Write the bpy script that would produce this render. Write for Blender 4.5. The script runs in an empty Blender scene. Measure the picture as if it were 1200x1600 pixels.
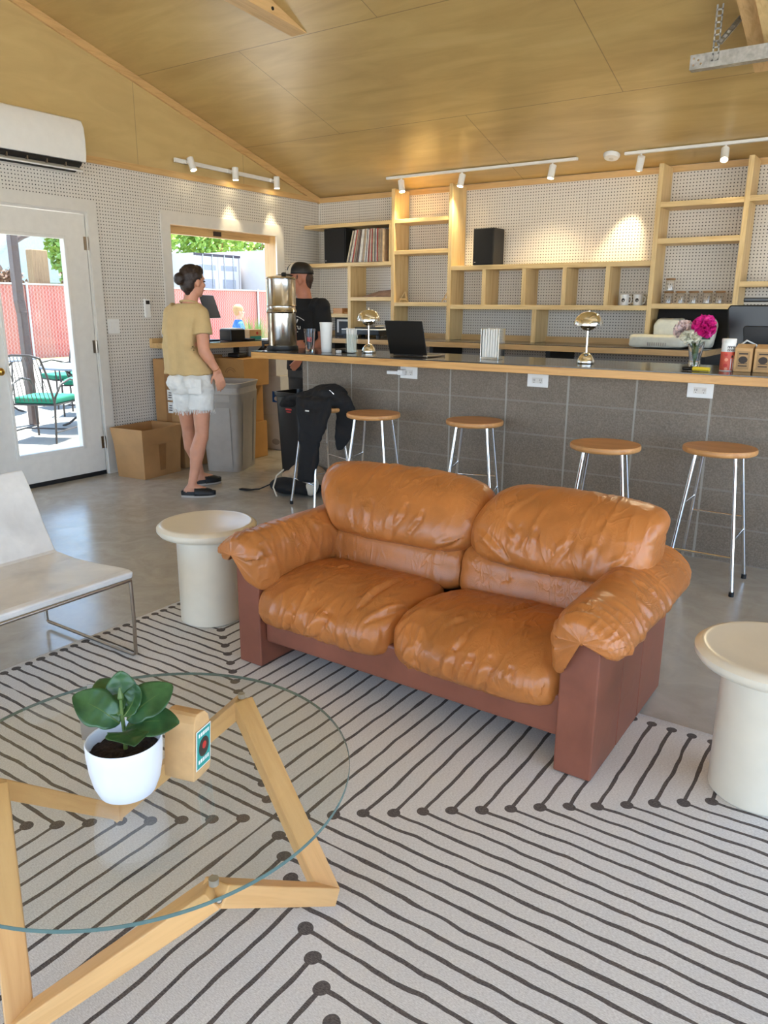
import bpy, bmesh, math, random
from mathutils import Vector, Matrix, noise
PI = math.pi
sc = bpy.context.scene
COL = sc.collection
random.seed(7)

# ------------------------------------------------------------------ camera
cd = bpy.data.cameras.new('camera')
cam = bpy.data.objects.new('camera', cd)
COL.objects.link(cam)
cd.sensor_fit = 'VERTICAL'
cd.sensor_height = 32.0
cd.lens = 32.0 * 1199.11 / 1600.0
cd.clip_start = 0.05
cam.location = (5.5087, -6.8288, 1.374)
cam.rotation_euler = (1.30989, -0.006242, 0.599654)
sc.camera = cam

# ------------------------------------------------------------------ light and exposure
SKY_STRENGTH = 4.0
SUN_STRENGTH = 4.2
sc.view_settings.view_transform = 'Standard'
sc.view_settings.look = 'None'
sc.view_settings.gamma = 1.0
sc.view_settings.use_curve_mapping = False
sc.view_settings.exposure = 2.52
w = bpy.data.worlds.new('sky')
sc.world = w
w.use_nodes = True
wn = w.node_tree
wn.nodes.clear()
bgd = wn.nodes.new('ShaderNodeBackground')
wo = wn.nodes.new('ShaderNodeOutputWorld')
sk = wn.nodes.new('ShaderNodeTexSky')
sk.sky_type = 'HOSEK_WILKIE'
sk.turbidity = 3.0
sk.ground_albedo = 0.4
sk.sun_direction = Vector((-0.04, 0.28, 0.96)).normalized()
hs = wn.nodes.new('ShaderNodeHueSaturation')
hs.inputs['Saturation'].default_value = 0.85
wn.links.new(sk.outputs[0], hs.inputs['Color'])
wn.links.new(hs.outputs[0], bgd.inputs['Color'])
bgd.inputs['Strength'].default_value = SKY_STRENGTH
wn.links.new(bgd.outputs[0], wo.inputs['Surface'])
sl = bpy.data.lights.new('sun', 'SUN')
sl.energy = SUN_STRENGTH
sl.angle = math.radians(0.6)
sl.color = (1.0, 0.96, 0.88)
sun = bpy.data.objects.new('sun', sl)
COL.objects.link(sun)
sun.rotation_euler = Vector((-0.04, 0.28, 0.96)).to_track_quat('Z', 'Y').to_euler()
sun.location = (-3, 5, 12)

def portal(name, loc, rot, sx, sy):
    l = bpy.data.lights.new(name, 'AREA')
    l.shape = 'RECTANGLE'
    l.size = sx
    l.size_y = sy
    l.cycles.is_portal = True
    o = bpy.data.objects.new(name, l)
    COL.objects.link(o)
    o.location = loc
    o.rotation_euler = rot
portal('sky_portal_front', (4.1, -9.25, 1.3), (PI / 2, 0, 0), 7.2, 2.6)
portal('sky_portal_right', (8.25, -5.25, 1.23), (PI / 2, 0, PI / 2), 6.7, 2.45)

# ------------------------------------------------------------------ object helpers
ORI = {}
def thing(name, label, cat, loc=(0, 0, 0), rotz=0.0, group=None):
    o = bpy.data.objects.new(name, None)
    o.empty_display_size = 0.1
    COL.objects.link(o)
    o.location = loc
    o.rotation_euler = (0, 0, rotz)
    ORI[o] = Vector(loc)
    o['label'] = label
    o['category'] = cat
    if group:
        o['group'] = group
    return o

def tag(o, label, cat, group=None, kind=None):
    o['label'] = label
    o['category'] = cat
    if group:
        o['group'] = group
    if kind:
        o['kind'] = kind
    return o

def struct(o, label=None):
    o['kind'] = 'structure'
    if label:
        o['label'] = label
    return o

def kids(o):
    return [c for c in COL.objects if c.parent == o]

def copy_tree(o, loc, rotz=None, label=None, scale=None):
    r = o.copy()
    COL.objects.link(r)
    r.location = loc
    if rotz is not None:
        r.rotation_euler = (0, 0, rotz)
    if scale:
        r.scale = scale
    if label:
        r['label'] = label
    for ch in kids(o):
        c = ch.copy()
        COL.objects.link(c)
        c.parent = r
        for g in kids(ch):
            d = g.copy()
            COL.objects.link(d)
            d.parent = c
    return r

def V(*a):
    return Vector(a)

class MB:
    def __init__(self):
        self.v = []
        self.f = []
    def add(self, vs, fs):
        n = len(self.v)
        self.v += [Vector(p) for p in vs]
        self.f += [tuple(i + n for i in q) for q in fs]
        return self
    def box(self, x0, x1, y0, y1, z0, z1):
        vs = [(x, y, z) for z in (z0, z1) for y in (y0, y1) for x in (x0, x1)]
        return self.add(vs, [(0, 2, 3, 1), (4, 5, 7, 6), (0, 1, 5, 4), (2, 6, 7, 3), (0, 4, 6, 2), (1, 3, 7, 5)])
    def hexa(self, vs):
        return self.add(vs, [(0, 2, 3, 1), (4, 5, 7, 6), (0, 1, 5, 4), (2, 6, 7, 3), (0, 4, 6, 2), (1, 3, 7, 5)])
    def obox(self, c, h, m=None):
        m = m or Matrix.Identity(3)
        c = Vector(c)
        vs = [c + m @ Vector((x * h[0], y * h[1], z * h[2])) for z in (-1, 1) for y in (-1, 1) for x in (-1, 1)]
        return self.hexa(vs)
    def bar(self, p0, p1, wd, ht, up=(0, 0, 1)):
        p0 = Vector(p0); p1 = Vector(p1)
        d = (p1 - p0)
        L = d.length
        d.normalize()
        s = d.cross(Vector(up))
        if s.length < 1e-5:
            s = d.cross(Vector((1, 0, 0)))
        s.normalize()
        u = s.cross(d)
        m = Matrix((d, s, u)).transposed()
        return self.obox((p0 + p1) / 2, (L / 2, wd / 2, ht / 2), m)
    def rings(self, rs, cap0=True, cap1=True, closed=False):
        n = len(rs[0])
        vs = [p for r in rs for p in r]
        fs = []
        m = len(rs)
        for i in range(m if closed else m - 1):
            a = i * n
            b = ((i + 1) % m) * n
            for j in range(n):
                k = (j + 1) % n
                fs.append((a + j, a + k, b + k, b + j))
        if not closed:
            if cap0:
                fs.append(tuple(reversed(range(n))))
            if cap1:
                fs.append(tuple(range((m - 1) * n, m * n)))
        return self.add(vs, fs)
    def tube(self, pts, r, n=8, closed=False):
        pts = [Vector(p) for p in pts]
        m = len(pts)
        rr = r if isinstance(r, (list, tuple)) else [r] * m
        rs = []
        ref = None
        for i, p in enumerate(pts):
            a = pts[i - 1] if (i > 0 or closed) else p
            b = pts[(i + 1) % m] if (i < m - 1 or closed) else p
            d = (b - a).normalized()
            if ref is None:
                ref = d.orthogonal().normalized()
            ref = (ref - d * ref.dot(d))
            if ref.length < 1e-6:
                ref = d.orthogonal()
            ref.normalize()
            s = d.cross(ref)
            rs.append([p + (ref * math.cos(2 * PI * k / n) + s * math.sin(2 * PI * k / n)) * rr[i] for k in range(n)])
        return self.rings(rs, closed=closed)
    def cyl(self, p0, p1, r0, r1=None, n=16):
        return self.tube([p0, p1], [r0, r0 if r1 is None else r1], n)
    def lathe(self, prof, c=(0, 0, 0), n=32, cap0=True, cap1=True):
        c = Vector(c)
        rs = [[c + Vector((r * math.cos(2 * PI * k / n), r * math.sin(2 * PI * k / n), z)) for k in range(n)] for r, z in prof]
        return self.rings(rs, cap0, cap1)
    def sphere(self, c, r, nu=16, nv=10, m=None):
        c = Vector(c)
        if not isinstance(r, (list, tuple)):
            r = (r, r, r)
        rs = []
        for i in range(1, nv):
            t = PI * i / nv
            ring = []
            for k in range(nu):
                a = 2 * PI * k / nu
                q = Vector((r[0] * math.sin(t) * math.cos(a), r[1] * math.sin(t) * math.sin(a), -r[2] * math.cos(t)))
                ring.append(c + (m @ q if m else q))
            rs.append(ring)
        self.rings(rs)
        return self
    def capsule(self, p0, p1, r0, r1, n=14):
        p0 = Vector(p0); p1 = Vector(p1)
        self.sphere(p0, r0, n, 8)
        self.sphere(p1, r1, n, 8)
        if (p1 - p0).length > 1e-4:
            self.cyl(p0, p1, r0, r1, n)
        return self
    def grid(self, fn, nu, nv, cu=False, cv=False):
        vs = []
        for i in range(nu):
            for j in range(nv):
                vs.append(fn(i / (nu if cu else nu - 1), j / (nv if cv else nv - 1)))
        fs = []
        for i in range(nu if cu else nu - 1):
            for j in range(nv if cv else nv - 1):
                a = i * nv + j
                b = i * nv + (j + 1) % nv
                c = ((i + 1) % nu) * nv + (j + 1) % nv
                d = ((i + 1) % nu) * nv + j
                fs.append((a, b, c, d))
        return self.add(vs, fs)
    def prism(self, pts, axis, a, b):
        # pts: 2-D outline; axis: the extrusion axis
        def mk(p, h):
            if axis == 'x': return (h, p[0], p[1])
            if axis == 'y': return (p[0], h, p[1])
            return (p[0], p[1], h)
        return self.rings([[mk(p, a) for p in pts], [mk(p, b) for p in pts]])
    def xf(self, m):
        self.v = [m @ p for p in self.v]
        return self
    def build(self, name, mt, parent=None, origin=None, smooth=False, bevel=0.0, seg=2, local=False, sub=0, solid=0.0):
        me = bpy.data.meshes.new(name)
        root = parent
        while root is not None and root.parent is not None:
            root = root.parent
        o0 = Vector((0, 0, 0))
        if parent is not None and not local:
            o0 = ORI.get(root, Vector((0, 0, 0)))
        if parent is None and origin is not None:
            o0 = Vector(origin)
        me.from_pydata([tuple(p - o0) for p in self.v], [], self.f)
        bm = bmesh.new()
        bm.from_mesh(me)
        bmesh.ops.recalc_face_normals(bm, faces=bm.faces)
        bm.to_mesh(me)
        bm.free()
        if smooth:
            for pl in me.polygons:
                pl.use_smooth = True
        o = bpy.data.objects.new(name, me)
        COL.objects.link(o)
        if parent is not None:
            o.parent = parent
        elif origin is not None:
            o.location = origin
            ORI[o] = Vector(origin)
        if mt is not None:
            me.materials.append(mt)
        if solid:
            md = o.modifiers.new('thick', 'SOLIDIFY')
            md.thickness = solid
            md.offset = 0
        if bevel:
            md = o.modifiers.new('bevel', 'BEVEL')
            md.width = bevel
            md.segments = seg
            md.limit_method = 'ANGLE'
            md.angle_limit = math.radians(40)
        if sub:
            md = o.modifiers.new('sub', 'SUBSURF')
            md.levels = sub
            md.render_levels = sub
        if smooth and not sub:
            try:
                me.set_sharp_from_angle(angle=math.radians(40))
            except Exception:
                pass
        return o

def blob(mb, name, mt, parent, voxel=0.008, it=4, local=False):
    # one continuous skin grown around the given volumes
    o = mb.build(name, None, parent, local=local)
    md = o.modifiers.new('r', 'REMESH')
    md.mode = 'VOXEL'
    md.voxel_size = voxel
    s = o.modifiers.new('s', 'SMOOTH')
    s.factor = 0.5
    s.iterations = it
    bpy.context.view_layer.update()
    dg = bpy.context.evaluated_depsgraph_get()
    me = bpy.data.meshes.new_from_object(o.evaluated_get(dg))
    o.modifiers.clear()
    old = o.data
    o.data = me
    bpy.data.meshes.remove(old)
    me.name = name
    me.materials.clear()
    me.materials.append(mt)
    for pl in me.polygons:
        pl.use_smooth = True
    return o

def text_mesh(name, body, size, mt, parent, m, depth=0.0008, align='CENTER'):
    cu = bpy.data.curves.new(name, 'FONT')
    cu.body = body
    cu.size = size
    cu.align_x = align
    cu.align_y = 'CENTER'
    cu.extrude = depth
    t = bpy.data.objects.new(name, cu)
    COL.objects.link(t)
    bpy.context.view_layer.update()
    dg = bpy.context.evaluated_depsgraph_get()
    me = bpy.data.meshes.new_from_object(t.evaluated_get(dg))
    bpy.data.objects.remove(t)
    root = parent
    while root.parent is not None:
        root = root.parent
    mm = Matrix.Translation(-ORI.get(root, Vector((0, 0, 0)))) @ m
    me.transform(mm)
    me.materials.clear()
    me.materials.append(mt)
    o = bpy.data.objects.new(name, me)
    COL.objects.link(o)
    o.parent = parent
    return o

# ------------------------------------------------------------------ materials
def srgb(r, g, b):
    def f(c):
        c /= 255.0
        return c / 12.92 if c <= 0.04045 else ((c + 0.055) / 1.055) ** 2.4
    return (f(r), f(g), f(b), 1.0)

class NT:
    def __init__(self, name):
        self.m = bpy.data.materials.new(name)
        self.m.use_nodes = True
        self.t = self.m.node_tree
        self.b = self.t.nodes['Principled BSDF']
    def n(self, k, **kw):
        q = self.t.nodes.new(k)
        for a, b in kw.items():
            setattr(q, a, b)
        return q
    def l(self, a, b):
        self.t.links.new(a, b)
    def put(self, sock, v):
        if hasattr(v, 'is_linked') or hasattr(v, 'links'):
            self.l(v, sock)
        else:
            sock.default_value = v
    def ma(self, op, a, b=None, c=None):
        q = self.n('ShaderNodeMath', operation=op)
        self.put(q.inputs[0], a)
        if b is not None: self.put(q.inputs[1], b)
        if c is not None: self.put(q.inputs[2], c)
        return q.outputs[0]
    def obj(self):
        return self.n('ShaderNodeTexCoord').outputs['Object']
    def xyz(self, v):
        s = self.n('ShaderNodeSeparateXYZ')
        self.l(v, s.inputs[0])
        return s.outputs
    def comb(self, x, y, z):
        c = self.n('ShaderNodeCombineXYZ')
        self.put(c.inputs[0], x); self.put(c.inputs[1], y); self.put(c.inputs[2], z)
        return c.outputs[0]
    def map(self, v, scale):
        q = self.n('ShaderNodeMapping')
        self.l(v, q.inputs[0])
        q.inputs['Scale'].default_value = scale
        return q.outputs[0]
    def noise(self, v, scale, det=3.0, rough=0.5, dist=0.0):
        q = self.n('ShaderNodeTexNoise')
        self.l(v, q.inputs['Vector'])
        q.inputs['Scale'].default_value = scale
        q.inputs['Detail'].default_value = det
        q.inputs['Roughness'].default_value = rough
        q.inputs['Distortion'].default_value = dist
        return q.outputs['Fac']
    def ramp(self, f, stops):
        q = self.n('ShaderNodeValToRGB')
        self.l(f, q.inputs[0])
        e = q.color_ramp.elements
        while len(e) > 1:
            e.remove(e[-1])
        e[0].position = stops[0][0]
        e[0].color = stops[0][1]
        for p, c in stops[1:]:
            x = e.new(p)
            x.color = c
        return q.outputs[0]
    def mix(self, f, a, b, mode='MIX'):
        q = self.n('ShaderNodeMix', data_type='RGBA', blend_type=mode)
        self.put(q.inputs[0], f)
        self.put(q.inputs[6], a)
        self.put(q.inputs[7], b)
        return q.outputs[2]
    def bump(self, h, strength=0.3, dist=0.01):
        q = self.n('ShaderNodeBump')
        q.inputs['Strength'].default_value = strength
        q.inputs['Distance'].default_value = dist
        self.l(h, q.inputs['Height'])
        self.l(q.outputs[0], self.b.inputs['Normal'])
    def set(self, **kw):
        for k, v in kw.items():
            self.put(self.b.inputs[k.replace('_', ' ')], v)
        return self

def plain(name, rgb, rough=0.5, metal=0.0, var=0.08, scale=18.0, bump=0.0, bscale=60.0, **kw):
    t = NT(name)
    c = srgb(*rgb)
    o = t.obj()
    n = t.noise(o, scale, 3.0)
    lo = tuple(x * (1 - var) for x in c[:3]) + (1,)
    hi = tuple(min(1, x * (1 + var)) for x in c[:3]) + (1,)
    t.set(Base_Color=t.ramp(n, [(0.3, lo), (0.7, hi)]), Roughness=rough, Metallic=metal, **kw)
    if bump:
        t.bump(t.noise(o, bscale, 4.0), bump, 0.004)
    return t.m

def wood(name, light, dark, axis, rough=0.45, scale=1.0, **kw):
    t = NT(name)
    o = t.obj()
    s = [14.0 * scale] * 3
    s['xyz'.index(axis)] = 0.9 * scale
    v = t.map(o, s)
    n = t.noise(v, 2.2, 5.0, 0.6, 1.2)
    n2 = t.noise(t.map(o, [k * 5 for k in s]), 3.0, 2.0)
    col = t.ramp(n, [(0.25, srgb(*dark)), (0.5, srgb(*light)), (0.75, tuple(min(1, x * 1.12) for x in srgb(*light)[:3]) + (1,))])
    col = t.mix(0.12, col, t.ramp(n2, [(0.35, srgb(*dark)), (0.65, srgb(*light))]))
    t.set(Base_Color=col, Roughness=rough, **kw)
    t.bump(n2, 0.06, 0.002)
    return t.m

M = {}
PINE_L, PINE_D = (226, 196, 140), (200, 160, 100)
for ax in 'xyz':
    M['pine_' + ax] = wood('pine_' + ax, PINE_L, PINE_D, ax)
    M['fir_' + ax] = wood('fir_' + ax, (214, 176, 120), (188, 146, 92), ax, 0.4)
M['barwood'] = wood('bar_edge_wood', (214, 164, 98), (184, 128, 66), 'x', 0.4)
M['table_wood'] = wood('table_wood', (222, 172, 112), (204, 148, 88), 'x', 0.42, 0.6)
M['stool_wood'] = wood('stool_wood', (206, 150, 92), (184, 124, 68), 'x', 0.42)
M['beam'] = wood('beam_wood', (222, 186, 132), (200, 158, 104), 'y', 0.5)

def pegboard(name, ax):
    t = NT(name)
    o = t.obj()
    x, y, z = t.xyz(o)
    h = x if ax == 'x' else y
    def cell(s):
        f = t.ma('FRACT', t.ma('DIVIDE', s, 0.0254))
        return t.ma('MULTIPLY', t.ma('SUBTRACT', f, 0.5), 0.0254)
    a = cell(h); b = cell(z)
    d = t.ma('SQRT', t.ma('ADD', t.ma('MULTIPLY', a, a), t.ma('MULTIPLY', b, b)))
    k = t.ma('LESS_THAN', d, 0.0046)
    j = t.ma('LESS_THAN', t.ma('ABSOLUTE', t.ma('SUBTRACT', t.ma('FRACT', t.ma('ADD', t.ma('DIVIDE', h, 1.219), 0.07)), 0.5)), 0.0012)
    col = t.mix(k, srgb(222, 216, 206), srgb(52, 44, 38))
    col = t.mix(t.ma('MULTIPLY', j, 0.6), col, srgb(120, 110, 96))
    t.set(Base_Color=col, Roughness=0.55)
    return t.m
M['peg_left'] = pegboard('pegboard_side', 'y')
M['peg_back'] = pegboard('pegboard_rear', 'x')

def plywood(name, mode):
    t = NT(name)
    o = t.obj()
    x, y, z = t.xyz(o)
    n = t.noise(t.map(o, (1.0, 5.0, 5.0) if mode == 'ceil' else (1.0, 1.4, 5.0)), 1.3, 4.0, 0.55, 0.8)
    n2 = t.noise(o, 2.6, 2.0, 0.5, 2.0)
    col = t.ramp(n, [(0.3, srgb(184, 154, 98)), (0.6, srgb(204, 176, 116)), (0.8, srgb(212, 186, 128))])
    col = t.mix(t.ma('MULTIPLY', n2, 0.25), col, srgb(174, 142, 86))
    if mode == 'ceil':
        # 4 x 8 sheets: rows of 1.2 m down the slope, joints staggered
        r = t.ma('DIVIDE', t.ma('ADD', y, -0.085), 1.195)
        row = t.ma('FLOOR', r)
        ry = t.ma('ABSOLUTE', t.ma('SUBTRACT', r, t.ma('ROUND', r)))
        off = t.ma('MULTIPLY', t.ma('MODULO', t.ma('ABSOLUTE', row), 2.0), 1.22)
        c = t.ma('DIVIDE', t.ma('ADD', t.ma('SUBTRACT', x, 1.13), off), 2.44)
        rx = t.ma('ABSOLUTE', t.ma('SUBTRACT', c, t.ma('ROUND', c)))
        j = t.ma('MAXIMUM', t.ma('LESS_THAN', ry, 0.0028), t.ma('LESS_THAN', rx, 0.0013))
    else:
        c = t.ma('DIVIDE', t.ma('ADD', y, 2.35), 1.22)
        rx = t.ma('ABSOLUTE', t.ma('SUBTRACT', c, t.ma('ROUND', c)))
        j = t.ma('LESS_THAN', rx, 0.0028)
    col = t.mix(t.ma('MULTIPLY', j, 0.6), col, srgb(90, 62, 34))
    if mode != 'ceil':
        col = t.mix(0.3, col, srgb(222, 200, 150))
    t.set(Base_Color=col, Roughness=0.32)
    t.b.inputs['Coat Weight'].default_value = 0.4
    t.b.inputs['Coat Roughness'].default_value = 0.3
    t.bump(n2, 0.05, 0.01)
    return t.m
M['ply_ceil'] = plywood('varnished_plywood_ceiling', 'ceil')
M['ply_wall'] = plywood('varnished_plywood_gable', 'wall')

def concrete():
    t = NT('polished_concrete')
    o = t.obj()
    n = t.noise(o, 0.8, 6.0, 0.6, 0.6)
    n2 = t.noise(o, 6.0, 5.0, 0.65, 1.0)
    n3 = t.noise(o, 60.0, 3.0)
    col = t.ramp(n, [(0.3, srgb(164, 157, 146)), (0.5, srgb(186, 180, 169)), (0.7, srgb(198, 194, 184))])
    col = t.mix(0.4, col, t.ramp(n2, [(0.3, srgb(146, 137, 123)), (0.7, srgb(196, 190, 178))]))
    r = t.ma('ADD', t.ma('MULTIPLY', n2, 0.22), 0.11)
    t.set(Base_Color=col, Roughness=r)
    t.bump(t.ma('ADD', n2, t.ma('MULTIPLY', n3, 0.2)), 0.12, 0.006)
    return t.m
M['floor'] = concrete()

def block():
    t = NT('cinder_block')
    o = t.obj()
    x, y, z = t.xyz(o)
    fx = t.ma('DIVIDE', t.ma('SUBTRACT', x, 2.177), 0.4064)
    fz = t.ma('DIVIDE', z, 0.2032)
    wob = t.ma('MULTIPLY', t.ma('SUBTRACT', t.noise(o, 7.0, 3.0), 0.5), 0.006)
    dx = t.ma('MULTIPLY', t.ma('ABSOLUTE', t.ma('SUBTRACT', fx, t.ma('ROUND', fx))), 0.4064)
    dz = t.ma('MULTIPLY', t.ma('ABSOLUTE', t.ma('SUBTRACT', fz, t.ma('ROUND', fz))), 0.2032)
    jx = t.ma('LESS_THAN', t.ma('ADD', dx, wob), 0.0055)
    jz = t.ma('LESS_THAN', t.ma('ADD', dz, wob), 0.005)
    n = t.noise(o, 3.0, 5.0, 0.65)
    n2 = t.noise(o, 120.0, 4.0, 0.7)
    col = t.ramp(n, [(0.3, srgb(118, 107, 94)), (0.7, srgb(143, 130, 115))])
    col = t.mix(0.45, col, t.ramp(n2, [(0.35, srgb(94, 85, 75)), (0.5, srgb(130, 118, 103)), (0.68, srgb(160, 148, 132))]))
    col = t.mix(t.ma('MULTIPLY', jz, 0.5), col, srgb(150, 145, 136))
    col = t.mix(t.ma('MULTIPLY', jx, 0.75), col, srgb(172, 168, 158))
    t.set(Base_Color=col, Roughness=0.85)
    t.bump(t.ma('SUBTRACT', t.ma('MULTIPLY', n2, 0.5), t.ma('MULTIPLY', t.ma('MAXIMUM', jx, jz), 0.6)), 0.5, 0.005)
    return t.m
M['block'] = block()

def rug():
    t = NT('woven_rug')
    o = t.obj()
    x, y, z = t.xyz(o)      # origin of the rug object = centre of its pattern
    wob = t.noise(o, 5.5, 2.0, 0.5)
    wob2 = t.noise(t.map(o, (1, 1.3, 1)), 7.5, 2.0, 0.5)
    ax = t.ma('ABSOLUTE', x); ay = t.ma('ABSOLUTE', y)
    wx = t.ma('ADD', ax, t.ma('MULTIPLY', t.ma('SUBTRACT', wob, 0.5), 0.021))
    wy = t.ma('ADD', ay, t.ma('MULTIPLY', t.ma('SUBTRACT', wob2, 0.5), 0.021))
    SX, SY = 0.0655, 0.0510
    u = t.ma('DIVIDE', wx, SX); v = t.ma('DIVIDE', wy, SY)
    du = t.ma('MULTIPLY', t.ma('ABSOLUTE', t.ma('SUBTRACT', u, t.ma('ROUND', u))), SX)
    dv = t.ma('MULTIPLY', t.ma('ABSOLUTE', t.ma('SUBTRACT', v, t.ma('ROUND', v))), SY)
    s = t.ma('LESS_THAN', u, v)
    d = t.ma('ADD', t.ma('MULTIPLY', s, du), t.ma('MULTIPLY', t.ma('SUBTRACT', 1.0, s), dv))
    wid = t.ma('ADD', 0.0031, t.ma('MULTIPLY', t.noise(o, 9.0, 2.0), 0.005))
    ln = t.ma('LESS_THAN', d, wid)
    # corner dots
    k = t.ma('ROUND', t.ma('MULTIPLY', t.ma('ADD', u, v), 0.5))
    ex = t.ma('SUBTRACT', wx, t.ma('MULTIPLY', k, SX)); ey = t.ma('SUBTRACT', wy, t.ma('MULTIPLY', k, SY))
    dd = t.ma('SQRT', t.ma('ADD', t.ma('MULTIPLY', ex, ex), t.ma('MULTIPLY', ey, ey)))
    dot = t.ma('MULTIPLY', t.ma('LESS_THAN', dd, 0.0185), t.ma('GREATER_THAN', k, 0.5))
    # round ends along the border
    YE, XE = 1.098, 1.425
    e1x = du; e1y = t.ma('SUBTRACT', ay, YE)
    d1 = t.ma('SQRT', t.ma('ADD', t.ma('MULTIPLY', e1x, e1x), t.ma('MULTIPLY', e1y, e1y)))
    end1 = t.ma('MULTIPLY', t.ma('LESS_THAN', d1, 0.0165), s)
    e2x = t.ma('SUBTRACT', ax, XE)
    d2 = t.ma('SQRT', t.ma('ADD', t.ma('MULTIPLY', dv, dv), t.ma('MULTIPLY', e2x, e2x)))
    end2 = t.ma('MULTIPLY', t.ma('LESS_THAN', d2, 0.0165), t.ma('SUBTRACT', 1.0, s))
    inside = t.ma('MULTIPLY', t.ma('LESS_THAN', ay, YE), t.ma('LESS_THAN', ax, XE))
    f = t.ma('MULTIPLY', ln, inside)
    f = t.ma('MAXIMUM', t.ma('MAXIMUM', f, dot), t.ma('MAXIMUM', end1, end2))
    w1 = t.noise(t.map(o, (150, 420, 1)), 1.0, 2.0, 0.6)
    w2 = t.noise(o, 2.4, 4.0)
    base = t.ramp(w1, [(0.3, srgb(206, 202, 198)), (0.7, srgb(246, 244, 241))])
    base = t.mix(t.ma('MULTIPLY', w2, 0.35), base, srgb(208, 198, 184))
    dark = t.ramp(w1, [(0.25, srgb(64, 58, 55)), (0.75, srgb(128, 119, 114))])
    t.set(Base_Color=t.mix(f, base, dark), Roughness=0.95)
    t.b.inputs['Specular IOR Level'].default_value = 0.2
    t.bump(w1, 0.35, 0.003)
    return t.m
M['rug'] = rug()

def leather(name, rgb, rough=0.38, strength=0.25):
    t = NT(name)
    o = t.obj()
    c = srgb(*rgb)
    n = t.noise(o, 5.0, 4.0, 0.55, 0.4)
    g = t.n('ShaderNodeTexVoronoi')
    t.l(o, g.inputs['Vector'])
    g.inputs['Scale'].default_value = 330.0
    def ridge(scale, vec, k):
        q = t.noise(t.map(o, vec), scale, 2.0, 0.5, 0.9)
        return t.ma('POWER', t.ma('MAXIMUM', t.ma('SUBTRACT', 1.0, t.ma('MULTIPLY', t.ma('ABSOLUTE', t.ma('SUBTRACT', q, 0.5)), k)), 0.0), 2.0)
    gate = t.ramp(t.noise(o, 4.5, 2.0), [(0.45, (0, 0, 0, 1)), (0.62, (1, 1, 1, 1))])
    gate2 = t.ramp(t.noise(o, 7.5, 2.0), [(0.5, (0, 0, 0, 1)), (0.66, (1, 1, 1, 1))])
    cr = t.ma('ADD', t.ma('MULTIPLY', ridge(1.7, (8, 3.2, 3.2), 9.0), gate), t.ma('MULTIPLY', t.ma('MULTIPLY', ridge(2.0, (15, 8, 8), 8.0), gate2), 0.45))
    lo = tuple(x * 0.78 for x in c[:3]) + (1,)
    hi = tuple(min(1, x * 1.15) for x in c[:3]) + (1,)
    t.set(Base_Color=t.ramp(n, [(0.3, lo), (0.55, c), (0.75, hi)]), Roughness=t.ma('ADD', rough - 0.07, t.ma('MULTIPLY', n, 0.14)))
    h = t.ma('ADD', t.ma('MULTIPLY', g.outputs['Distance'], 0.06), t.ma('MULTIPLY', cr, 0.8))
    t.bump(h, strength, 0.012)
    return t.m
M['leather'] = leather('caramel_leather', (182, 112, 56), 0.33, 0.28)
M['leather_dark'] = leather('brick_brown_leather', (134, 78, 58), 0.42, 0.05)
M['white_leather'] = leather('white_leather', (226, 222, 216), 0.4, 0.04)

M['white'] = plain('white_paint', (228, 224, 216), 0.4, var=0.03)
M['trimwhite'] = plain('white_trim', (222, 217, 208), 0.45, var=0.03)
M['plastic_white'] = plain('white_plastic', (236, 235, 231), 0.3, var=0.02)
M['lacquer'] = plain('cream_lacquer', (222, 211, 190), 0.28, var=0.02)
M['black'] = plain('matte_black', (24, 23, 23), 0.5)
M['blackgloss'] = plain('black_plastic', (22, 21, 20), 0.3)
M['blackcloth'] = plain('black_fabric', (24, 23, 24), 0.9, bump=0.3, bscale=240)
M['greycloth'] = plain('charcoal_fabric', (62, 58, 54), 0.9, bump=0.3, bscale=240)
M['laminate'] = plain('black_laminate', (58, 55, 52), 0.16, var=0.15)
M['chrome'] = plain('chrome', (225, 224, 222), 0.12, 1.0, var=0.02)
M['mirror_chrome'] = plain('polished_chrome', (240, 238, 232), 0.05, 1.0, var=0.01)
M['steel'] = plain('brushed_steel', (206, 200, 190), 0.18, 1.0, var=0.06)
M['satin'] = plain('satin_nickel', (168, 158, 146), 0.3, 1.0, var=0.04)
M['galv'] = plain('galvanised_steel', (176, 178, 178), 0.42, 1.0, var=0.2, scale=40)
M['brass'] = plain('brass', (206, 160, 80), 0.22, 1.0)
M['card'] = plain('cardboard', (176, 132, 84), 0.85, var=0.10, scale=6)
M['card2'] = plain('tan_cardboard', (192, 144, 86), 0.85, var=0.08, scale=6)
M['cardtape'] = plain('brown_packing_tape', (150, 106, 62), 0.5)
M['kraft'] = plain('kraft_paper', (206, 164, 112), 0.8, var=0.08, scale=30, bump=0.2, bscale=40)
M['bagpaper'] = plain('label_paper', (176, 140, 96), 0.7)
M['bagpaper2'] = plain('white_bag_film', (222, 222, 208), 0.4, var=0.06, scale=30, bump=0.3, bscale=30)
M['jarlid'] = plain('cork_lid', (150, 112, 72), 0.7)
M['paper'] = plain('white_paper', (232, 230, 224), 0.8, var=0.03)
M['bingrey'] = plain('grey_bin_plastic', (170, 162, 152), 0.42, var=0.04)
M['skin_w'] = plain('skin', (206, 146, 116), 0.5, var=0.06, Subsurface_Weight=0.08, Subsurface_Radius=(0.01, 0.004, 0.002))
M['skin_m'] = plain('tanned_skin', (190, 122, 92), 0.5, var=0.08)
M['hair'] = plain('dark_brown_hair', (44, 30, 24), 0.5, var=0.3, scale=60, bump=0.5, bscale=120)
M['hair_m'] = plain('brown_hair', (70, 46, 32), 0.6, var=0.3, scale=60, bump=0.4, bscale=120)
M['blond'] = plain('light_hair', (168, 132, 84), 0.6, var=0.2, scale=60)
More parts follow.
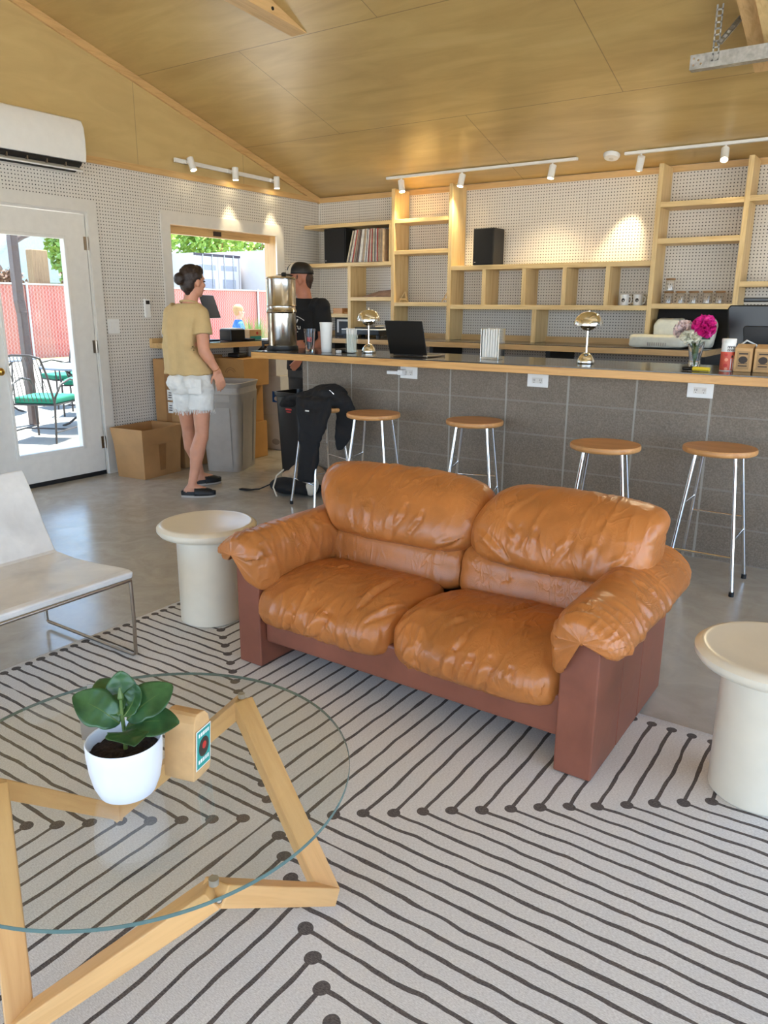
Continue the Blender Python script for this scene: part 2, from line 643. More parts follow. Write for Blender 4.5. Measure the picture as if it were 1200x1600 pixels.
M['shirt'] = plain('khaki_cotton', (196, 168, 118), 0.9, var=0.05, bump=0.15, bscale=90)
M['denim'] = plain('white_denim', (222, 220, 214), 0.9, var=0.05, bump=0.3, bscale=120)
M['soil'] = plain('potting_soil', (46, 32, 24), 0.95, var=0.5, scale=90, bump=1.0, bscale=120)
M['pot'] = plain('white_ceramic', (226, 228, 232), 0.35, var=0.02)
M['teal'] = plain('teal_print', (44, 150, 140), 0.5)
M['red'] = plain('red_print', (196, 52, 44), 0.5)
M['blue'] = plain('blue_print', (30, 96, 176), 0.5)
M['tancloth'] = plain('tan_canvas', (176, 150, 122), 0.9, var=0.1, bump=0.3, bscale=120)
M['canvas'] = plain('pale_canvas', (214, 204, 186), 0.9, var=0.06)
M['lips'] = plain('lips', (150, 84, 74), 0.5)
M['ink'] = plain('dark_print', (58, 46, 38), 0.6)
M['poppyred'] = plain('orange_red_print', (206, 86, 62), 0.5)
M['bandlight'] = plain('peach_print', (232, 150, 120), 0.5)
M['yellow'] = plain('yellow_plastic', (226, 198, 50), 0.4)
M['pink'] = plain('magenta_petals', (212, 30, 130), 0.6, var=0.25, scale=60)
M['blush'] = plain('pale_pink_petals', (228, 206, 202), 0.6, var=0.12, scale=60)
M['cream'] = plain('cream_petals', (236, 232, 212), 0.6, var=0.08, scale=60)

def leafmat(name, a, b, rough=0.4):
    t = NT(name)
    o = t.obj()
    n = t.noise(o, 20.0, 4.0)
    t.set(Base_Color=t.ramp(n, [(0.3, srgb(*a)), (0.7, srgb(*b))]), Roughness=rough)
    return t.m
M['leaf'] = leafmat('fiddle_leaf', (28, 62, 34), (66, 104, 58), 0.32)
M['stem'] = leafmat('green_stem', (60, 90, 40), (100, 120, 60))
M['tree'] = leafmat('tree_foliage', (86, 128, 40), (168, 196, 88), 0.6)
M['bush'] = leafmat('purple_bush_foliage', (104, 78, 70), (150, 120, 90), 0.6)
M['grass'] = leafmat('grass_blades', (66, 116, 40), (138, 170, 72), 0.5)

def glass(name, tint=(1, 1, 1), rough=0.0):
    t = NT(name)
    t.set(Base_Color=tuple(tint) + (1,), Roughness=rough, IOR=1.45)
    t.b.inputs['Transmission Weight'].default_value = 1.0
    return t.m
M['glass'] = glass('clear_glass')
M['glass_green'] = glass('glass_edge', (0.55, 0.72, 0.70))
def pane():
    # thin pane: mostly see-through with a Fresnel sheen
    m = bpy.data.materials.new('window_pane_glass')
    m.use_nodes = True
    nt = m.node_tree
    nt.nodes.clear()
    o = nt.nodes.new('ShaderNodeOutputMaterial')
    mx = nt.nodes.new('ShaderNodeMixShader')
    tr = nt.nodes.new('ShaderNodeBsdfTransparent')
    tr.inputs[0].default_value = (0.95, 0.97, 0.96, 1)
    gl = nt.nodes.new('ShaderNodeBsdfGlossy')
    gl.inputs['Roughness'].default_value = 0.02
    fr = nt.nodes.new('ShaderNodeFresnel')
    ge = nt.nodes.new('ShaderNodeNewGeometry')
    mr = nt.nodes.new('ShaderNodeMapRange')
    mr.inputs['To Min'].default_value = 1.45
    mr.inputs['To Max'].default_value = 1.0 / 1.45
    nt.links.new(ge.outputs['Backfacing'], mr.inputs['Value'])
    nt.links.new(mr.outputs[0], fr.inputs[0])
    nt.links.new(fr.outputs[0], mx.inputs[0])
    nt.links.new(tr.outputs[0], mx.inputs[1])
    nt.links.new(gl.outputs[0], mx.inputs[2])
    nt.links.new(mx.outputs[0], o.inputs['Surface'])
    return m
M['pane'] = pane()
M['rimgreen'] = plain('green_glass_edge', (92, 116, 112), 0.15)
def glow(name, rgb, s):
    t = NT(name)
    t.set(Base_Color=srgb(*rgb))
    t.b.inputs['Emission Color'].default_value = srgb(*rgb)
    t.b.inputs['Emission Strength'].default_value = s
    return t.m
M['bulb'] = glow('lit_lamp_face', (255, 236, 190), 9.0)
# outdoor materials
def slats():
    t = NT('red_fence_slats')
    o = t.obj()
    x, y, z = t.xyz(o)
    f = t.ma('FRACT', t.ma('DIVIDE', y, 0.09))
    gap = t.ma('LESS_THAN', f, 0.16)
    # wire diamonds over the slats
    a = t.ma('ABSOLUTE', t.ma('SUBTRACT', t.ma('FRACT', t.ma('DIVIDE', t.ma('ADD', y, z), 0.11)), 0.5))
    b = t.ma('ABSOLUTE', t.ma('SUBTRACT', t.ma('FRACT', t.ma('DIVIDE', t.ma('SUBTRACT', y, z), 0.11)), 0.5))
    wire = t.ma('MAXIMUM', t.ma('LESS_THAN', a, 0.05), t.ma('LESS_THAN', b, 0.05))
    n = t.noise(t.map(o, (0.4, 1.2, 0.2)), 1.2, 2.0)
    col = t.ramp(n, [(0.35, srgb(176, 70, 56)), (0.6, srgb(170, 96, 76))])
    col = t.mix(t.ma('MULTIPLY', gap, 0.8), col, srgb(178, 152, 134))
    col = t.mix(t.ma('MULTIPLY', wire, 0.45), col, srgb(196, 186, 178))
    t.set(Base_Color=col, Roughness=0.6)
    return t.m
M['slats'] = slats()
M['bounce_drive'] = plain('bounce_driveway_concrete', (206, 202, 192), 0.8, var=0.08, scale=1.2)
M['patio'] = plain('patio_concrete', (150, 146, 138), 0.8, var=0.10, scale=1.2, bump=0.1)
M['yard'] = plain('yard_ground', (120, 116, 84), 0.9, var=0.2, scale=0.6)
M['wrought'] = plain('wrought_iron', (58, 52, 50), 0.45)
M['cushion'] = plain('green_cushion', (18, 116, 92), 0.8, var=0.05)
M['meshtop'] = plain('blue_grey_table_top', (112, 122, 138), 0.45)
M['downspout'] = plain('brown_downspout', (92, 74, 68), 0.5)
M['bluecloth'] = plain('blue_cotton', (48, 100, 190), 0.9)
M['container'] = plain('pale_container_paint', (206, 200, 196), 0.6, var=0.05, scale=1.5)
M['marking'] = plain('grey_marking', (160, 162, 168), 0.6)
M['darktrim'] = plain('dark_trim', (70, 62, 66), 0.6)
M['weathered'] = wood('weathered_timber', (160, 128, 92), (120, 92, 64), 'z', 0.8)
M['tealwall'] = plain('teal_wall', (96, 168, 156), 0.7)
M['whitehouse'] = plain('white_siding', (216, 220, 220), 0.7)
# ------------------------------------------------------------------ the room
RX, RY = 8.2, -9.2          # right wall, front wall
YR = -4.6                   # ridge line
ZP, ZC, SL = 2.436, 2.487, 0.288
def ceil_z(y):
    return ZC + SL * (-y) if y > YR else ZC + SL * (-(2 * YR - y))

struct(MB().box(-0.0, RX, RY, 0.0, -0.12, 0.0).build('floor', M['floor']))
# left wall with door and serving-window openings
DY0, DY1, DZ = -3.85, -2.885, 2.075     # door rough opening
WY0, WY1, WZ0, WZ1 = -2.09, -0.694, 1.0, 2.075
lw = MB()
T = 0.15
lw.box(-T, 0, RY, DY0, 0, ZP).box(-T, 0, DY0, DY1, DZ, ZP).box(-T, 0, DY1, WY0, 0, ZP)
lw.box(-T, 0, WY0, WY1, 0, WZ0).box(-T, 0, WY0, WY1, WZ1, ZP).box(-T, 0, WY1, T, 0, ZP)
struct(lw.build('wall_left', M['peg_left']))
struct(MB().box(0, RX + T, 0, T, 0, ZC + 0.02).build('wall_back', M['peg_back']))
# gable above the pegboard
g = MB()
g.prism([(T, ZP), (T, ceil_z(0) - 0.005), (0, ceil_z(0) - 0.005), (YR, ceil_z(YR) - 0.005), (RY, ceil_z(RY) - 0.005), (RY, ZP)], 'x', -T, -0.001)
struct(g.build('wall_left_gable', M['ply_wall']))
# right wall with a large garage opening, front wall with another
r = MB()
r.box(RX, RX + T, RY, -8.6, 0, ZC).box(RX, RX + T, -1.9, 0, 0, ZC).box(RX, RX + T, -8.6, -1.9, 2.45, ZC)
r.prism([(0, ZC), (YR, ceil_z(YR) - 0.005), (RY, ZC)], 'x', RX, RX + T)
struct(r.build('wall_right', M['white']))
f = MB()
f.box(-T, 0.5, RY - T, RY, 0, ZC).box(7.7, RX + T, RY - T, RY, 0, ZC).box(0.5, 7.7, RY - T, RY, 2.62, ZC + 0.2)
struct(f.build('wall_front', M['white']))
# sloping plywood ceiling, a roof slab with an eave beyond each wall
c = MB()
ov = 0.55
pts = [(T + ov, ceil_z(0) - SL * (T + ov)), (YR, ceil_z(YR)), (RY - T - ov, ceil_z(RY) - SL * (T + ov)),
       (RY - T - ov, ceil_z(RY) - SL * (T + ov) + 0.2), (YR, ceil_z(YR) + 0.2), (T + ov, ceil_z(0) - SL * (T + ov) + 0.2)]
c.prism(pts, 'x', -T - ov, RX + T + ov)
struct(c.build('ceiling', M['ply_ceil']))

# pine trims
struct(MB().box(0, 0.018, RY, 0, ZP, ZP + 0.05).build('trim_1', M['fir_y']))
def sloped(mb, x0, x1, y0, y1, drop):
    za, zb = ceil_z(y0) - 0.003, ceil_z(y1) - 0.003
    vs = [(x0, y0, za - drop), (x1, y0, za - drop), (x0, y1, zb - drop), (x1, y1, zb - drop), (x0, y0, za), (x1, y0, za), (x0, y1, zb), (x1, y1, zb)]
    return mb.hexa(vs)
struct(sloped(MB(), 0, 0.02, YR, -0.02, 0.062).build('trim_2', M['fir_y']))
struct(MB().box(0.02, RX, -0.02, 0, ZP, ZC - 0.004).build('trim_3', M['fir_x']))
struct(MB().box(0, 0.012, -0.012, 0, 1.06, ZP).build('trim_4', M['trimwhite']))
struct(MB().box(0, RX, -0.012, 0.0, 0, 0.08).build('baseboard_back', M['trimwhite']))

# glazed door in the left wall
d = MB()
gy0, gy1, gz0, gz1 = -3.656, -3.108, 0.265, 1.862
ly0, ly1, lz0, lz1 = -3.822, -2.907, 0.035, 2.052
for a in ((ly0, gy0, lz0, lz1), (gy1, ly1, lz0, lz1), (gy0, gy1, lz0, gz0), (gy0, gy1, gz1, lz1)):
    d.box(-0.045, 0.0, a[0], a[1], a[2], a[3])
door = struct(d.build('door_1', M['white'], origin=(0, ly1, 0.035)), 'white glazed door beside the pegboard wall')
fr = MB()
for a in ((gy0 - .022, gy0, gz0 - .022, gz1 + .022), (gy1, gy1 + .022, gz0 - .022, gz1 + .022), (gy0, gy1, gz0 - .022, gz0), (gy0, gy1, gz1, gz1 + .022)):
    fr.box(0.0, 0.009, a[0], a[1], a[2], a[3])
fr.build('glazing_frame', M['white'], door, bevel=0.002)
MB().box(-0.028, -0.022, gy0, gy1, gz0, gz1).build('door_glass', M['pane'], door)
MB().box(-0.04, 0.004, ly0, ly1, 0.006, 0.034).build('door_sweep', M['black'], door)
k = MB().cyl((0, -3.752, 0.905), (0.012, -3.752, 0.905), 0.033, n=20)
k.cyl((0.012, -3.752, 0.905), (0.045, -3.752, 0.905), 0.012, n=12).sphere((0.058, -3.752, 0.905), (0.02, 0.029, 0.029))
k.build('door_handle', M['brass'], door, smooth=True)
for z in (0.27, 1.05, 1.84):
    h = MB().cyl((0.006, -2.898, z - 0.05), (0.006, -2.898, z + 0.05), 0.008, n=10)
    h.box(0.0, 0.003, -2.93, -2.898, z - 0.05, z + 0.05)
    h.build('hinge', M['satin'], door)
cs = MB()
cs.box(0, 0.018, DY1 + 0.0, DY1 + 0.085, 0, DZ).box(0, 0.018, DY0 - 0.085, DY0, 0, DZ).box(0, 0.018, DY0 - 0.085, DY1 + 0.085, DZ, DZ + 0.09)
cs.box(-T, -0.0, DY1 - 0.014, DY1, 0, DZ).box(-T, 0, DY0, DY0 + 0.02, 0, DZ).box(-T, 0, DY0 + .02, DY1 - .014, DZ - 0.014, DZ)
struct(cs.build('trim_5', M['trimwhite']))
struct(MB().box(-T, 0.0, DY0 + 0.02, DY1 - 0.014, 0.0, 0.005).build('trim_6', M['black']))

# serving window: white casing, raw fir liner, header with a small latch
wi = MB()
wi.box(0, 0.018, WY0 - 0.075, WY0 + 0.02, WZ0 + 0.07, WZ1 - 0.02).box(0, 0.018, WY1 - 0.02, WY1 + 0.09, WZ0 + 0.07, WZ1 - 0.02).box(0, 0.018, WY0 - 0.075, WY1 + 0.09, WZ1 - 0.02, WZ1 + 0.08)
win = struct(wi.build('window_1', M['trimwhite']), 'white framed open serving window')
MB().box(-T, -0.001, WY0, WY0 + 0.02, WZ0, WZ1).build('jamb', M['fir_z'], win)
MB().box(-T, -0.001, WY1 - 0.02, WY1, WZ0, WZ1).build('jamb', M['fir_z'], win)
MB().box(-T, -0.001, WY0 + .02, WY1 - .02, WZ1 - 0.02, WZ1).build('header', M['fir_y'], win)
MB().box(-0.13, -0.09, WY0 + .02, WY1 - .02, WZ1 - 0.085, WZ1 - .02).build('header', M['fir_y'], win)
MB().box(-0.09, -0.075, -1.47, -1.38, WZ1 - 0.07, WZ1 - 0.03).build('latch', M['ink'], win)
MB().box(-T, -0.001, WY0 + .02, WY1 - .02, WZ0, WZ0 + 0.03).build('sill', M['fir_y'], win)

# wall thermostat and switch
t = thing('thermostat_remote', 'small white remote holder on the pegboard beside the serving window', 'remote', (0, -2.37, 1.27))
MB().box(0.0, 0.022, -2.40, -2.34, 1.275, 1.43).build('body', M['plastic_white'], t, bevel=0.005)
MB().box(0.022, 0.024, -2.39, -2.352, 1.385, 1.415).build('display', M['black'], t)
s = thing('light_switch', 'double white light switch plate on the pegboard right of the door', 'light switch', (0, -2.72, 1.16))
MB().box(0.0, 0.006, -2.775, -2.66, 1.15, 1.265).build('plate', M['plastic_white'], s, bevel=0.002)
for y in (-2.742, -2.693):
    MB().box(0.006, 0.011, y - 0.016, y + 0.016, 1.175, 1.24).build('rocker', M['plastic_white'], s, bevel=0.002)

# mini-split above the door
a = thing('air_conditioner', 'white wall mounted air conditioner above the glazed door', 'air conditioner', (0, -3.43, 2.33))
n = 12
prof = [(0.0, 2.695), (0.13, 2.695), (0.18, 2.68), (0.205, 2.63), (0.212, 2.54), (0.21, 2.45), (0.2, 2.395), (0.16, 2.40), (0.1, 2.37), (0.07, 2.335), (0.0, 2.335)]
bm_ = MB().prism([(x, z) for x, z in prof], 'y', -3.88, -2.985)
bm_.build('casing', M['plastic_white'], a, bevel=0.006, smooth=True)
MB().prism([(0.198, 2.392), (0.16, 2.398), (0.105, 2.374), (0.08, 2.34), (0.10, 2.33), (0.185, 2.372)], 'y', -3.86, -3.02).build('outlet_slot', M['black'], a)
MB().obox((0.165, -3.44, 2.352), (0.055, 0.41, 0.005), Matrix.Rotation(0.45, 3, 'Y')).build('louver', M['plastic_white'], a, bevel=0.002)
for y in (-3.75, -3.6, -3.45, -3.3, -3.15):
    MB().box(0.10, 0.19, y - 0.004, y + 0.004, 2.352, 2.388).build('vane', M['satin'], a)

# ceiling tie beams
b = thing('tie_beam', 'pine tie beam dropping out of the ceiling near the gable', 'beam', (1.72, -2.32, 3.155))
vs = []
for (y, lo) in ((-2.325, 3.152), (YR, 3.29)):
    for x in (1.655, 1.785):
        vs.append((x, y, lo))
for (y, lo) in ((-2.325, 3.152), (YR, 3.29)):
    for x in (1.655, 1.785):
        vs.append((x, y, ceil_z(y) - 0.002))
MB().hexa(vs).build('timber', M['beam'], b)
MB().cyl((1.784, -2.66, 3.205), (1.79, -2.66, 3.205), 0.011, n=10).build('bolt', M['black'], b)
b2 = thing('ceiling_rafter', 'pine rafter under the ceiling above the steel rail', 'beam', (4.6, -1.5, 2.75))
q = MB()
y0, y1 = -3.4, -1.33
for dz0, dz1 in ((-0.12, -0.002),):
    vs = []
    for h in (dz0, dz1):
        for (y) in (y0, y1):
            for x in (4.44, 4.58):
                vs.append((x, y, ceil_z(y) + h))
    q.hexa(vs)
q.build('timber', M['beam'], b2)
q = MB()
vs = []
for h in (-0.16, -0.122):
    for y in (y0, y1 - 0.2):
        for x in (4.54, 4.72):
            vs.append((x, y, ceil_z(y) + h))
q.hexa(vs).build('blocking', M['pine_y'], b2)

# garage-door rail hung from perforated angle
rl = thing('garage_door_rail', 'galvanised steel rail hung from perforated straps under the ceiling', 'rail', (4.6, -1.8, 2.69))
q = MB().box(4.183, RX, -1.815, -1.80, 2.692, 2.768).box(4.183, RX, -1.80, -1.755, 2.692, 2.70)
q.build('track', M['galv'], rl)
for (x, z) in ((4.205, 2.745), (4.205, 2.712), (4.23, 2.735), (4.245, 2.715)):
    MB().cyl((x, -1.815, z), (x, -1.822, z), 0.006, n=8).build('bolt', M['steel'], rl)
def strap(p0, p1, wd, up):
    mb = MB()
    p0, p1 = V(*p0), V(*p1)
    d = (p1 - p0)
    L = d.length
    d.normalize()
    s = d.cross(V(*up)).normalized()
    u = s.cross(d)
    nn = max(3, int(L / 0.028))
    for i in range(nn):      # ladder of solid strips round each slot
        a0 = p0 + d * (L * i / nn)
        a1 = p0 + d * (L * (i + 0.3) / nn)
        mb.bar(a0, a1, wd, 0.003, tuple(u))
    for sg in (-1, 1):
        mb.bar(p0 + s * sg * wd * 0.4, p1 + s * sg * wd * 0.4, wd * 0.22, 0.003, tuple(u))
    mb.bar(p0 + s * wd * 0.5 + u * 0.014, p1 + s * wd * 0.5 + u * 0.014, 0.003, 0.03, tuple(u))
    return mb
strap((4.319, -1.818, 2.72), (4.319, -1.818, 3.00), 0.036, (0, 1, 0)).build('strap', M['galv'], rl)
strap((4.335, -1.83, 2.80), (4.43, -1.78, 2.93), 0.036, (0.4, 1, 0)).build('strap', M['galv'], rl)
strap((4.425, -2.35, ceil_z(-2.35) - 0.06), (4.425, -1.52, ceil_z(-1.52) - 0.06), 0.05, (1, 0, 0.2)).build('strap', M['galv'], rl)

# ------------------------------------------------------------------ track lights
def track(name, label, p0, p1, heads, up, group, lab):
    t = thing(name, label, 'track light', p0, group=group)
    p0, p1 = V(*p0), V(*p1)
    d = (p1 - p0).normalized()
    MB().bar(p0, p1, 0.034, 0.022, up).build('track', M['plastic_white'], t, bevel=0.002)
    for hd_ in heads:
        pos, aim = hd_[:2]
        pw, sz, bl = hd_[2] if len(hd_) > 2 else (4.5, 52, 0.5)
        pos = V(*pos)
        a = V(*aim).normalized()
        hb = MB().bar(pos - d * 0.03, pos + d * 0.03, 0.03, 0.024, up)
        n_ = V(*up)
        top = pos - n_ * 0.012
        piv = pos - n_ * 0.06
        hb.cyl(top, piv, 0.007, n=8)
        adp = hb.build('adapter', M['plastic_white'], t)
        c0 = piv - a * 0.03 + a.orthogonal().normalized() * 0.0
        c1 = c0 + a * 0.105
        cn = MB().tube([c0 - a * 0.004, c0, c1, c1], [0.022, 0.029, 0.029, 0.025], 18)
        cn.build('lamp_head', M['plastic_white'], t, smooth=True)
        MB().cyl(c1 - a * 0.001, c1 + a * 0.002, 0.0235, n=18).build('lamp_face', M['bulb'], t)
        l = bpy.data.lights.new('spot', 'SPOT')
        l.energy = pw
        l.spot_size = math.radians(sz)
        l.spot_blend = bl
        l.color = (1.0, 0.85, 0.56)
        l.shadow_soft_size = 0.02
        lo = bpy.data.objects.new('spot', l)
        COL.objects.link(lo)
        lo.location = c1 + a * 0.012
        lo.rotation_euler = (-a).to_track_quat('Z', 'Y').to_euler()
    return t
WASH = (8.5, 120, 1.0)
nrm = V(0, SL, 1).normalized()
track('track_light', 'short white track light with three lit heads on the plywood gable', (0.03, -1.99, 2.575), (0.03, -0.69, 2.56),
      [((0.04, -1.87, 2.572), (0.35, 0.05, -1)), ((0.04, -1.34, 2.566), (0.0, 0.0, -1)), ((0.04, -0.78, 2.56), (0.0, 0.02, -1))], (-1, 0, 0.0), 'white track lights', None)
def cz(y): return ceil_z(y) - 0.014
yT = -0.30
track('track_light', 'long white track light with three heads on the ceiling left of the smoke detector', (1.07, yT, cz(yT)), (2.96, yT, cz(yT)),
      [((1.235, yT, cz(yT)), (0.25, -0.15, -1), WASH), ((1.885, yT, cz(yT)), (-0.1, -0.25, -1), WASH), ((2.745, yT, cz(yT)), (-0.1, -0.2, -1), WASH)], (0, 0.0, 1), 'white track lights', None)
track('track_light', 'white track light on the ceiling running right from the smoke detector', (3.35, yT, cz(yT)), (5.9, yT, cz(yT)),
      [((3.48, yT, cz(yT)), (-0.28, 0.42, -1), (9.0, 42, 0.8)), ((4.10, yT, cz(yT)), (0.15, -0.75, -1), WASH)], (0, 0.0, 1), 'white track lights', None)
sm = thing('smoke_detector', 'round white smoke detector on the ceiling between two tracks', 'smoke detector', (3.24, -0.27, 2.53))
rot = Matrix.Rotation(math.atan(SL), 3, 'X').to_4x4()
q = MB().lathe([(0.066, 0), (0.066, -0.012), (0.055, -0.03), (0.02, -0.034)], n=28)
q.xf(Matrix.Translation((3.24, -0.29, ceil_z(-0.29) - 0.004)) @ rot.inverted()).build('cover', M['plastic_white'], sm, smooth=True)
q = MB().lathe([(0.018, -0.033), (0.018, -0.037)], n=16)
q.xf(Matrix.Translation((3.24, -0.29, ceil_z(-0.29) - 0.004)) @ rot.inverted()).build('test_button', M['trimwhite'], sm)

# ------------------------------------------------------------------ back-wall shelving
CT = 1.075       # top of the rear counter
SF = -0.28       # front edge of the shelves
sh = thing('wall_shelving', 'pine wall shelving built along the pegboard behind the bar', 'shelving', (2.7, -0.14, CT))
TH = 0.038
def upright(x0, z0, z1, x1=None, y0=SF):
    MB().box(x0, (x1 or x0 + TH), y0, -0.021 if z1 > 2.4 else -0.001, z0, z1).build('upright', M['pine_z'], sh, bevel=0.002)
def shelf(x0, x1, zt, t=0.036, y0=SF + 0.003):
    MB().box(x0, x1, y0, -0.001, zt - t, zt).build('shelf', M['pine_x'], sh, bevel=0.002)
def divider(x0, z0, z1, y0=SF + 0.004, t=TH):
    MB().box(x0, x0 + t, y0, -0.001, z0, z1).build('divider', M['pine_z'], sh, bevel=0.002)
ztop = ceil_z(0) - 0.02
P1, P2, P3, P4 = 1.112, 1.748, 3.622, 4.268
for x in (P1, P2, P3, P4):
    upright(x, CT, ztop + 0.0)
shelf(0.013, P1, 2.188); shelf(0.013, P1, 1.808)
divider(P1 - 0.03, 1.808, 2.152, t=0.03)
divider(0.575, CT, 1.772)
shelf(0.575 + TH, P1, 1.47)
shelf(0.013, 0.575, 1.303)
for z in (2.19, 1.905, 1.42):
    shelf(P1 + TH, P2, z)
shelf(P2 + TH, P3, 1.75, 0.04); shelf(P2 + TH, P3, 1.400, 0.04)
for x in (2.11, 2.505, 2.882, 3.258):
    divider(x, 1.400, 1.71)
divider(2.62, CT, 1.36, t=0.042)
for z in (2.185, 1.914, 1.415):
    shelf(P3 + TH, P4, z, 0.04)
shelf(P4 + TH, 6.2, 1.58, 0.04)
shelf(P4 + TH, 6.2, 2.19, 0.04)

# rear counter under the shelving
rc = thing('rear_counter', 'long rear counter with black top under the pine shelving', 'counter', (2.2, -0.3, 0))
MB().box(0.0, 4.185, -0.62, -0.013, CT - 0.05, CT - 0.006).build('wood_edge', M['fir_x'], rc, bevel=0.002)
MB().box(0.004, 4.181, -0.616, -0.013, CT - 0.006, CT - 0.001).build('laminate_top', M['laminate'], rc)
MB().box(0.0, 4.185, -0.035, -0.013, CT - 0.001, CT + 0.05).build('backsplash', M['fir_x'], rc)
for x in (0.6, 1.75, 2.9, 4.14):
    MB().box(x, x + 0.04, -0.58, -0.02, 0.0, CT - 0.05).build('support', M['black'], rc)
MB().box(0.64, 4.1, -0.56, -0.04, 0.35, 0.38).build('lower_shelf', M['black'], rc)
rf = thing('black_fridge', 'black undercounter cabinet at the end of the rear counter', 'cabinet', (4.6, -0.35, 0))
MB().box(4.2, 5.3, -0.62, -0.03, 0.0, 0.93).build('body', M['blackgloss'], rf, bevel=0.006)
MB().box(4.22, 5.28, -0.635, -0.621, 0.08, 0.9).build('door', M['blackgloss'], rf, bevel=0.004)
MB().box(4.24, 4.26, -0.665, -0.636, 0.4, 0.8).build('handle', M['satin'], rf)

# side counter below the serving window
lc = thing('side_counter', 'wood-edged counter below the serving window', 'counter', (0.22, -1.3, 1.0))
MB().box(0.001, 0.45, -2.365, -0.63, 1.018, 1.062).build('wood_top', M['fir_y'], lc, bevel=0.002)
MB().box(0.02, 0.445, -2.1, -0.64, 1.062, 1.066).build('laminate_top', M['laminate'], lc)
MB().box(0.001, 0.04, -2.365, -2.11, 1.062, 1.10).build('end_strip', M['fir_y'], lc)
for y in (-1.345, -0.75):
    MB().box(0.001, 0.04, y - 0.02, y + 0.02, 0.72, 1.018).bar((0.03, y, 0.75), (0.4, y, 1.01), 0.035, 0.03).build('bracket', M['black'], lc)

# bar: cinder block wall and its overhanging top
struct(MB().box(1.722, 6.6, -2.364, -2.165, 0, 1.004).build('wall_bar', M['block']))
bt = thing('bar_counter', 'long bar top with wood edge on the cinder block wall', 'counter', (3.5, -2.3, 1.005))
MB().box(1.46, 6.6, -2.636, -1.95, 1.006, 1.050).build('wood_edge', M['barwood'], bt, bevel=0.003)
MB().box(1.463, 6.6, -2.633, -1.953, 1.050, 1.0565).build('laminate_top', M['laminate'], bt)
BT = 1.0567
# outlets on the block wall
for i, (x, lab) in enumerate(((2.668, 'white outlet plate on the block wall with a charger plugged in'),
                              (3.606, 'white outlet plate on the block wall between the two middle stools'),
                              (4.555, 'white outlet plate on the block wall nearest the right edge'))):
    o = thing('wall_outlet', lab, 'outlet', (x, -2.365, 0.945), group='outlets along the bar')
    MB().box(x - 0.068, x + 0.068, -2.374, -2.3645, 0.905, 0.985).build('plate', M['plastic_white'], o, bevel=0.003)
    MB().box(x - 0.034, x + 0.034, -2.378, -2.3745, 0.928, 0.962).build('socket', M['trimwhite'], o, bevel=0.002)
    for cx in (-0.021, 0.021):
        for dx, h in ((-0.005, 0.005), (0.005, 0.006)):
            MB().box(x + cx + dx - 0.001, x + cx + dx + 0.001, -2.379, -2.3782, 0.948 - h, 0.948 + h).build('slot', M['ink'], o)
        MB().box(x + cx - 0.002, x + cx + 0.002, -2.379, -2.3782, 0.932, 0.936).build('slot', M['ink'], o)
ch = thing('phone_charger', 'white plug charger in the leftmost bar outlet', 'charger', (2.62, -2.41, 0.945))
MB().box(2.612, 2.652, -2.43, -2.3795, 0.930, 0.965).build('plug', M['plastic_white'], ch, bevel=0.004)
MB().obox((2.575, -2.425, 0.945), (0.04, 0.017, 0.012), Matrix.Rotation(0.1, 3, 'Z')).build('adapter', M['plastic_white'], ch, bevel=0.004)
# ------------------------------------------------------------------ rug
rg = MB().grid(lambda u, v: V(2.775 + u * 2.91, -6.64 + v * 2.30, 0.009 + 0.0012 * math.sin(u * 23) * math.sin(v * 17)), 60, 50)
rug_o = rg.build('area_rug', M['rug'], origin=(4.23, -5.485, 0.0), smooth=True, solid=0.006)
tag(rug_o, 'cream area rug with dark hand-drawn chevron lines on the concrete floor', 'rug')
RZ = 0.0136

# ------------------------------------------------------------------ sofa
so = thing('loveseat', 'caramel leather two-seat sofa with brick-brown base on the rug', 'sofa', (4.178, -4.5, RZ))
def crease(p, s, amp, seed, stretch=(1, 1, 1)):
    q = Vector((p.x * s * stretch[0] + seed, p.y * s * stretch[1], p.z * s * stretch[2] + seed * 0.7))
    n = noise.noise(q)
    r = 1.0 - abs(n) * 2.2
    return amp * max(0.0, r) ** 3
def sharp(p, s, amp, seed, stretch=(1, 1, 1)):
    # narrow pinched folds that come and go
    w_ = 0.35 * noise.noise(Vector((p.x * 3 + seed, p.y * 3, p.z * 3)))
    n = noise.noise(Vector((p.x * s * stretch[0] + seed + w_, p.y * s * stretch[1] + w_, p.z * s * stretch[2] + seed * 0.7)))
    m = max(0.0, 0.4 + noise.noise(Vector((p.x * 4 - seed, p.y * 4, p.z * 4 + seed))) * 1.6)
    return amp * min(1.0, m) * (max(0.0, 1.0 - abs(n) * 5.0) ** 1.5 - 0.35 * max(0.0, 1.0 - abs(n - 0.16) * 6.0))
def soft(p, s, amp, seed):
    return amp * noise.noise(Vector((p.x * s + seed, p.y * s - seed, p.z * s)))
def resample(pts, n):
    # closed Catmull-Rom loop
    m = len(pts)
    out = []
    for i in range(n):
        t = i * m / n
        k = int(t)
        f = t - k
        p0, p1, p2, p3 = (Vector(pts[(k + j - 1) % m]) for j in range(4))
        out.append(0.5 * ((2 * p1) + (p2 - p0) * f + (2 * p0 - 5 * p1 + 4 * p2 - p3) * f * f + (3 * p1 - p0 - 3 * p2 + p3) * f ** 3))
    return out
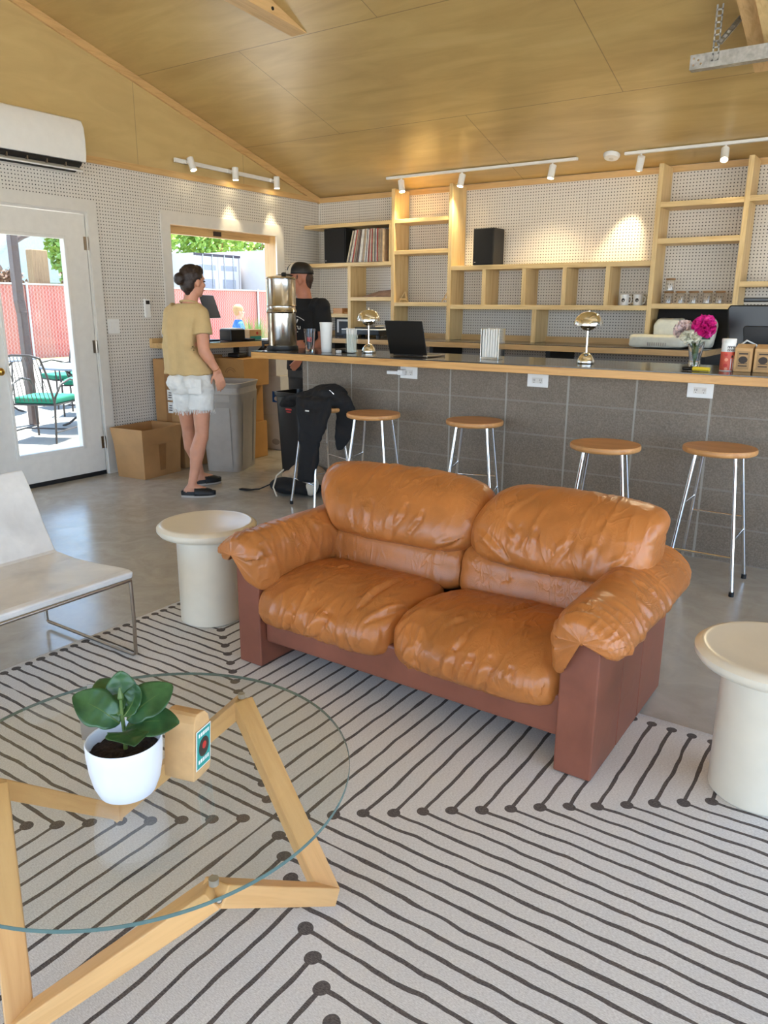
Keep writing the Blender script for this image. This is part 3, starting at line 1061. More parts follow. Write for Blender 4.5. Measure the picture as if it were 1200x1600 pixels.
SL_FOLDS = [((3.762, -4.511, 0.388), (3.767, -4.868, 0.287)), ((4.225, -4.574, 0.388), (4.057, -4.868, 0.342)), ((3.961, -4.868, 0.398), (3.804, -4.868, 0.193)), ((3.917, -4.868, 0.323), (3.84, -4.868, 0.185)), ((4.011, -4.519, 0.388), (4.016, -4.868, 0.375)), ((4.303, -4.573, 0.388), (4.277, -4.868, 0.358)), ((4.15, -4.868, 0.326), (4.137, -4.868, 0.229)), ((3.753, -4.868, 0.326), (3.717, -4.868, 0.178))]
SR_FOLDS = [((4.533, -4.433, 0.388), (4.421, -4.868, 0.34)), ((4.391, -4.725, 0.388), (4.279, -4.868, 0.222)), ((4.428, -4.868, 0.352), (4.401, -4.868, 0.212)), ((4.506, -4.868, 0.384), (4.459, -4.868, 0.229)), ((4.278, -4.868, 0.317), (4.239, -4.868, 0.199)), ((4.565, -4.868, 0.389), (4.513, -4.868, 0.212)), ((4.638, -4.868, 0.398), (4.623, -4.868, 0.288)), ((4.743, -4.868, 0.355), (4.73, -4.868, 0.247))]
BL_FOLDS = [((4.052, -4.425, 0.663), (3.98, -4.425, 0.507)), ((3.988, -4.425, 0.716), (3.902, -4.425, 0.519)), ((3.772, -4.425, 0.648), (3.791, -4.425, 0.516)), ((4.292, -4.425, 0.734), (4.159, -4.425, 0.613)), ((4.255, -4.425, 0.56), (4.107, -4.425, 0.509)), ((3.901, -4.425, 0.602), (3.887, -4.425, 0.495)), ((3.699, -4.425, 0.571), (3.734, -4.425, 0.506))]
BR_FOLDS = [((4.305, -4.425, 0.724), (4.452, -4.425, 0.543)), ((4.466, -4.425, 0.724), (4.421, -4.425, 0.561)), ((4.659, -4.425, 0.687), (4.564, -4.425, 0.511)), ((4.491, -4.425, 0.694), (4.505, -4.425, 0.544)), ((4.922, -4.425, 0.667), (4.777, -4.425, 0.564)), ((4.267, -4.425, 0.599), (4.412, -4.425, 0.497)), ((4.596, -4.425, 0.788), (4.657, -4.425, 0.72)), ((4.855, -4.425, 0.751), (4.93, -4.425, 0.69)), ((4.717, -4.425, 0.642), (4.693, -4.425, 0.525))]
def fold(segs, amp, wd):
    # long soft folds pressed into the leather along given lines
    S = [(Vector(a), Vector(b)) for a, b in segs]
    def f(p):
        s = 0.0
        for i, (a, b) in enumerate(S):
            d = b - a
            t = (p - a).dot(d) / d.length_squared
            if t < -0.1 or t > 1.1: continue
            q = p - (a + d * t)
            q = q + Vector((0.008 * noise.noise(p * 9 + Vector((i, 0, 0))), 0, 0))
            r = q.length
            if r > 0.09: continue
            sg = r if q.x > 0 else -r
            w_ = wd * (0.8 + 0.35 * ((i * 7) % 3) / 2)
            k = max(0.0, math.sin(PI * min(1, max(0, (t + 0.1) / 1.2)))) ** 0.7
            s += k * amp * (math.exp(-(sg / w_) ** 2) - 0.75 * math.exp(-((sg - 1.7 * w_) / (0.8 * w_)) ** 2))
        return s
    return f
def cushion(name, loop, axis, a, b, parent, mt, nseg=130, nl=170, power=5.0, shift=None, wr=(), centre=None):
    # sweep a closed cross-section along an axis, rounding off both ends; then add soft folds
    lp = resample([(p[0], p[1], 0) for p in loop], nl)
    cx = sum(p.x for p in lp) / nl
    cy = sum(p.y for p in lp) / nl
    if centre: cx, cy = centre
    rs = []
    for i in range(nseg + 1):
        s = -math.cos(PI * i / nseg)
        s = 0.45 * s + 0.55 * (-1 + 2 * i / nseg)
        sc_ = max(0.02, (1 - abs(s) ** power)) ** (1.0 / power * 1.6)
        if i in (0, nseg): sc_ = 0.02
        h = (a + b) / 2 + s * (b - a) / 2
        ring = []
        for j, p in enumerate(lp):
            q0 = cx + (p.x - cx) * sc_
            q1 = cy + (p.y - cy) * sc_
            hh = h + (shift(j / nl, s, q0, q1) if shift else 0)
            ring.append(V(hh, q0, q1) if axis == 'x' else V(q0, hh, q1))
        rs.append(ring)
    mb = MB().rings(rs)
    # normals for the folds
    nr = len(rs)
    base = [p.copy() for p in mb.v]
    for i in range(1, nr - 1):
        for j in range(nl):
            k = i * nl + j
            du = base[(i + 1) * nl + j] - base[(i - 1) * nl + j]
            dv = base[i * nl + (j + 1) % nl] - base[i * nl + (j - 1) % nl]
            nn = du.cross(dv)
            if nn.length < 1e-9: continue
            nn.normalize()
            c = V((a + b) / 2, cx, cy) if axis == 'x' else V(cx, (a + b) / 2, cy)
            if nn.dot(base[k] - c) < 0: nn = -nn
            mb.v[k] = base[k] + nn * sum(f(base[k]) for f in wr)
    return mb.build(name, mt, parent, smooth=True)

LX0, LX1, RX0, RX1 = 3.463, 3.577, 4.778, 4.895
for side, (x0, x1) in enumerate(((LX0, LX1), (RX0, RX1))):
    pb = MB()
    ys = (-4.835, -4.60, -4.38, -4.10)
    for i in range(3):
        pb.box(x0, x1, ys[i] + (0.0008 if i else 0), ys[i + 1] - 0.0008, RZ + 0.001, 0.455)
    pb.build('side_panel', M['leather_dark'], so, bevel=0.012 if False else 0.006, seg=3)
    fr_ = MB().prism([(x0 + 0.004, -4.8352), (x1 - 0.004, -4.8352), (x1, -4.83), (x0, -4.83)], 'z', RZ + 0.004, 0.45)
ap = MB().box(LX1, RX0, -4.805, -4.76, 0.112, 0.25)
ap.build('front_apron', M['leather_dark'], so, bevel=0.01, seg=3)
MB().box(LX1, RX0, -4.76, -4.16, 0.118, 0.20).build('seat_deck', M['leather_dark'], so)
MB().box(LX0 + 0.03, RX1 - 0.03, -4.155, -4.095, 0.05, 0.60).build('rear_panel', M['leather_dark'], so, bevel=0.01)
for x in (LX0 + 0.02, RX1 - 0.06):
    pass
seat = [(-4.36, 0.345), (-4.50, 0.378), (-4.64, 0.388), (-4.76, 0.372), (-4.845, 0.325), (-4.872, 0.265), (-4.845, 0.205), (-4.76, 0.188), (-4.55, 0.192), (-4.38, 0.20), (-4.35, 0.27)]
def seat_shift_l(t, s, y, z): return -0.012 * max(0, -s) * (1 if y < -4.7 else 0)
def fr_amp(p): # stronger folds towards the rounded front
    return 0.45 + 0.9 * max(0.0, min(1.0, (-4.55 - p.y) / 0.25))
def seat_wr(seed):
    return [lambda p: soft(p, 4.0, 0.007, seed), lambda p: sharp(p, 7.0, 0.006, seed + 3, (1.5, 0.5, 0.5)) * fr_amp(p), lambda p: sharp(p, 12.0, 0.0035, seed + 9, (1.4, 0.45, 0.5)) * fr_amp(p),
            lambda p: crease(p, 24.0, 0.0018, seed + 5, (1.0, 0.6, 0.6))]
cushion('seat_cushion', seat, 'x', 3.548, 4.166, so, M['leather'], shift=seat_shift_l, wr=seat_wr(1.3) + [fold(SL_FOLDS, 0.012, 0.012)], power=6)
cushion('seat_cushion', seat, 'x', 4.160, 4.782, so, M['leather'], wr=seat_wr(8.1) + [fold(SR_FOLDS, 0.012, 0.012)], power=6)
band = [(-4.415, 0.335), (-4.408, 0.41), (-4.392, 0.47), (-4.34, 0.52), (-4.26, 0.54), (-4.20, 0.44), (-4.22, 0.33), (-4.34, 0.31)]
for k, (a_, b_) in enumerate(((3.56, 4.196), (4.190, 4.80))):
    cushion('lumbar_band', band, 'x', a_, b_, so, M['leather'], power=9, nseg=60, nl=60, wr=[lambda p: soft(p, 6, 0.006, 4 + k), lambda p: sharp(p, 10.0, 0.006, 2 + k, (1.4, 0.4, 0.4))])
back = [(-4.375, 0.462), (-4.435, 0.50), (-4.432, 0.575), (-4.385, 0.655), (-4.305, 0.712), (-4.21, 0.735), (-4.125, 0.715), (-4.075, 0.645), (-4.08, 0.56), (-4.16, 0.47), (-4.28, 0.44)]
def back_wr(seed):
    return [lambda p: soft(p, 4.0, 0.009, seed), lambda p: sharp(p, 5.5, 0.005, seed + 2, (1.6, 0.5, 0.5)), lambda p: sharp(p, 10.0, 0.003, seed + 6, (1.5, 0.45, 0.5)),
            lambda p: crease(p, 24.0, 0.0015, seed + 5, (1.0, 0.6, 0.6))]
def lshift(t, s, y, z):
    k = max(0.0, -s) ** 2
    return -k * 0.04 * (1 if y > -4.2 else 0) + k * 0.13 * max(0.0, min(1, (-4.2 - y) / 0.2)) * (1.0 - min(1, max(0, (z - 0.5) / 0.25)))
def rshift(t, s, y, z):
    k = max(0.0, s) ** 2
    return k * (0.05 * max(0.0, min(1, (z - 0.62) / 0.1)) - 0.015) + max(0.0, -s) ** 3 * 0.05 * max(0, min(1, (z - 0.6) / 0.12))
cushion('back_cushion', back, 'x', 3.43, 4.245, so, M['leather'], shift=lshift, wr=back_wr(3.7) + [fold(BL_FOLDS, 0.010, 0.012)], power=5)
cushion('back_cushion', back, 'x', 4.215, 4.90, so, M['leather'], shift=rshift, wr=back_wr(12.2) + [fold(BR_FOLDS, 0.010, 0.012)], power=5)
# padded arms draped over the panels
arm = [(3.604, 0.335), (3.618, 0.42), (3.604, 0.505), (3.555, 0.552), (3.485, 0.548), (3.425, 0.512), (3.390, 0.462), (3.398, 0.430), (3.428, 0.428), (3.458, 0.452), (3.52, 0.47), (3.565, 0.43), (3.574, 0.34)]
def arm_wr(seed):
    return [lambda p: soft(p, 5, 0.006, seed), lambda p: sharp(p, 8.0, 0.0075, seed + 4, (0.5, 1.5, 0.5)), lambda p: sharp(p, 15.0, 0.0045, seed + 8, (0.45, 1.4, 0.45)),
            lambda p: crease(p, 30.0, 0.0035, seed + 1, (1.0, 0.2, 1.0)) * max(0.0, min(1.0, (-4.74 - p.y) / 0.08))]
def arm_shift(t, s, x, z):
    return -0.03 * max(0.0, -s) ** 4 * (1 if z > 0.47 else 0.2)
cushion('arm_pad', arm, 'y', -4.865, -4.02, so, M['leather'], shift=arm_shift, wr=arm_wr(2.2), power=9, centre=(3.50, 0.475))
arm_r = [(8.356 - x, z) for x, z in arm]
cushion('arm_pad', arm_r, 'y', -4.865, -4.02, so, M['leather'], shift=arm_shift, wr=arm_wr(6.6), power=9, centre=(4.856, 0.475))

# ------------------------------------------------------------------ side tables
def side_table(x, y, z0, label):
    t = thing('side_table', label, 'side table', (x, y, z0), group='cream mushroom side tables')
    MB().lathe([(0.132, 0.0), (0.136, 0.004), (0.136, 0.385), (0.13, 0.39)], (x, y, z0), 56).build('column', M['lacquer'], t, smooth=True)
    pr = [(0.10, 0.388), (0.150, 0.389), (0.180, 0.392), (0.204, 0.402), (0.216, 0.418), (0.216, 0.432), (0.204, 0.443), (0.190, 0.447), (0.178, 0.445), (0.10, 0.444)]
    MB().lathe(pr, (x, y, z0), 64).build('top', M['lacquer'], t, smooth=True)
    return t
side_table(3.04, -4.585, RZ, 'cream mushroom side table at the left end of the sofa')
tb = side_table(5.31, -4.58, RZ, 'cream mushroom side table beside the right sofa arm at the frame edge')

# ------------------------------------------------------------------ bar stools
def stool_mesh(name, label, loc, rz):
    t = thing(name, label, 'bar stool', loc, group='wooden bar stools')
    MB().lathe([(0.163, 0.680), (0.172, 0.684), (0.1755, 0.690), (0.1755, 0.704), (0.172, 0.710), (0.10, 0.7085), (0.0, 0.7075)], n=48, cap1=False).build('seat', M['stool_wood'], t, smooth=True, local=True)
    for sx in (-1, 1):
        for sy in (-1, 1):
            p0, p1 = V(sx * 0.092, sy * 0.092, 0.682), V(sx * 0.163, sy * 0.163, 0.012)
            lg = MB().cyl(p0, p1, 0.0095, n=12).build('leg', M['chrome'], t, smooth=True, local=True)
            MB().cyl(p1 + V(0, 0, 0.012), p1 - V(0, 0, 0.012), 0.0125, n=12).build('foot_cap', M['black'], lg, local=True)
    def at(sx, sy, z):
        f = (0.682 - z) / 0.67
        return V(sx, sy, 0) * (0.092 + 0.071 * f) + V(0, 0, z)
    for (a, b, z) in (((-1, -1), (1, -1), 0.19), ((-1, 1), (1, 1), 0.34), ((-1, -1), (-1, 1), 0.42), ((1, -1), (1, 1), 0.27)):
        MB().cyl(at(*a, z), at(*b, z), 0.006, n=10).build('rung', M['chrome'], t, smooth=True, local=True)
    t.rotation_euler = (0, 0, rz)
    return t
st0 = stool_mesh('bar_stool', 'bar stool draped with the black jacket', (2.152, -2.68, 0), -0.357)
for (x, y, rz, lab) in ((2.642, -2.75, 0.25, 'wood and chrome bar stool right beside the draped black jacket'),
                        (3.326, -2.645, 0.3, 'wood and chrome bar stool second from the jacket, under the middle outlet'),
                        (4.262, -3.0, 0.2, 'wood and chrome bar stool behind the right sofa cushion'),
                        (4.760, -2.75, 0.0, 'rightmost wood and chrome bar stool with all its legs in view')):
    copy_tree(st0, (x, y, 0), rz, lab)

# ------------------------------------------------------------------ lounge chair
lch = thing('lounge_chair', 'white leather sling lounge chair on a steel sled frame', 'chair', (2.8, -5.36, 0))
ya, yb = -5.69, -5.045
def strip(pts, th, y0, y1):
    # an upholstered shell of constant thickness along a side profile
    n = len(pts)
    up, dn = [], []
    for i, p in enumerate(pts):
        a = Vector(pts[max(0, i - 1)]); b = Vector(pts[min(n - 1, i + 1)])
        d = (b - a).normalized()
        nn = Vector((-d[1], d[0]))
        up.append(Vector(p) + nn * th / 2)
        dn.append(Vector(p) - nn * th / 2)
    loop = up + dn[::-1]
    return MB().prism([(q[0], q[1]) for q in loop], 'y', y0, y1)
strip([(2.62, 0.352), (2.74, 0.345), (2.9, 0.352), (3.04, 0.364), (3.095, 0.366), (3.115, 0.36)], 0.030, ya, yb).build('seat', M['white_leather'], lch, bevel=0.008, seg=3)
strip([(2.425, 0.69), (2.47, 0.61), (2.545, 0.46), (2.60, 0.365), (2.625, 0.352)], 0.028, ya + 0.004, yb - 0.004).build('backrest', M['white_leather'], lch, bevel=0.008, seg=3)
for y in (ya + 0.012, yb - 0.012):
    MB().tube([(2.50, y, 0.335), (2.497, y, 0.16), (2.50, y, 0.03), (2.515, y, RZ + 0.0085), (3.09, y, RZ + 0.0085), (3.106, y, 0.03), (3.112, y, 0.18), (3.108, y, 0.343)], 0.0075, 12).build('sled_leg', M['satin'], lch, smooth=True)
    MB().tube([(2.43, y, 0.66), (2.55, y, 0.42), (2.60, y, 0.345), (2.63, y, 0.331), (2.9, y, 0.332), (3.108, y, 0.343)], 0.0075, 12).build('side_rail', M['satin'], lch, smooth=True)
MB().tube([(3.11, ya + .012, 0.342), (3.11, yb - .012, 0.342)], 0.0075, 12).build('front_rail', M['satin'], lch, smooth=True)
MB().tube([(2.50, ya + .012, 0.335), (2.50, yb - .012, 0.335)], 0.0075, 12).build('rear_rail', M['satin'], lch, smooth=True)

# ------------------------------------------------------------------ coffee table: zigzag wooden ring, round glass
CX, CY, GZ = 4.272, -5.925, 0.412
ct = thing('coffee_table', 'round glass coffee table on a zigzag wooden frame', 'coffee table', (CX, CY, RZ))
A0 = math.radians(103)
def hexp(k, r, z):
    a = A0 - k * PI / 3
    return V(FX + r * math.cos(a), FY + r * math.sin(a), z)
FX, FY = 4.278, -5.912
wm = M['table_wood']
zt, zb = GZ - 0.030, RZ + 0.030
nodes_ = [V(4.202, -5.557, zt), V(4.556, -5.655, zb), V(4.633, -6.063, zt), V(4.285, -6.255, zb), V(4.026, -6.115, zt), V(3.895, -5.745, zb)]
for k in range(6):
    p0, p1 = nodes_[k], nodes_[(k + 1) % 6]
    d = (p1 - p0).normalized()
    # the bars lap past one another at each corner
    e0 = p0 - d * 0.004
    e1 = p1 + d * 0.004
    out = ((p0 + p1) / 2 - V(FX, FY, (p0.z + p1.z) / 2)).normalized()
    off = V(0, 0, 0)
    L = (e1 - e0).length
    s = d.cross(V(0, 0, 1)).normalized()
    u = s.cross(d)
    m = Matrix((d, s, u)).transposed()
    wb = MB().obox((0, 0, 0), (L / 2, 0.026, 0.020))
    bo = wb.build('wooden_bar', wm, ct, local=True, bevel=0.003)
    bo.location = (e0 + e1) / 2 - ORI[ct]
    bo.rotation_euler = m.to_euler()
    if k % 2 == 0:
        MB().lathe([(0.009, -0.012), (0.009, 0.0), (0.008, 0.0)], (p0.x, p0.y, GZ - 0.0005), 18).build('glass_pad', M['bingrey'], ct, smooth=True)
        q = p0 + (V(p0.x, p0.y, 0) - V(FX, FY, 0)).normalized() * 0.022
        MB().sphere(q + V(0, 0, -0.0), 0.006, 10, 6).build('screw', M['satin'], ct)
R = 0.442
gl_ = MB().lathe([(R, GZ), (R, GZ + 0.008)], (CX, CY, 0), 128).build('glass_top', M['pane'], ct)
MB().lathe([(R + 0.0002, GZ), (R + 0.0014, GZ + 0.001), (R + 0.0014, GZ + 0.007), (R + 0.0002, GZ + 0.008)], (CX, CY, 0), 128, cap0=False, cap1=False).build('glass_rim', M['rimgreen'], ct, smooth=True)
GT = GZ + 0.0085

# ------------------------------------------------------------------ things on the coffee table
px, py = 4.312, -5.992
pot = thing('potted_fig', 'young fiddle-leaf fig in a white ceramic pot on the glass table', 'potted plant', (px, py, GT))
pr = [(r_ * 0.93, z_ * 0.90) for r_, z_ in [(0.050, 0.0), (0.060, 0.004), (0.070, 0.030), (0.0765, 0.065), (0.0795, 0.100), (0.080, 0.128), (0.0785, 0.131), (0.076, 0.129), (0.0745, 0.10), (0.072, 0.09)]]
MB().lathe(pr, (px, py, GT), 56, cap1=False).build('pot', M['pot'], pot, smooth=True)
def soilf(u, v):
    a = u * 2 * PI
    r = v * 0.068
    x, y = r * math.cos(a), r * math.sin(a)
    return V(px + x, py + y, GT + 0.090 + 0.005 * noise.noise(V(x * 90, y * 90, 0)) + 0.004 * (1 - v))
MB().grid(soilf, 60, 24, cu=True).build('soil', M['soil'], pot, smooth=True)
st_ = [V(px + 0.004, py, GT + 0.095), V(px + 0.002, py + 0.002, GT + 0.13), V(px - 0.004, py + 0.004, GT + 0.165), V(px - 0.004, py + 0.004, GT + 0.205)]
MB().tube(st_, [0.0045, 0.004, 0.004, 0.003], 10).build('stem', M['stem'], pot, smooth=True)
def leaf(base, tip, wd, bow, twist=0.0, seed=0):
    base, tip = V(*base), V(*tip)
    d = tip - base
    L = d.length
    d.normalize()
    s = d.cross(V(0, 0, 1))
    if s.length < 1e-3: s = V(1, 0, 0)
    s.normalize()
    s = Matrix.Rotation(twist, 3, d) @ s
    n_ = s.cross(d).normalized()
    def fn(u, v):
        t = u
        wv = wd * (math.sin(PI * min(1, t ** 0.8 * 0.98 + 0.01)) ** 0.75) * (0.72 + 0.42 * t - 0.12 * math.exp(-((t - 0.35) / 0.1) ** 2))
        w_ = (v - 0.5) * 2
        p = base + d * (L * t) + s * (wv * w_)
        p += n_ * (bow * math.sin(PI * t) + 0.10 * wv * abs(w_) ** 1.4 + 0.003 * math.sin(9 * t + seed) * abs(w_) + 0.0010 * math.cos(t * 34) * abs(w_) * (1 - abs(w_)) * 2)
        return p
    m = MB().grid(fn, 26, 13)
    vein = MB().tube([fn(t / 14, 0.5) - n_ * 0.0004 for t in range(15)], [0.0016 * (1 - t / 16) + 0.0003 for t in range(15)], 6)
    return m, vein
# image-right on the floor plane = (0.826, 0.564); towards the viewer = (0.564, -0.826)
def rel(r, tcam, z): return (px + 0.826 * r + 0.564 * tcam, py + 0.564 * r - 0.826 * tcam, GT + z)
lv = [(rel(-0.005, 0, 0.150), rel(-0.100, 0.015, 0.228), 0.052, 0.012, -0.75),
      (rel(-0.005, 0, 0.165), rel(-0.070, -0.07, 0.225), 0.042, 0.012, -0.2),
      (rel(0.0, -0.005, 0.165), rel(-0.010, -0.045, 0.258), 0.042, -0.012, 0.1),
      (rel(0.004, 0.0, 0.165), rel(0.030, -0.03, 0.232), 0.036, -0.008, 0.1),
      (rel(0.008, -0.005, 0.155), rel(0.110, -0.04, 0.225), 0.052, 0.010, 0.65),
      (rel(0.005, 0, 0.140), rel(0.130, -0.005, 0.150), 0.050, 0.016, 0.45),
      (rel(0.0, 0.01, 0.135), rel(0.055, 0.085, 0.128), 0.056, 0.012, -0.1)]
for i, (b_, t_, w_, bow, tw) in enumerate(lv):
    b_, t_ = V(*b_), V(*t_)
    t_ = b_ + (t_ - b_) * 0.86
    w_ *= 0.84
    if i == 6: t_ = t_ + V(0, 0, 0.016)
    m, vn = leaf(b_, t_, w_, bow, tw, i)
    lo = m.build('leaf', M['leaf'], pot, smooth=True, solid=0.0008)
    vn.build('midrib', M['stem'], lo, smooth=True)
MB().capsule(st_[3], st_[3] + V(0, 0, 0.02), 0.006, 0.002).build('bud', M['stem'], pot, smooth=True)

# kraft coffee bag
bg = thing('coffee_bag', 'kraft coffee bag with a teal label beside the potted fig', 'bag', (4.363, -5.880, GT), rotz=0.0)
def rot_about(x, y, a):
    return Matrix.Translation((x, y, 0)) @ Matrix.Rotation(a, 4, 'Z') @ Matrix.Translation((-x, -y, 0))
BX, BY, BA = 4.363, -5.880, math.radians(14)
def bagpt(lx, ly, lz):
    c, s_ = math.cos(BA), math.sin(BA)
    # slumps backward slightly
    lx2 = lx + 0.0 * lz
    ly2 = ly + 0.10 * lz
    return V(BX + c * lx2 - s_ * ly2, BY + s_ * lx2 + c * ly2, GT + lz)
rs = []
hw, hd = 0.036, 0.030
for k, (z, a_, b_) in enumerate(((0.0, 1, 1), (0.02, 1.03, 1.04), (0.06, 1.02, 1.05), (0.10, 1.0, 1.0), (0.125, 0.98, 0.85), (0.138, 0.97, 0.5), (0.142, 0.95, 0.2))):
    ring = []
    for (sx, sy) in ((-1, -1), (-.33, -1.03), (.33, -1.03), (1, -1), (1.04, -.3), (1.04, .3), (1, 1), (.33, 1.03), (-.33, 1.03), (-1, 1), (-1.03, .3), (-1.03, -.3)):
        j = 0.0015 * noise.noise(V(sx * 3, sy * 3, z * 40))
        yo = -0.012 * (1 - b_) if z > 0.11 else 0
        ring.append(bagpt(sx * hw * a_ + j, sy * hd * b_ + yo + j, z + 0.0005))
    rs.append(ring)
MB().rings(rs).build('bag_body', M['kraft'], bg, bevel=0.002)
def on_right(u, v, h):   # label plane on the +x side of the bag
    return bagpt(hw * 1.055 + 0.0012 + h, u, v)
def quad_on(fn, u0, u1, v0, v1, h):
    mb = MB()
    P_ = [fn(u0, v0, h), fn(u1, v0, h), fn(u0, v1, h), fn(u1, v1, h)]
    P2_ = [fn(u0, v0, h - .0008), fn(u1, v0, h - .0008), fn(u0, v1, h - .0008), fn(u1, v1, h - .0008)]
    return mb.hexa([P2_[0], P2_[1], P2_[2], P2_[3], P_[0], P_[1], P_[2], P_[3]])
lb = quad_on(on_right, -0.026, 0.026, 0.022, 0.108, 0.0).build('label', M['paper'], bg)
quad_on(on_right, -0.0235, 0.0235, 0.0245, 0.1055, 0.0006).build('label_field', M['teal'], lb)
q = MB()
for i in range(24):
    pass
def disc_on(fn, cu, cv, ru, rv, h, n=24):
    ring0 = [fn(cu + ru * math.cos(2 * PI * k / n), cv + rv * math.sin(2 * PI * k / n), h) for k in range(n)]
    ring1 = [fn(cu + ru * math.cos(2 * PI * k / n), cv + rv * math.sin(2 * PI * k / n), h + 0.0004) for k in range(n)]
    return MB().rings([ring0, ring1])
disc_on(on_right, 0.0, 0.066, 0.018, 0.021, 0.0007).build('emblem', M['ink'], lb)
disc_on(on_right, 0.001, 0.069, 0.007, 0.008, 0.0012).build('emblem_center', M['red'], lb)
for v0 in (0.092, 0.034):
    mb = MB()
    for i in range(5):
        m2 = quad_on(on_right, -0.019 + i * 0.008, -0.0135 + i * 0.008, v0, v0 + 0.008, 0.0010)
        mb.add(m2.v, m2.f)
    mb.build('lettering', M['paper'], lb)
# rolled, tied top of the bag on the pot side
MB().tube([bagpt(-hw * 1.02, -0.022, 0.102), bagpt(-hw * 1.1, -0.004, 0.104), bagpt(-hw * 1.05, 0.016, 0.112)], 0.006, 8).build('folded_end', M['kraft'], bg, smooth=True)

# steel napkin holder behind the plant
nx, ny, na = 4.098, -5.884, math.radians(-55.7)
nh = thing('napkin_holder', 'steel napkin holder standing behind the potted fig', 'napkin holder', (nx, ny, GT), rotz=na)
for sx in (-1, 1):
    MB().obox((sx * 0.028, 0, 0.056), (0.0018, 0.047, 0.054)).build('side_plate', M['satin'], nh, local=True, bevel=0.0006)
MB().obox((0, 0, 0.0015), (0.028, 0.047, 0.0012)).build('base_plate', M['steel'], nh, local=True)
MB().obox((0, 0, 0.046), (0.02, 0.043, 0.0425)).build('napkins', M['paper'], nh, local=True)
# ------------------------------------------------------------------ on the bar
def lathe_part(name, prof, x, y, z, mt, parent, n=32, **kw):
    return MB().lathe(prof, (x, y, z), n, **kw).build(name, mt, parent, smooth=True)

# two-chamber steel water filter
fx, fy = 1.50, -2.33
wf = thing('water_filter', 'tall brushed steel two-chamber water filter at the left end of the bar', 'water filter', (fx, fy, BT))
lathe_part('base_ring', [(0.118, 0.0), (0.120, 0.004), (0.116, 0.028), (0.108, 0.030)], fx, fy, BT, M['black'], wf, 48)
lathe_part('lower_chamber', [(0.108, 0.028), (0.109, 0.03), (0.109, 0.268), (0.114, 0.272), (0.117, 0.280), (0.114, 0.288), (0.106, 0.29)], fx, fy, BT, M['steel'], wf, 64)
lathe_part('upper_chamber', [(0.110, 0.290), (0.112, 0.293), (0.108, 0.30), (0.108, 0.318), (0.113, 0.323), (0.108, 0.330), (0.108, 0.510), (0.111, 0.513), (0.108, 0.518)], fx, fy, BT, M['steel'], wf, 64)
lathe_part('lid', [(0.112, 0.512), (0.113, 0.518), (0.105, 0.528), (0.05, 0.538), (0.0, 0.540)], fx, fy, BT, M['steel'], wf, 64, cap1=False)
MB().sphere((fx + 0.03, fy, BT + 0.549), (0.02, 0.02, 0.014), 16, 10).build('lid_knob', M['black'], wf, smooth=True)
# spigot on the worker's left side
sp_ = MB().cyl((fx - 0.095, fy - 0.05, BT + 0.05), (fx - 0.135, fy - 0.075, BT + 0.05), 0.014, n=14)
sp_.cyl((fx - 0.132, fy - 0.073, BT + 0.068), (fx - 0.132, fy - 0.073, BT + 0.012), 0.012, 0.010, 12)
sp_.build('spigot', M['black'], wf, smooth=True)

# pint glass with red print
gx, gy = 1.785, -2.35
tg = thing('pint_glass', 'clear pint glass with red print beside the steel water filter', 'glass', (gx, gy, BT))
lathe_part('glass', [(0.031, 0.0), (0.032, 0.004), (0.044, 0.160), (0.0425, 0.160), (0.0305, 0.012), (0.0, 0.011)], gx, gy, BT, M['glass'], tg, 36, cap1=False)
def on_cyl(x, y, r0, r1, h, z0, a0):
    def fn(u, v, d):
        r = r0 + (r1 - r0) * (v / h) + d
        a = a0 + u / max(r, 0.001)
        return V(x + r * math.cos(a), y + r * math.sin(a), z0 + v)
    return fn
CAMA = math.radians(-55.6)
fn = on_cyl(gx, gy, 0.0318, 0.0442, 0.16, BT, CAMA)
def strokes(fn, pts, wd, h):
    mb = MB()
    for a, b in zip(pts[:-1], pts[1:]):
        du, dv = b[0] - a[0], b[1] - a[1]
        L = math.hypot(du, dv) or 1
        nu, nv = -dv / L * wd / 2, du / L * wd / 2
        q0 = [(a[0] + nu, a[1] + nv), (a[0] - nu, a[1] - nv), (b[0] + nu, b[1] + nv), (b[0] - nu, b[1] - nv)]
        mb.hexa([fn(u, v, h) for u, v in q0] + [fn(u, v, h + 0.0005) for u, v in q0])
    return mb
strokes(fn, [(-0.014, 0.07), (-0.014, 0.098), (-0.004, 0.098), (-0.004, 0.084), (-0.014, 0.084), (0.0, 0.07), (0.006, 0.098), (0.015, 0.098), (0.015, 0.07), (0.004, 0.07)], 0.005, 0.0006).build('print', M['red'], tg)

# stack of white paper cups
x, y = 1.965, -2.38
cs_ = thing('white_tumbler', 'tall white tumbler on the bar right of the pint glass', 'tumbler', (x, y, BT))
lathe_part('cup', [(0.034, 0.0), (0.036, 0.003), (0.0465, 0.205), (0.047, 0.208), (0.045, 0.209), (0.035, 0.02), (0.0, 0.018)], x, y, BT, M['plastic_white'], cs_, 40, cap1=False)
lathe_part('rim', [(0.0475, 0.200), (0.0482, 0.203), (0.0475, 0.209), (0.0462, 0.2095)], x, y, BT, M['plastic_white'], cs_, 40, cap0=False, cap1=False)

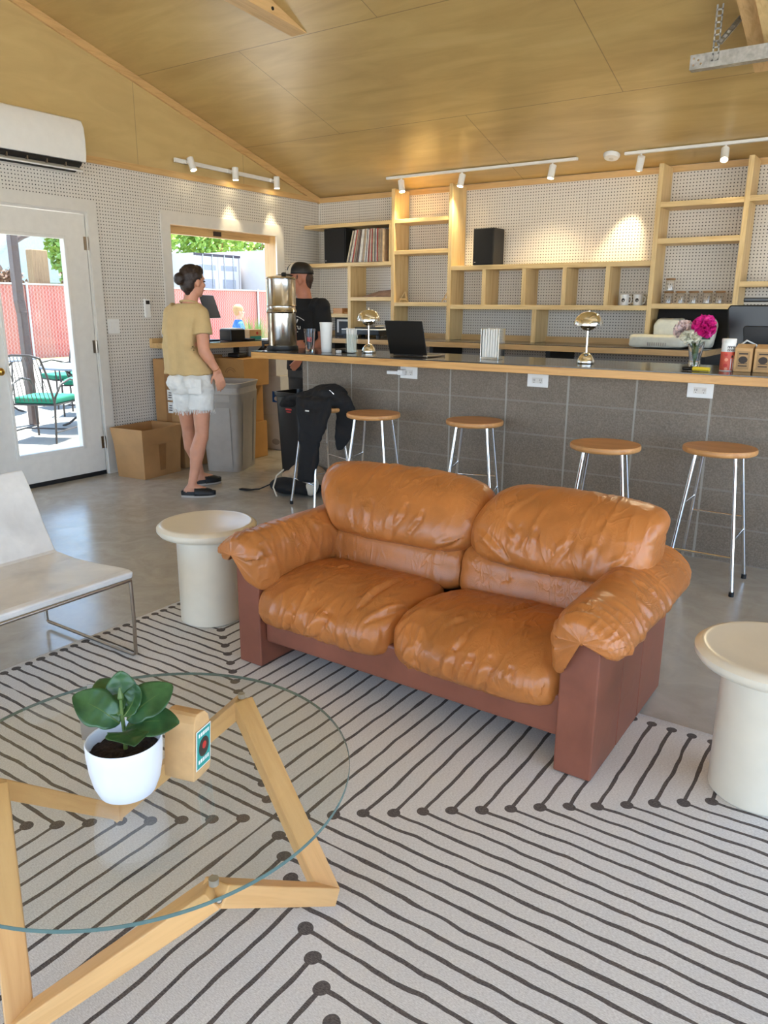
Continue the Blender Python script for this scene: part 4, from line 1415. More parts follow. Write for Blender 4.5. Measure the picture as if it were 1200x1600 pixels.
# clear napkin caddy and its paper
x, y = 2.185, -2.37
nc = thing('straw_caddy', 'clear caddy of white paper straws left of the first chrome lamp', 'caddy', (x, y, BT))
q = MB()
for a in ((-.032, -.029, -.032, .032), (.029, .032, -.032, .032), (-.029, .029, -.032, -.029), (-.029, .029, .029, .032)):
    q.box(x + a[0], x + a[1], y + a[2], y + a[3], BT + 0.004, BT + 0.13)
q.box(x - .032, x + .032, y - .032, y + .032, BT, BT + 0.004)
q.build('clear_box', M['pane'], nc)
for i in range(9):
    a, b = (i % 3 - 1) * 0.017, (i // 3 - 1) * 0.017
    MB().cyl((x + a, y + b, BT + 0.005), (x + a * 1.25, y + b * 1.2, BT + 0.165 + 0.006 * (i % 2)), 0.0085, n=10).build('paper_bundle', M['paper'], nc, smooth=True)

# chrome mushroom lamps
def chrome_lamp(x, y, label):
    t = thing('table_lamp', label, 'lamp', (x, y, BT), group='chrome mushroom lamps on the bar')
    lathe_part('base', [(0.050, 0.0), (0.052, 0.004), (0.050, 0.02), (0.040, 0.042), (0.024, 0.058), (0.010, 0.064)], x, y, BT, M['mirror_chrome'], t, 40)
    lathe_part('rod', [(0.0065, 0.06), (0.0065, 0.20)], x, y, BT, M['mirror_chrome'], t, 16)
    lathe_part('lower_bowl', [(0.007, 0.19), (0.03, 0.197), (0.044, 0.21), (0.048, 0.226), (0.042, 0.229)], x, y, BT, M['mirror_chrome'], t, 40)
    pr = [(0.080, 0.222), (0.0825, 0.220), (0.083, 0.226), (0.080, 0.246), (0.070, 0.268), (0.052, 0.286), (0.030, 0.297), (0.0, 0.301)]
    lathe_part('shade', pr, x, y, BT, M['mirror_chrome'], t, 48, cap0=False, cap1=False)
    lathe_part('finial', [(0.007, 0.299), (0.007, 0.305), (0.004, 0.313), (0.0, 0.315)], x, y, BT, M['mirror_chrome'], t, 14, cap1=False)
    return t
chrome_lamp(2.262, -2.27, 'chrome mushroom lamp left of the open laptop')
chrome_lamp(3.885, -2.33, 'chrome mushroom lamp alone on the right half of the bar')

# small things left of the first lamp
x, y = 2.07, -2.30
t = thing('card_reader', 'small black card reader lying on the bar behind the white cube', 'card reader', (x, y, BT))
MB().box(x - 0.05, x + 0.06, y - 0.05, y + 0.05, BT + 0.0005, BT + 0.025).build('body', M['blackgloss'], t, bevel=0.006, seg=3)
MB().box(x - 0.035, x + 0.045, y - 0.035, y + 0.035, BT + 0.025, BT + 0.027).build('pad', M['black'], t)
t = thing('white_block', 'tiny white block on the bar in front of the card reader', 'block', (2.115, -2.43, BT))
MB().box(2.1, 2.13, -2.445, -2.415, BT + 0.0005, BT + 0.021).build('cube', M['plastic_white'], t, bevel=0.004)

# laptop
lx, ly, la = 2.735, -2.37, math.radians(-4)
lp = thing('laptop', 'open laptop with black lid facing the sofa on the bar', 'laptop', (lx, ly, BT), rotz=la)
MB().box(-0.152, 0.152, -0.105, 0.105, 0.002, 0.015).build('base', M['satin'], lp, local=True, bevel=0.004)
MB().obox((0, -0.135, 0.124), (0.152, 0.0045, 0.113), Matrix.Rotation(math.radians(16), 3, 'X')).build('lid', M['blackgloss'], lp, local=True, bevel=0.004)
MB().obox((0, -0.1295, 0.126), (0.144, 0.0008, 0.102), Matrix.Rotation(math.radians(16), 3, 'X')).build('screen', M['black'], lp, local=True)
MB().box(-0.13, 0.13, -0.02, 0.085, 0.015, 0.0165).build('keyboard', M['black'], lp, local=True)
MB().cyl((-0.12, -0.104, 0.013), (0.12, -0.104, 0.013), 0.006, n=10).build('hinge', M['black'], lp, local=True)

# steel and acrylic napkin dispenser
x, y = 3.265, -2.32
nd = thing('napkin_dispenser', 'chrome napkin dispenser on the bar between the laptop and the right lamp', 'napkin dispenser', (x, y, BT))
for s_ in (-1, 1):
    MB().box(x + s_ * 0.062 - 0.002, x + s_ * 0.062 + 0.002, y - 0.045, y + 0.045, BT + 0.001, BT + 0.19).build('side_plate', M['mirror_chrome'], nd, bevel=0.001)
MB().box(x - 0.06, x + 0.06, y - 0.045, y + 0.045, BT + 0.001, BT + 0.014).build('tray', M['mirror_chrome'], nd)
for i in range(6):
    xx = x - 0.045 + i * 0.018
    MB().hexa([(xx - 0.008, y - 0.042, BT + .0145), (xx + 0.008, y - 0.042, BT + .0145), (xx - 0.008, y + 0.04, BT + .0145), (xx + 0.008, y + 0.04, BT + .0145),
               (xx - 0.007 + 0.003 * (i % 2), y - 0.041, BT + .185 + 0.005 * (i % 3)), (xx + 0.007, y - 0.041, BT + .187), (xx - 0.007, y + 0.04, BT + .185), (xx + 0.007, y + 0.04, BT + .188)]).build('napkin', M['paper'], nd)

# vase of peonies
x, y = 4.50, -2.33
vs_ = thing('flower_vase', 'glass vase holding a magenta, a blush and a cream peony on the bar', 'vase', (x, y, BT))
lathe_part('vase', [(0.030, 0.0), (0.032, 0.003), (0.030, 0.05), (0.044, 0.145), (0.0425, 0.145), (0.0285, 0.05), (0.028, 0.012), (0.0, 0.011)], x, y, BT, M['glass'], vs_, 36, cap1=False)
def flower(c, r, mt, nm, seed, flat=1.0):
    rnd = random.Random(seed)
    mb = MB()
    c = V(*c)
    n = 110
    for k in range(n):      # ruffled petals packed round a ball
        z = 1 - 1.75 * (k + 0.5) / n
        a = k * 2.39996 + rnd.uniform(-.2, .2)
        q = math.sqrt(max(0, 1 - z * z))
        o_ = V(q * math.cos(a), q * math.sin(a), z)
        o_ = (o_ + V(rnd.uniform(-.2, .2), rnd.uniform(-.2, .2), rnd.uniform(-.2, .2))).normalized()
        sd = o_.orthogonal().normalized()
        sd = Matrix.Rotation(rnd.uniform(0, 6.28), 3, o_) @ sd
        up = sd.cross(o_)
        L = r * rnd.uniform(0.85, 1.08)
        def fn(u, v, o_=o_, sd=sd, up=up, L=L, k=k):
            w_ = (v - .5) * 2
            p = o_ * (L * (0.35 + 0.65 * u)) + sd * (w_ * r * 0.30 * (0.5 + 0.6 * u)) + up * (r * 0.10 * math.sin(3 * u + k) + r * 0.07 * w_ * w_)
            p += o_ * (-0.10 * r * w_ * w_ * u + 0.03 * r * math.sin(7 * w_ + k) * u)
            p.z *= flat
            return c + p
        mb.grid(fn, 5, 5)
    return mb.build(nm, mt, vs_, smooth=True)
flower((x + 0.035, y - 0.02, BT + 0.225), 0.066, M['pink'], 'magenta_peony', 1)
flower((x - 0.075, y + 0.01, BT + 0.205), 0.056, M['blush'], 'blush_peony', 2)
flower((x - 0.025, y - 0.05, BT + 0.170), 0.056, M['cream'], 'cream_peony', 3, 0.75)
for p in ((0.03, -0.015, 0.19), (-0.07, 0.01, 0.18), (-0.02, -0.04, 0.15)):
    MB().tube([(x, y, BT + 0.015), (x + p[0] * 0.3, y + p[1] * .3, BT + 0.11), (x + p[0], y + p[1], BT + p[2])], 0.003, 8).build('stem', M['stem'], vs_, smooth=True)
for (a, L) in ((0.3, 0.05), (-1.9, 0.06), (2.6, 0.055)):
    m, vn = None, None
    b0 = V(x + 0.008 * math.cos(a), y + 0.008 * math.sin(a), BT + 0.12)
    b1 = b0 + V(L * math.cos(a), L * math.sin(a), 0.03)
    d_ = (b1 - b0)
    sd = V(-math.sin(a), math.cos(a), 0)
    MB().grid(lambda u, v: b0 + d_ * u + sd * ((v - .5) * 0.03 * math.sin(PI * (0.05 + 0.93 * u))) + V(0, 0, 0.01 * math.sin(PI * u)), 8, 5).build('leaf', M['leaf'], vs_, smooth=True, solid=0.0006)
for z, r in ((0.10, 0.016), (0.07, 0.014)):
    MB().sphere((x, y, BT + z), (r, r, 0.03), 10, 6).build('submerged_leaf', M['stem'], vs_, smooth=True)

# marker lying on the bar
t = thing('highlighter', 'yellow highlighter pen with black cap lying in front of the vase', 'pen', (4.54, -2.50, BT))
MB().cyl((4.535, -2.50, BT + 0.0125), (4.62, -2.515, BT + 0.0125), 0.0115, n=16).build('barrel', M['yellow'], t, smooth=True)
MB().cyl((4.48, -2.49, BT + 0.0125), (4.535, -2.50, BT + 0.0125), 0.009, 0.0117, 16).build('cap', M['blackgloss'], t, smooth=True)

# printed carton and two kraft gift boxes at the right end
x, y = 4.672, -2.36
cn = thing('tea_tin', 'tall white canister with red poppy print beside the kraft boxes', 'tin', (x, y, BT))
lathe_part('canister', [(0.034, 0.0), (0.035, 0.002), (0.035, 0.150), (0.034, 0.151)], x, y, BT, M['plastic_white'], cn, 36)
lathe_part('lid', [(0.0362, 0.146), (0.0365, 0.148), (0.0365, 0.165), (0.0345, 0.168)], x, y, BT, M['paper'], cn, 36)
lathe_part('printed_band', [(0.0352, 0.004), (0.0354, 0.006), (0.0354, 0.098), (0.0352, 0.100)], x, y, BT, M['poppyred'], cn, 36, cap0=False, cap1=False)
fn = on_cyl(x, y, 0.035, 0.035, 0.15, BT, CAMA)
for i, (u, v, r) in enumerate(((-0.022, 0.03, 0.012), (-0.02, 0.06, 0.011), (-0.024, 0.085, 0.010), (0.02, 0.075, 0.010), (0.024, 0.095, 0.008), (-0.018, 0.012, 0.010))):
    disc_on(fn, u, v, r * .8, r * .8, 0.0008).build('poppy', M['bandlight'] if i % 2 else M['red'], cn)
for v in (0.118, 0.102):
    for i in range(4):
        strokes(fn, [(-0.018 + i * 0.0095, v), (-0.018 + i * 0.0095, v + 0.011), (-0.012 + i * 0.0095, v + 0.011), (-0.012 + i * 0.0095, v)], 0.0026, 0.0007).build('lettering', M['ink'], cn)
disc_on(fn, 0.010, 0.076, 0.006, 0.007, 0.0012).build('figure', M['ink'], cn)
strokes(fn, [(0.012, 0.008), (0.012, 0.066)], 0.020, 0.0009).build('figure', M['plastic_white'], cn)
for i, (x, lab) in enumerate(((4.755, 'kraft gift box with a dark crest, left one of the pair on the bar end'), (4.851, 'kraft gift box with a dark crest, right one of the pair at the frame edge'))):
    y = -2.36
    g_ = thing('gift_box', lab, 'box', (x, y, BT), group='kraft gift boxes on the bar')
    MB().hexa([(x - .043, y - .035, BT + .0005), (x + .043, y - .035, BT + .0005), (x - .043, y + .035, BT + .0005), (x + .043, y + .035, BT + .0005),
               (x - .043, y - .035, BT + .122), (x + .043, y - .035, BT + .122), (x - .043, y + .03, BT + .142), (x + .043, y + .03, BT + .142)]).build('carton', M['kraft'], g_, bevel=0.002)
    ff = lambda u, v, d, x=x, y=y: V(x + u, y - .0352 - d, BT + v)
    fl_ = quad_on(ff, -.031, .031, .014, .106, 0.0008).build('label', M['bagpaper'], g_)
    disc_on(ff, 0, 0.062, 0.022, 0.018, 0.0009).build('crest', M['ink'], fl_)
    for j, (vv, hh) in enumerate(((0.09, 0.007), (0.028, 0.006), (0.042, 0.003))):
        mb = MB()
        for k in range(1):
            m2 = quad_on(ff, -.022, .022, vv, vv + hh, 0.0010)
            mb.add(m2.v, m2.f)
        mb.build('lettering', M['ink'], fl_)
    strokes(ff, [(-.022 + .044 * k / 12, 0.078 + 0.008 * math.sin(PI * k / 12)) for k in range(13)], 0.003, 0.001).build('arch', M['kraft'], fl_)

# point-of-sale terminal on the bar's back edge, its back to us
x, y = 4.86, -1.98
ps = thing('checkout_terminal', 'large black checkout screen seen from behind on the right end of the bar', 'terminal', (x, y, BT))
rm = Matrix.Rotation(math.radians(-12), 3, 'X')
def ploc(px_, pz_, d): return V(x + px_, y - d, BT + pz_)
outl = [(-0.20, 0.0), (0.20, 0.0), (0.255, 0.07), (0.285, 0.30), (0.27, 0.32), (-0.27, 0.32), (-0.285, 0.30), (-0.255, 0.07)]
MB().prism([(x + a, BT + 0.022 + b) for a, b in outl], 'y', y - 0.03, y + 0.01).build('screen_back', M['blackgloss'], ps, bevel=0.008, seg=3)
MB().prism([(x + a * 0.66, BT + 0.03 + b * 0.62) for a, b in outl], 'y', y - 0.045, y - 0.031).build('rear_cover', M['black'], ps, bevel=0.005)
MB().cyl((x - 0.03, y - 0.03, BT + 0.27), (x - 0.03, y - 0.034, BT + 0.27), 0.022, n=24).build('camera_ring', M['ink'], ps, smooth=True)
MB().box(x - 0.16, x + 0.16, y - 0.12, y + 0.02, BT + 0.0005, BT + 0.02).build('foot', M['black'], ps, bevel=0.005)
MB().cyl((x - 0.02, y + 0.02, BT + 0.02), (x - 0.02, y + 0.02, BT + 0.46), 0.010, n=12).build('pole', M['blackgloss'], ps, smooth=True)
MB().obox((x - 0.11, y + 0.04, BT + 0.37), (0.10, 0.05, 0.012)).build('card_printer', M['blackgloss'], ps, bevel=0.006)
t = thing('white_cable', 'short white cable curling behind the poppy canister', 'cable', (4.70, -2.2, BT))
MB().tube([(4.64, -2.24, BT + .004), (4.67, -2.22, BT + .10), (4.73, -2.20, BT + .155), (4.775, -2.16, BT + .13), (4.79, -2.12, BT + .004)], 0.005, 8).build('cord', M['plastic_white'], t, smooth=True)

# folded cloth on a low service shelf behind the bar
t = thing('service_shelf', 'dark under-bar service shelf behind the bar', 'shelf', (3.4, -1.72, 0))
MB().box(2.05, 6.3, -1.90, -1.60, 0.86, 0.89).build('shelf_board', M['black'], t)
for xx in (2.2, 4.0, 6.1):
    MB().box(xx, xx + 0.04, -1.88, -1.62, 0, 0.86).build('leg', M['black'], t)

# ------------------------------------------------------------------ on the shelves
S1, S2 = 1.808, 2.188
def speaker(x, z, h, w_, label):
    t = thing('bookshelf_speaker', label, 'speaker', (x, -0.17, z), group='black bookshelf speakers')
    MB().box(x - w_ / 2, x + w_ / 2, -0.27, -0.06, z + 0.0005, z + h).build('cabinet', M['black'], t, bevel=0.004)
    MB().box(x - w_ / 2 + 0.006, x + w_ / 2 - 0.006, -0.281, -0.2705, z + 0.008, z + h - 0.006).build('grille', M['blackcloth'], t, bevel=0.004)
    MB().box(x - w_ / 2 + 0.02, x - w_ / 2 + 0.035, -0.283, -0.2812, z + 0.02, z + 0.028).build('badge', M['satin'], t)
speaker(0.412, S1, 0.335, 0.275, 'black speaker beside the row of records')
speaker(2.11, 1.75, 0.318, 0.208, 'black speaker standing alone on the long middle shelf')
rnd = random.Random(11)
recmats = []
for i, c in enumerate(((222, 214, 204), (196, 186, 176), (60, 50, 50), (150, 132, 116), (236, 232, 226), (122, 96, 84), (170, 60, 52), (206, 196, 170), (90, 84, 88), (184, 160, 132), (40, 44, 56), (214, 206, 198))):
    recmats.append(plain('record_sleeve', c, 0.6, var=0.15, scale=30))
x0 = 0.580
for i in range(32):
    th = 0.0096
    lean = 0.0
    k = i / 31
    lean = max(0.0, 0.26 - k * 0.30) if i < 27 else 0.02
    h = 0.308 + rnd.uniform(-0.004, 0.008)
    xb = x0 + i * 0.0138
    r = MB().hexa([(0, -.155, 0), (th, -.155, 0), (0, .135, 0), (th, .135, 0), (0, -.155, h), (th, -.155, h), (0, .135, h), (th, .135, h)])
    r.xf(Matrix.Rotation(lean, 4, 'Y'))
    zmin = min(p.z for p in r.v)
    r.xf(Matrix.Translation((xb, -0.142 + rnd.uniform(-.006, .006), S1 + 0.001 - zmin)))
    o = r.build('vinyl_record', recmats[rnd.randrange(len(recmats))], None, origin=(xb, -0.14, S1))
    tag(o, 'vinyl record in its sleeve, one of the leaning row beside the left speaker', 'record', 'vinyl records on the upper shelf')
# record sleeve leaning in the cubby, wooden box, small easels
t = thing('record_sleeve', 'brownish record sleeve propped in the cubby above the turntable', 'record', (0.87, -0.1, 1.47))
o = MB().hexa([(0.74, -0.25, 1.4715), (1.09, -0.22, 1.4715), (0.80, -0.03, 1.53), (1.10, -0.02, 1.56), (0.74, -0.252, 1.4755), (1.09, -0.222, 1.4755), (0.80, -0.032, 1.534), (1.10, -0.022, 1.564)]).build('sleeve', plain('worn_sleeve', (168, 138, 120), 0.6, var=0.3, scale=14), t)
t = thing('wooden_box', 'small open wooden box on the low left shelf behind the man', 'box', (0.42, -0.15, 1.303))
MB().box(0.34, 0.46, -0.22, -0.10, 1.304, 1.312).build('bottom', M['table_wood'], t)
for a in ((.34, .348, -.22, -.10), (.452, .46, -.22, -.10), (.348, .452, -.22, -.212), (.348, .452, -.108, -.10)):
    MB().box(a[0], a[1], a[2], a[3], 1.312, 1.36).build('side', M['stool_wood'], t)
t = thing('wooden_tray', 'tiny wooden dish beside the open box on the low left shelf', 'dish', (0.51, -0.2, 1.303))
lathe_part('dish', [(0.02, 0), (0.03, 0.004), (0.034, 0.02), (0.03, 0.02), (0.026, 0.008), (0, 0.007)], 0.515, -0.2, 1.3035, M['stool_wood'], t, 24, cap1=False)
for i, x in enumerate((1.21, 1.70)):
    t = thing('wooden_easel', ('tiny pine easel at the left end of the narrow lower shelf', 'tiny pine easel at the right end of the narrow lower shelf')[i], 'easel', (x, -0.18, 1.42), group='pine easels on the narrow shelf')
    z = 1.421
    for sx in (-1, 1):
        MB().bar((x + sx * 0.045, -0.21, z + 0.005), (x + sx * 0.004, -0.17, z + 0.10), 0.012, 0.008).build('leg', M['pine_z'], t)
    MB().bar((x, -0.11, z + 0.005), (x, -0.165, z + 0.095), 0.012, 0.008).build('leg', M['pine_z'], t)
    MB().bar((x - 0.04, -0.205, z + 0.03), (x + 0.04, -0.205, z + 0.03), 0.012, 0.012).build('ledge', M['pine_x'], t)
# mugs
for i, (x, lab) in enumerate(((3.40, 'white printed mug in the rightmost cubby, left one'), (3.515, 'white printed mug in the rightmost cubby, right one'))):
    z = 1.4005
    t = thing('coffee_mug', lab, 'mug', (x, -0.17, z), group='white mugs in the cubby')
    lathe_part('cup', [(0.036, 0), (0.038, 0.003), (0.039, 0.088), (0.036, 0.088), (0.035, 0.01), (0, 0.008)], x, -0.17, z, M['plastic_white'], t, 30, cap1=False)
    MB().tube([(x + 0.036, -0.17, z + 0.072), (x + 0.056, -0.172, z + 0.068), (x + 0.062, -0.173, z + 0.045), (x + 0.056, -0.172, z + 0.022), (x + 0.036, -0.17, z + 0.016)], 0.005, 8).build('handle', M['plastic_white'], t, smooth=True)
    fn = on_cyl(x, -0.17, 0.0385, 0.0388, 0.09, z, math.radians(-80))
    disc_on(fn, -0.004, 0.042, 0.014, 0.016, 0.0006).build('print', M['ink'], t)
# glass jars
def jar(x, y, z, label):
    t = thing('glass_jar', label, 'jar', (x, y, z), group='cork lidded glass jars')
    lathe_part('jar', [(0.030, 0), (0.034, 0.003), (0.034, 0.075), (0.030, 0.082), (0.029, 0.082), (0.032, 0.073), (0.032, 0.006), (0, 0.005)], x, y, z, M['glass'], t, 28, cap1=False)
    lathe_part('lid', [(0.034, 0.083), (0.037, 0.084), (0.037, 0.096), (0.034, 0.098)], x, y, z, M['jarlid'], t, 28)
JZ = 1.4155
for i, x in enumerate((3.76, 3.855, 3.955, 4.06, 4.155)):
    jar(x, -0.17, JZ, ('glass jar under the stacked one at the left of its shelf', 'second glass jar from the left beside the stacked pair', 'middle glass jar in the row on the right shelf', 'fourth glass jar from the left on the right shelf', 'rightmost glass jar in the row on the right shelf')[i])
jar(3.765, -0.17, JZ + 0.1, 'glass jar stacked on top of another at the left')

# rear counter: turntable, sign, coffee bags
t = thing('turntable', 'record player with white top on the rear counter behind the chrome lamp', 'turntable', (0.86, -0.3, CT))
z = CT
for a in ((0.66, -0.42), (1.06, -0.42), (0.66, -0.12), (1.06, -0.12)):
    MB().cyl((a[0], a[1], z), (a[0], a[1], z + 0.03), 0.02, n=14).build('foot', M['black'], t)
MB().box(0.63, 1.095, -0.46, -0.06, z + 0.03, z + 0.075).build('plinth', M['blackgloss'], t, bevel=0.004)
MB().box(0.632, 1.093, -0.458, -0.062, z + 0.0755, z + 0.085).build('top_plate', M['plastic_white'], t, bevel=0.002)
MB().lathe([(0.145, 0.0), (0.15, 0.003), (0.15, 0.012), (0.147, 0.014)], (0.84, -0.26, z + 0.0855), 40).build('platter', M['blackgloss'], t, smooth=True)
MB().tube([(1.05, -0.12, z + 0.12), (1.05, -0.25, z + 0.12), (0.98, -0.36, z + 0.112)], 0.005, 8).build('tonearm', M['chrome'], t, smooth=True)
t = thing('framed_sign', 'black frame with a white square mark leaning on the rear counter beside the turntable', 'sign', (0.47, -0.2, CT))
z = CT + 0.001
MB().box(0.34, 0.605, -0.19, -0.165, z, z + 0.205).build('frame', M['black'], t, bevel=0.003)
ff = lambda u, v, d: V(0.34 + u, -0.1905 - d, z + v)
for a in ((0.03, 0.205, 0.15, 0.17), (0.03, 0.052, 0.035, 0.15), (0.183, 0.205, 0.035, 0.15), (0.12, 0.205, 0.03, 0.05), (0.15, 0.183, 0.06, 0.085)):
    quad_on(ff, a[0], a[1], a[2], a[3], 0.001).build('mark', M['paper'], t)
z = CT
def sack(name, label, x0, x1, y0, y1, z0, z1, mt, seed, lean=0.0, bulge=0.16):
    t = thing(name, label, 'bag', ((x0 + x1) / 2, (y0 + y1) / 2, z0), group='white coffee bags on the rear counter')
    def fn(u, v):
        a = 2 * PI * u
        b = PI * (v - 0.5)
        cb = math.copysign(abs(math.cos(b)) ** 0.35, math.cos(b)); sb = math.copysign(abs(math.sin(b)) ** 0.5, math.sin(b))
        ca = math.copysign(abs(math.cos(a)) ** 0.4, math.cos(a)); sa = math.copysign(abs(math.sin(a)) ** 0.5, math.sin(a))
        p = V((x0 + x1) / 2 + (x1 - x0) / 2 * cb * ca, (y0 + y1) / 2 + (y1 - y0) / 2 * cb * sa, (z0 + z1) / 2 + (z1 - z0) / 2 * sb)
        p += V(1, 1, 0) * 0.012 * noise.noise(p * 14 + V(seed, 0, 0))
        p.y += lean * (p.z - z0)
        if p.z > z0 + 0.01: p.z += 0.010 * noise.noise(p * 16) + 0.004 * noise.noise(p * 45)
        return p
    MB().grid(fn, 40, 22, cu=True).build('bag_body', mt, t, smooth=True)
    return t
bp = M['bagpaper2']
t = sack('coffee_sack', 'long ribbed white bag lying on the rear counter under the leaning ones', 3.57, 4.02, -0.58, -0.33, CT + 0.001, CT + 0.10, bp, 1)
for i in range(9):
    xx = 3.74 + i * 0.017
    MB().box(xx, xx + 0.006, -0.5835, -0.579, CT + 0.02, CT + 0.045).build('printed_bar', M['bingrey'], t)
sack('coffee_sack', 'white coffee bag with a loose mark leaning behind the lying bag', 3.69, 3.93, -0.31, -0.17, CT + 0.001, CT + 0.225, bp, 2, 0.12)
t = sack('coffee_sack', 'white coffee bag with green print behind the peonies', 4.0, 4.17, -0.33, -0.2, CT + 0.001, CT + 0.235, bp, 3, 0.1)
MB().box(4.03, 4.15, -0.338, -0.334, CT + 0.07, CT + 0.12).build('green_band', plain('green_band', (26, 84, 66), 0.5), t)
t = thing('coffee_tray', 'black tray of coffee bags tilted under the right shelf', 'tray', (3.95, -0.12, CT))
MB().hexa([(3.665, -0.15, CT + .001), (4.262, -0.15, CT + .001), (3.665, -0.06, CT + .001), (4.262, -0.06, CT + .001), (3.665, -0.06, CT + .30), (4.262, -0.06, CT + .30), (3.665, -0.03, CT + .30), (4.262, -0.03, CT + .30)]).build('tray', M['black'], t)
t = thing('folded_cloth', 'folded white cloth on the service shelf behind the right chrome lamp', 'cloth', (4.05, -1.75, 0.89))
MB().box(3.92, 4.24, -1.86, -1.64, 0.8905, 0.905).build('lower_fold', M['paper'], t, bevel=0.004)
MB().box(3.94, 4.22, -1.85, -1.65, 0.9055, 0.92).build('upper_fold', M['paper'], t, bevel=0.004)

# ------------------------------------------------------------------ on the side counter
LZ = 1.067
t = thing('tilted_monitor', 'dark tilted order screen on the side counter in front of the woman', 'monitor', (0.16, -1.75, LZ))
rm = Matrix.Rotation(math.radians(22), 3, 'Z') @ Matrix.Rotation(math.radians(-18), 3, 'Y')
MB().obox((0.17, -1.80, LZ + 0.30), (0.009, 0.14, 0.105), rm).build('screen', M['blackgloss'], t, bevel=0.005)
MB().tube([(0.13, -1.80, LZ + 0.012), (0.13, -1.80, LZ + 0.16), (0.165, -1.80, LZ + 0.25)], 0.012, 10).build('stand', M['black'], t, smooth=True)
MB().box(0.06, 0.22, -1.88, -1.72, LZ, LZ + 0.012).build('foot', M['black'], t, bevel=0.004)
t = thing('receipt_printer', 'black receipt printer with white top on the side counter', 'printer', (0.29, -1.64, LZ))
MB().box(0.22, 0.37, -1.75, -1.57, LZ + 0.0005, LZ + 0.105).build('body', M['blackgloss'], t, bevel=0.008)
MB().box(0.235, 0.355, -1.74, -1.585, LZ + 0.1055, LZ + 0.113).build('lid', M['plastic_white'], t, bevel=0.003)
t = thing('keypad', 'black keypad in front of the receipt printer', 'keypad', (0.34, -1.5, LZ))
MB().box(0.25, 0.40, -1.56, -1.47, LZ + 0.0005, LZ + 0.02).build('body', M['black'], t, bevel=0.004)
t = thing('tissue_box', 'tan box with a teal stripe beside the receipt printer', 'box', (0.24, -1.37, LZ))
MB().box(0.18, 0.31, -1.45, -1.29, LZ + 0.0005, LZ + 0.095).build('carton', M['kraft'], t, bevel=0.002)
MB().box(0.3105, 0.3115, -1.445, -1.295, LZ + 0.002, LZ + 0.035).build('stripe', M['teal'], t)
MB().cyl((0.3105, -1.35, LZ + 0.062), (0.312, -1.35, LZ + 0.062), 0.014, n=18).build('dot', M['red'], t)
for i in range(3):
    MB().box(0.12 + 0.012 * i, 0.40 - 0.01 * i, -1.22 + 0.18 * i, -0.98 + 0.18 * i, LZ + 0.0005 + 0.0012 * i, LZ + 0.0014 + 0.0012 * i).build('paper_sheet', M['paper'], None, origin=(0.26, -1.1 + 0.18 * i, LZ))
    o = COL.objects[-1]
    tag(o, ('loose white paper sheet on the side counter beside the tan box', 'loose white paper sheet in the middle of the three on the side counter', 'loose white paper sheet on the side counter nearest the corner')[i], 'paper', 'loose sheets on the side counter')
t = thing('cable_coil', 'black device with a pale cable loop at the end of the side counter', 'cable', (0.12, -2.26, LZ))
MB().sphere((0.13, -2.25, LZ + 0.065), (0.06, 0.055, 0.06), 20, 12).build('device', M['blackgloss'], t, smooth=True)
MB().tube([(0.17 + 0.004 * math.sin(k), -2.29 + 0.075 * math.cos(2 * PI * k / 24), LZ + 0.078 + 0.07 * math.sin(2 * PI * k / 24)) for k in range(24)], 0.004, 8, closed=True).build('loop', M['plastic_white'], t, smooth=True)
# ------------------------------------------------------------------ boxes, bin and bags on the floor
def carton(mb, c, hx, hy, z0, z1, a, flare=0.0):
    ca, sa = math.cos(a), math.sin(a)
    vs = []
    for z, k in ((z0, 0), (z1, flare)):
        for sy in (-1, 1):
            for sx in (-1, 1):
                x, y = sx * (hx + k), sy * (hy + k)
                vs.append((c[0] + ca * x - sa * y, c[1] + sa * x + ca * y, z))
    return mb.hexa(vs)
def sealed_box(name, label, c, hx, hy, z0, z1, a, mt, tape=True, group=None):
    t = thing(name, label, 'box', (c[0], c[1], z0), group=group)
    carton(MB(), c, hx, hy, z0 + 0.001, z1, a).build('carton', mt, t, bevel=0.004)
    if tape:
        carton(MB(), c, hx + 0.0012, 0.025, z1 - 0.06, z1 + 0.0012, a).build('tape', M['cardtape'], t)
    return t
# open carton by the door
oa = math.radians(6)
oc = (0.292, -2.69)
t = thing('open_box', 'open cardboard box with raised flaps on the floor right of the door', 'box', (oc[0], oc[1], 0))
carton(MB(), oc, 0.150, 0.205, 0.001, 0.012, oa).build('bottom', M['card'], t)
def wallpanel(c, a, hx, hy, side, z0, z1, k0, k1, th=0.007):
    ca, sa = math.cos(a), math.sin(a)
    def P_(x, y, z): return (c[0] + ca * x - sa * y, c[1] + sa * x + ca * y, z)
    vs = []
    for z, k in ((z0, k0), (z1, k1)):
        X, Y = hx + k, hy + k
        if side == 'f': q = ((-X, -Y), (X, -Y), (-X + th, -Y + th), (X - th, -Y + th))
        if side == 'b': q = ((-X, Y), (X, Y), (-X + th, Y - th), (X - th, Y - th))
        if side == 'l': q = ((-X, -Y), (-X, Y), (-X + th, -Y + th), (-X + th, Y - th))
        if side == 'r': q = ((X, -Y), (X, Y), (X - th, -Y + th), (X - th, Y - th))
        vs += [P_(x, y, z) for x, y in q]
    return MB().hexa(vs)
for s_ in 'fblr':
    wallpanel(oc, oa, 0.150, 0.205, s_, 0.012, 0.27, 0.0, 0.012).build('side', M['card'], t)
    wallpanel(oc, oa, 0.150, 0.205, s_, 0.2705, 0.41 if s_ != 'r' else 0.405, 0.012, 0.028).build('flap', M['card'], t)
mb = wallpanel(oc, oa, 0.151, 0.03, 'r', 0.05, 0.27, 0.0015, 0.0125, 0.002)
mb.build('tape', M['cardtape'], t)
